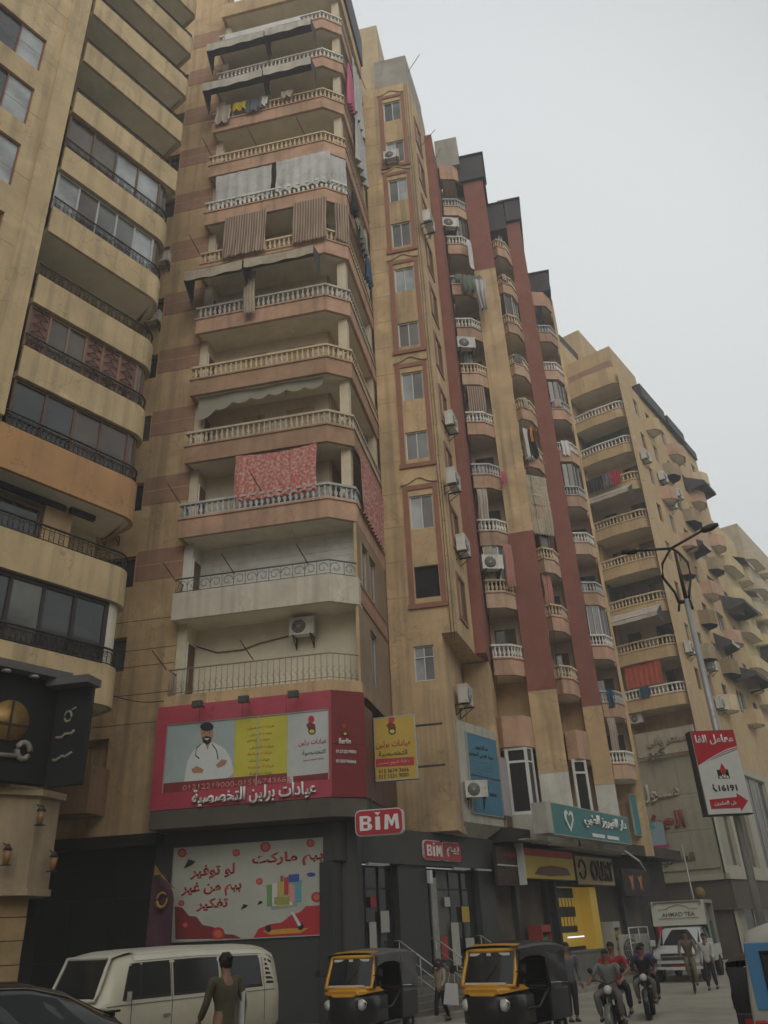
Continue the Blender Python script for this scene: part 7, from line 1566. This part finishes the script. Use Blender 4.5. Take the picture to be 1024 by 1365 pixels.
POSES = {
 'stand': dict(kn=((-.055, -.01, .27), (.055, .0, .27)), an=((-.055, .0, .04), (.055, .02, .04)), el=((-.15, .01, .62), (.15, .01, .62)), wr=((-.15, -.04, .47), (.15, -.05, .47))),
 'walk': dict(kn=((-.055, -.07, .28), (.055, .01, .27)), an=((-.055, -.09, .04), (.055, .12, .055)), el=((-.14, .05, .63), (.14, -.04, .63)), wr=((-.14, .03, .48), (.13, -.13, .52))),
 'ride': dict(pel=(0, .04, .50), kn=((-.14, -.22, .46), (.14, -.22, .46)), an=((-.12, -.14, .22), (.12, -.14, .22)), el=((-.2, -.12, .62), (.2, -.12, .62)), wr=((-.19, -.27, .60), (.19, -.27, .60)), dz=0, lean=-.05),
 'pillion': dict(pel=(0, .04, .52), kn=((-.16, -.18, .48), (.16, -.18, .48)), an=((-.15, -.08, .24), (.15, -.08, .24)), el=((-.19, -.05, .66), (.19, -.05, .66)), wr=((-.13, -.18, .60), (.13, -.18, .60)), lean=-.03),
 'cycle': dict(pel=(0, .05, .60), kn=((-.06, -.14, .50), (.06, -.10, .40)), an=((-.06, -.06, .30), (.06, -.03, .17)), el=((-.16, -.14, .68), (.16, -.14, .68)), wr=((-.14, -.27, .64), (.14, -.27, .64)), lean=-.09),
}
def person(label, X, Y, az, H, pose, top, legs, hair='short', robe=None, sleeves=True, z=0, scarf=None, female=False, group=None):
    """one continuous skinned body with tapered limbs and hands; clothes and hair are its children. Local -y is forward"""
    t = thing('person', label, 'person', (X, Y, z), R(180 - az), group)
    P = POSES[pose]; h = lambda v: Vector(v) * H
    pel = Vector(P.get('pel', (0, 0, .52))); dz = Vector((0, 0, pel.z - .52)) + Vector((0, pel.y, 0)); ln = P.get('lean', 0)
    sw = .105 if female else .118
    che = dz + Vector((0, ln * .6, .70)); nb = dz + Vector((0, ln, .81)); nt_ = dz + Vector((0, ln - .005, .85)); hd = dz + Vector((0, ln - .02, .893)); ht = dz + Vector((0, ln - .012, .948))
    sh = [dz + Vector((s * sw, ln, .79)) for s in (-1, 1)]; hp_ = [pel + Vector((s * .05, 0, -.02)) for s in (-1, 1)]
    el = [Vector(v) for v in P['el']]; wr = [Vector(v) for v in P['wr']]; kn = [Vector(v) for v in P['kn']]; an = [Vector(v) for v in P['an']]
    V = [pel, dz + Vector((0, ln * .3, .61)), che, nb, nt_, hd, ht]; E = [(0, 1), (1, 2), (2, 3), (3, 4), (4, 5), (5, 6)]; Rr = [.072, .062, .075, .034, .031, .050, .040]
    for k in (0, 1):
        b = len(V); mid = (sh[k] + el[k]) / 2; V += [sh[k], mid, el[k], (el[k] * .5 + wr[k] * .5), wr[k]]; E += [(2, b), (b, b + 1), (b + 1, b + 2), (b + 2, b + 3), (b + 3, b + 4)]; Rr += [.036, .030, .025, .023, .016]
        b = len(V); toe = an[k] + Vector((0, -.07, -.022)); V += [hp_[k], (hp_[k] + kn[k]) / 2, kn[k], kn[k] * .6 + an[k] * .4, an[k], toe]; E += [(0, b)] + [(b + i, b + i + 1) for i in range(5)]; Rr += [.052, .048, .034, .033, .020, .017]
    me = skin_mesh([h(v) for v in V], E, [r_ * H for r_ in Rr], [SKIN], 2)
    # hands: palm and five unequal, bent fingers rooted inside the palm; nose and ears
    bm = bmesh.new(); bm.from_mesh(me); g = MB().use(SKIN)
    for k in (0, 1):
        d = (wr[k] - el[k]).normalized(); s_ = Vector((0, 1, 0)).cross(d); s_ = s_.normalized() if s_.length > .1 else Vector((1, 0, 0)); nrm = d.cross(s_)
        w0 = wr[k] * H; u_ = H / 1.75
        g.tube([w0 - d * .01 * u_, w0 + d * .03 * u_, w0 + d * .085 * u_], [.022 * u_, .034 * u_, .030 * u_], 8)
        for i, L_ in enumerate((.062, .075, .080, .072)):
            o_ = w0 + d * .075 * u_ + s_ * (.028 - .0185 * i) * u_; g.tube([o_, o_ + d * L_ * .55 * u_ + nrm * .006, o_ + d * L_ * .9 * u_ + nrm * .026 * u_], [.0095 * u_, .009 * u_, .007 * u_], 5)
        o_ = w0 + d * .02 * u_ + s_ * .024 * u_; g.tube([o_, o_ + (d * .5 + s_ * .8).normalized() * .035 * u_, o_ + (d * .9 + s_ * .6 + nrm * .3).normalized() * .065 * u_], [.012 * u_, .011 * u_, .008 * u_], 5)
    hc_ = h(hd + Vector((0, 0, .012)))
    g.tube([hc_ + Vector((0, -.040, .012)) * H, hc_ + Vector((0, -.058, -.008)) * H], [.004 * H, .009 * H], 5)
    for s in (-1, 1): g.lathe([(.002 * H, -.004 * H), (.012 * H, 0), (.002 * H, .004 * H)], c=tuple(hc_ + Vector((s * .046, 0, -.002)) * H), n=7, axis='x')
    hm_ = g.mesh('h'); bm.from_mesh(hm_); bm.to_mesh(me); bm.free(); me.name = 'body'
    for p_ in me.polygons: p_.use_smooth = True
    body = link('body', me, t)
    for s in (-1, 1): MB().use(P_BLACK).lathe([(.001, -.004 * H), (.0045 * H, 0), (.001, .004 * H)], c=tuple(hc_ + Vector((s * .017, -.043, .010)) * H), n=6, axis='y').build('eye', None, t)
    MB().use(surf('lips', (.22, .08, .06), obj=True)).tube([hc_ + Vector((-.014, -.043, -.024)) * H, hc_ + Vector((0, -.047, -.024)) * H, hc_ + Vector((.014, -.043, -.024)) * H], .003 * H, 4).build('mouth', None, t)
    # shirt
    f = 1.16
    Vs = [pel + Vector((0, 0, -.08)), V[1], che, nb - Vector((0, 0, .012))]; Es = [(0, 1), (1, 2), (2, 3)]; Rs = [.084, .074, .083, .046]
    for k in (0, 1):
        b = len(Vs); mid = (sh[k] + el[k]) / 2; Vs += [sh[k], mid, el[k]]; Es += [(2, b), (b, b + 1), (b + 1, b + 2)]; Rs += [.040, .033, .029]
        if sleeves: Vs += [el[k] * .12 + wr[k] * .88]; Es += [(b + 2, b + 3)]; Rs += [.026]
        else: Vs[-1] = mid * .35 + el[k] * .65
    link('robe_top' if robe else 'shirt', skin_mesh([h(v) for v in Vs], Es, [r_ * H for r_ in Rs], [top], 2, 2), t)
    if robe:
        hem = .055 if robe == 'long' else .25
        def rf(u, v):
            a = u * 6.2832; w = .085 + .035 * v; c = pel * (1 - v) + ((an[0] + an[1]) / 2) * v; zz_ = (pel.z + .04) * (1 - v) + hem * v
            return Vector(((c.x + w * math.cos(a) * (1 + .06 * math.sin(5 * a) * v)), (c.y + w * .8 * math.sin(a) * (1 + .06 * math.cos(4 * a) * v)), zz_)) * H
        MB().use(top).grid(rf, 22, 8).build('robe_skirt', None, t)
    Vt = [pel + Vector((0, 0, -.005)), pel + Vector((0, 0, .045))]; Et = [(0, 1)]; Rt = [.074, .068]
    for k in (0, 1):
        b = len(Vt); Vt += [hp_[k], (hp_[k] + kn[k]) / 2, kn[k], kn[k] * .5 + an[k] * .5, an[k] + (kn[k] - an[k]).normalized() * .025]; Et += [(0, b)] + [(b + i, b + i + 1) for i in range(4)]; Rt += [.058, .054, .042, .040, .033]
        link('shoe', MB().use(TYRE).tube([h(an[k] + Vector((0, .022, -.022))), h(an[k] + Vector((0, -.03, -.024))), h(an[k] + Vector((0, -.085, -.03)))], [.024 * H, .025 * H, .014 * H], 7).mesh('shoe'), t)
    link('trousers', skin_mesh([h(v) for v in Vt], Et, [r_ * H for r_ in Rt], [legs], 2), t)
    def cap(rx, ry, rz, z0, m, nm, back=0.0, jit=.0):
        def fn(u, v):
            a = u * 6.2832; b = v * math.pi * .5; r_ = 1 + jit * noise.noise(Vector((math.cos(a) * 4, math.sin(a) * 4, v * 5)))
            return hc_ + Vector((rx * math.cos(a) * math.cos(b) * r_, (ry * math.sin(a) * math.cos(b)) * r_ + back, z0 + rz * math.sin(b) * r_)) * H
        return MB().use(m).grid(fn, 16, 6).build(nm, None, t)
    if scarf:
        g = MB().use(scarf)
        def sf(u, v):
            a = R(-60) + u * R(300); b = -1.3 + v * 2.87; w = .056 if b > -.5 else .056 + (-.5 - b) * .05
            return hc_ + Vector((w * math.cos(a - math.pi / 2 + R(-150) + math.pi / 2 + R(60)) * math.cos(max(b, -.3)), w * 1.1 * math.sin(a + R(-60)) * math.cos(max(b, -.3)) + .006, .058 * math.sin(b) if b > -.3 else -.017 + (b + .3) * .06)) * H
        g.grid(sf, 18, 10).build('headscarf', None, t)
    elif hair == 'bun':
        cap(.053, .056, .062, -.004, HAIR, 'hair', .010, .25); MB().use(HAIR).lathe([(.001, -.03 * H), (.028 * H, 0), (.001, .03 * H)], c=tuple(hc_ + Vector((0, .06, .02)) * H), n=8).build('hair_bun', None, t)
        cap(.050, .040, -.062, -.004, HAIR, 'hair_back', .018, .25)
    elif hair == 'bald': pass
    else: cap(.0485, .0505, .050, .010, HAIR, 'hair', .006, .15)
    return t
OLIVE = surf('olive_vest_cloth', (.075, .07, .04), var=.2, scale=4, obj=True); JEAN = surf('blue_jeans', (.05, .10, .17), var=.2, obj=True); DKT = surf('dark_trousers', (.03, .03, .035), obj=True); WHS = surf('white_cotton', (.50, .50, .48), var=.08, obj=True)
GRS = surf('grey_shirt', (.17, .18, .17), obj=True); RDS = surf('red_shirt', (.32, .03, .04), obj=True); BRS = surf('brown_shirt', (.16, .115, .08), obj=True); BKS = surf('black_garment', (.018, .018, .02), obj=True); BGE = surf('beige_coat', (.33, .28, .22), obj=True); PRS = surf('purple_shirt', (.08, .05, .16), obj=True); GRT = surf('grey_trousers', (.16, .15, .14), obj=True); OLT = surf('khaki_trousers', (.20, .17, .11), obj=True)
def seat_z(s, hgt): return hgt * s
p = person('man in an olive vest and blue jeans walking before the cream van', -4.98, 12.1, 300, 1.86, 'walk', OLIVE, JEAN, 'bun', z=.36)
g = MB().use(WHS); g.grid(lambda u, v: (-.235 - .03 * math.sin(u * 6), -.15 + .30 * u, .9 + .42 * v - .05 * math.sin(u * 3)), 8, 5); g.grid(lambda u, v: (-.26, -.15 + .30 * u, .9 + .42 * v), 6, 4); o = g.build('plastic_bag', None); o.location = p.location; o.rotation_euler = p.rotation_euler; tag(o, 'white plastic bag carried by the man in the olive vest', 'bag')
person('woman in a black headscarf and beige coat walking between the two rickshaws', -4.3, 26.4, 215, 1.62, 'walk', BGE, BKS, scarf=BKS, female=True)
g = MB().use(WHS); g.extr([(-.22, 0, 0), (.22, 0, 0), (.17, 0, .52), (-.17, 0, .52)], (0, .12, 0)); g.tube([(-.1, .06, .5), (-.06, .06, .78), (.06, .06, .78), (.1, .06, .5)], .012, 5); o = g.build('tote_bag', None, fix=True); o.location = (-3.98, 26.1, .42); o.rotation_euler = (0, R(6), R(10)); bev(o, .03); tag(o, 'white tote bag hanging from the arm of the woman in the headscarf', 'bag')
person('man in a long white robe standing behind the shiny black rickshaw', -3.2, 26.9, 200, 1.85, 'stand', WHS, WHS, 'bald', robe='long', z=.14)
person('man in a grey shirt steering the nearer motorcycle', .35, 21.85, 192, 1.84, 'ride', GRS, GRT, sleeves=False, z=0.0)
person('man in a red shirt riding pillion on the nearer motorcycle', .51, 22.45, 192, 1.90, 'pillion', RDS, DKT, sleeves=False, z=.04)
person('person in black with bare forearms steering the farther motorcycle', 1.36, 25.9, 188, 1.72, 'ride', BKS, GRT, sleeves=False, z=.04)
person('person in purple riding pillion on the farther motorcycle', 1.44, 26.42, 188, 1.75, 'pillion', PRS, DKT, z=.05)
person('man in a brown shirt riding the bicycle', 3.37, 33.5, 188, 1.82, 'cycle', BRS, OLT, z=.0)
person('grey haired man in a white shirt walking beside the bicycle', 4.1, 34.6, 200, 1.85, 'walk', WHS, DKT, 'short')
person('person in a dark silvery jacket standing behind the shiny black rickshaw hood', -.62, 25.4, 150, 1.92, 'stand', surf('silver_jacket', (.10, .11, .12), rough=.4, obj=True), DKT)
# garment on a stand by the far shops
v = FG.x(862, 1240, 21.5)
t = thing('display_stand', 'leaning dark pole stand on the pavement by the food shops', 'stand'); put(t, FG, 22.6, -1.2, .14); MB().use(IRON).tube([(0, 0, 0), (.1, 0, 1.6), (-.25, 0, 2.9)], .05, 6).lathe([(.25, 0), (.2, .06)], n=8).build('post', None, t)
cloth('bright pinkish red garment hanging on the leaning stand', 'garment', FG, 22.55, -1.35, 2.6, .75, 1.75, surf('vivid_red_cloth', (.55, .03, .06), obj=True), folds=2, amp=.08, seed=77)
# overhead cables sagging between the buildings
def cable(label, a, b, sag, r=.014):
    A_, B_ = Vector(a), Vector(b); pts = [A_.lerp(B_, i / 14) - Vector((0, 0, sag * 4 * (i / 14) * (1 - i / 14))) for i in range(15)]
    o = MB().use(IRON).tube([q - A_ for q in pts], r, 4).build('cable', None); o.location = A_; tag(o, label, 'cable')
cable('thin cable from the left building to the lowest barred balcony', FL.w(13.6, 1.5, 9.3), FA.w(-3.3, 0.4, 9.55), .25)
# ================================================================== haze
HZ = bpy.data.materials.new('street_haze'); HZ.use_nodes = True; hn = HZ.node_tree; hn.nodes.remove(hn.nodes['Principled BSDF'])
pv_ = hn.nodes.new('ShaderNodeVolumePrincipled'); pv_.inputs['Color'].default_value = (.97, .97, .96, 1); pv_.inputs['Density'].default_value = 0.0034; pv_.inputs['Anisotropy'].default_value = 0.2
hn.links.new(pv_.outputs[0], hn.nodes['Material Output'].inputs['Volume'])
link('haze', MB().use(HZ).box(-960, 960, -960, 960, -1.0, 62.0).mesh('haze'), None, kind='stuff')
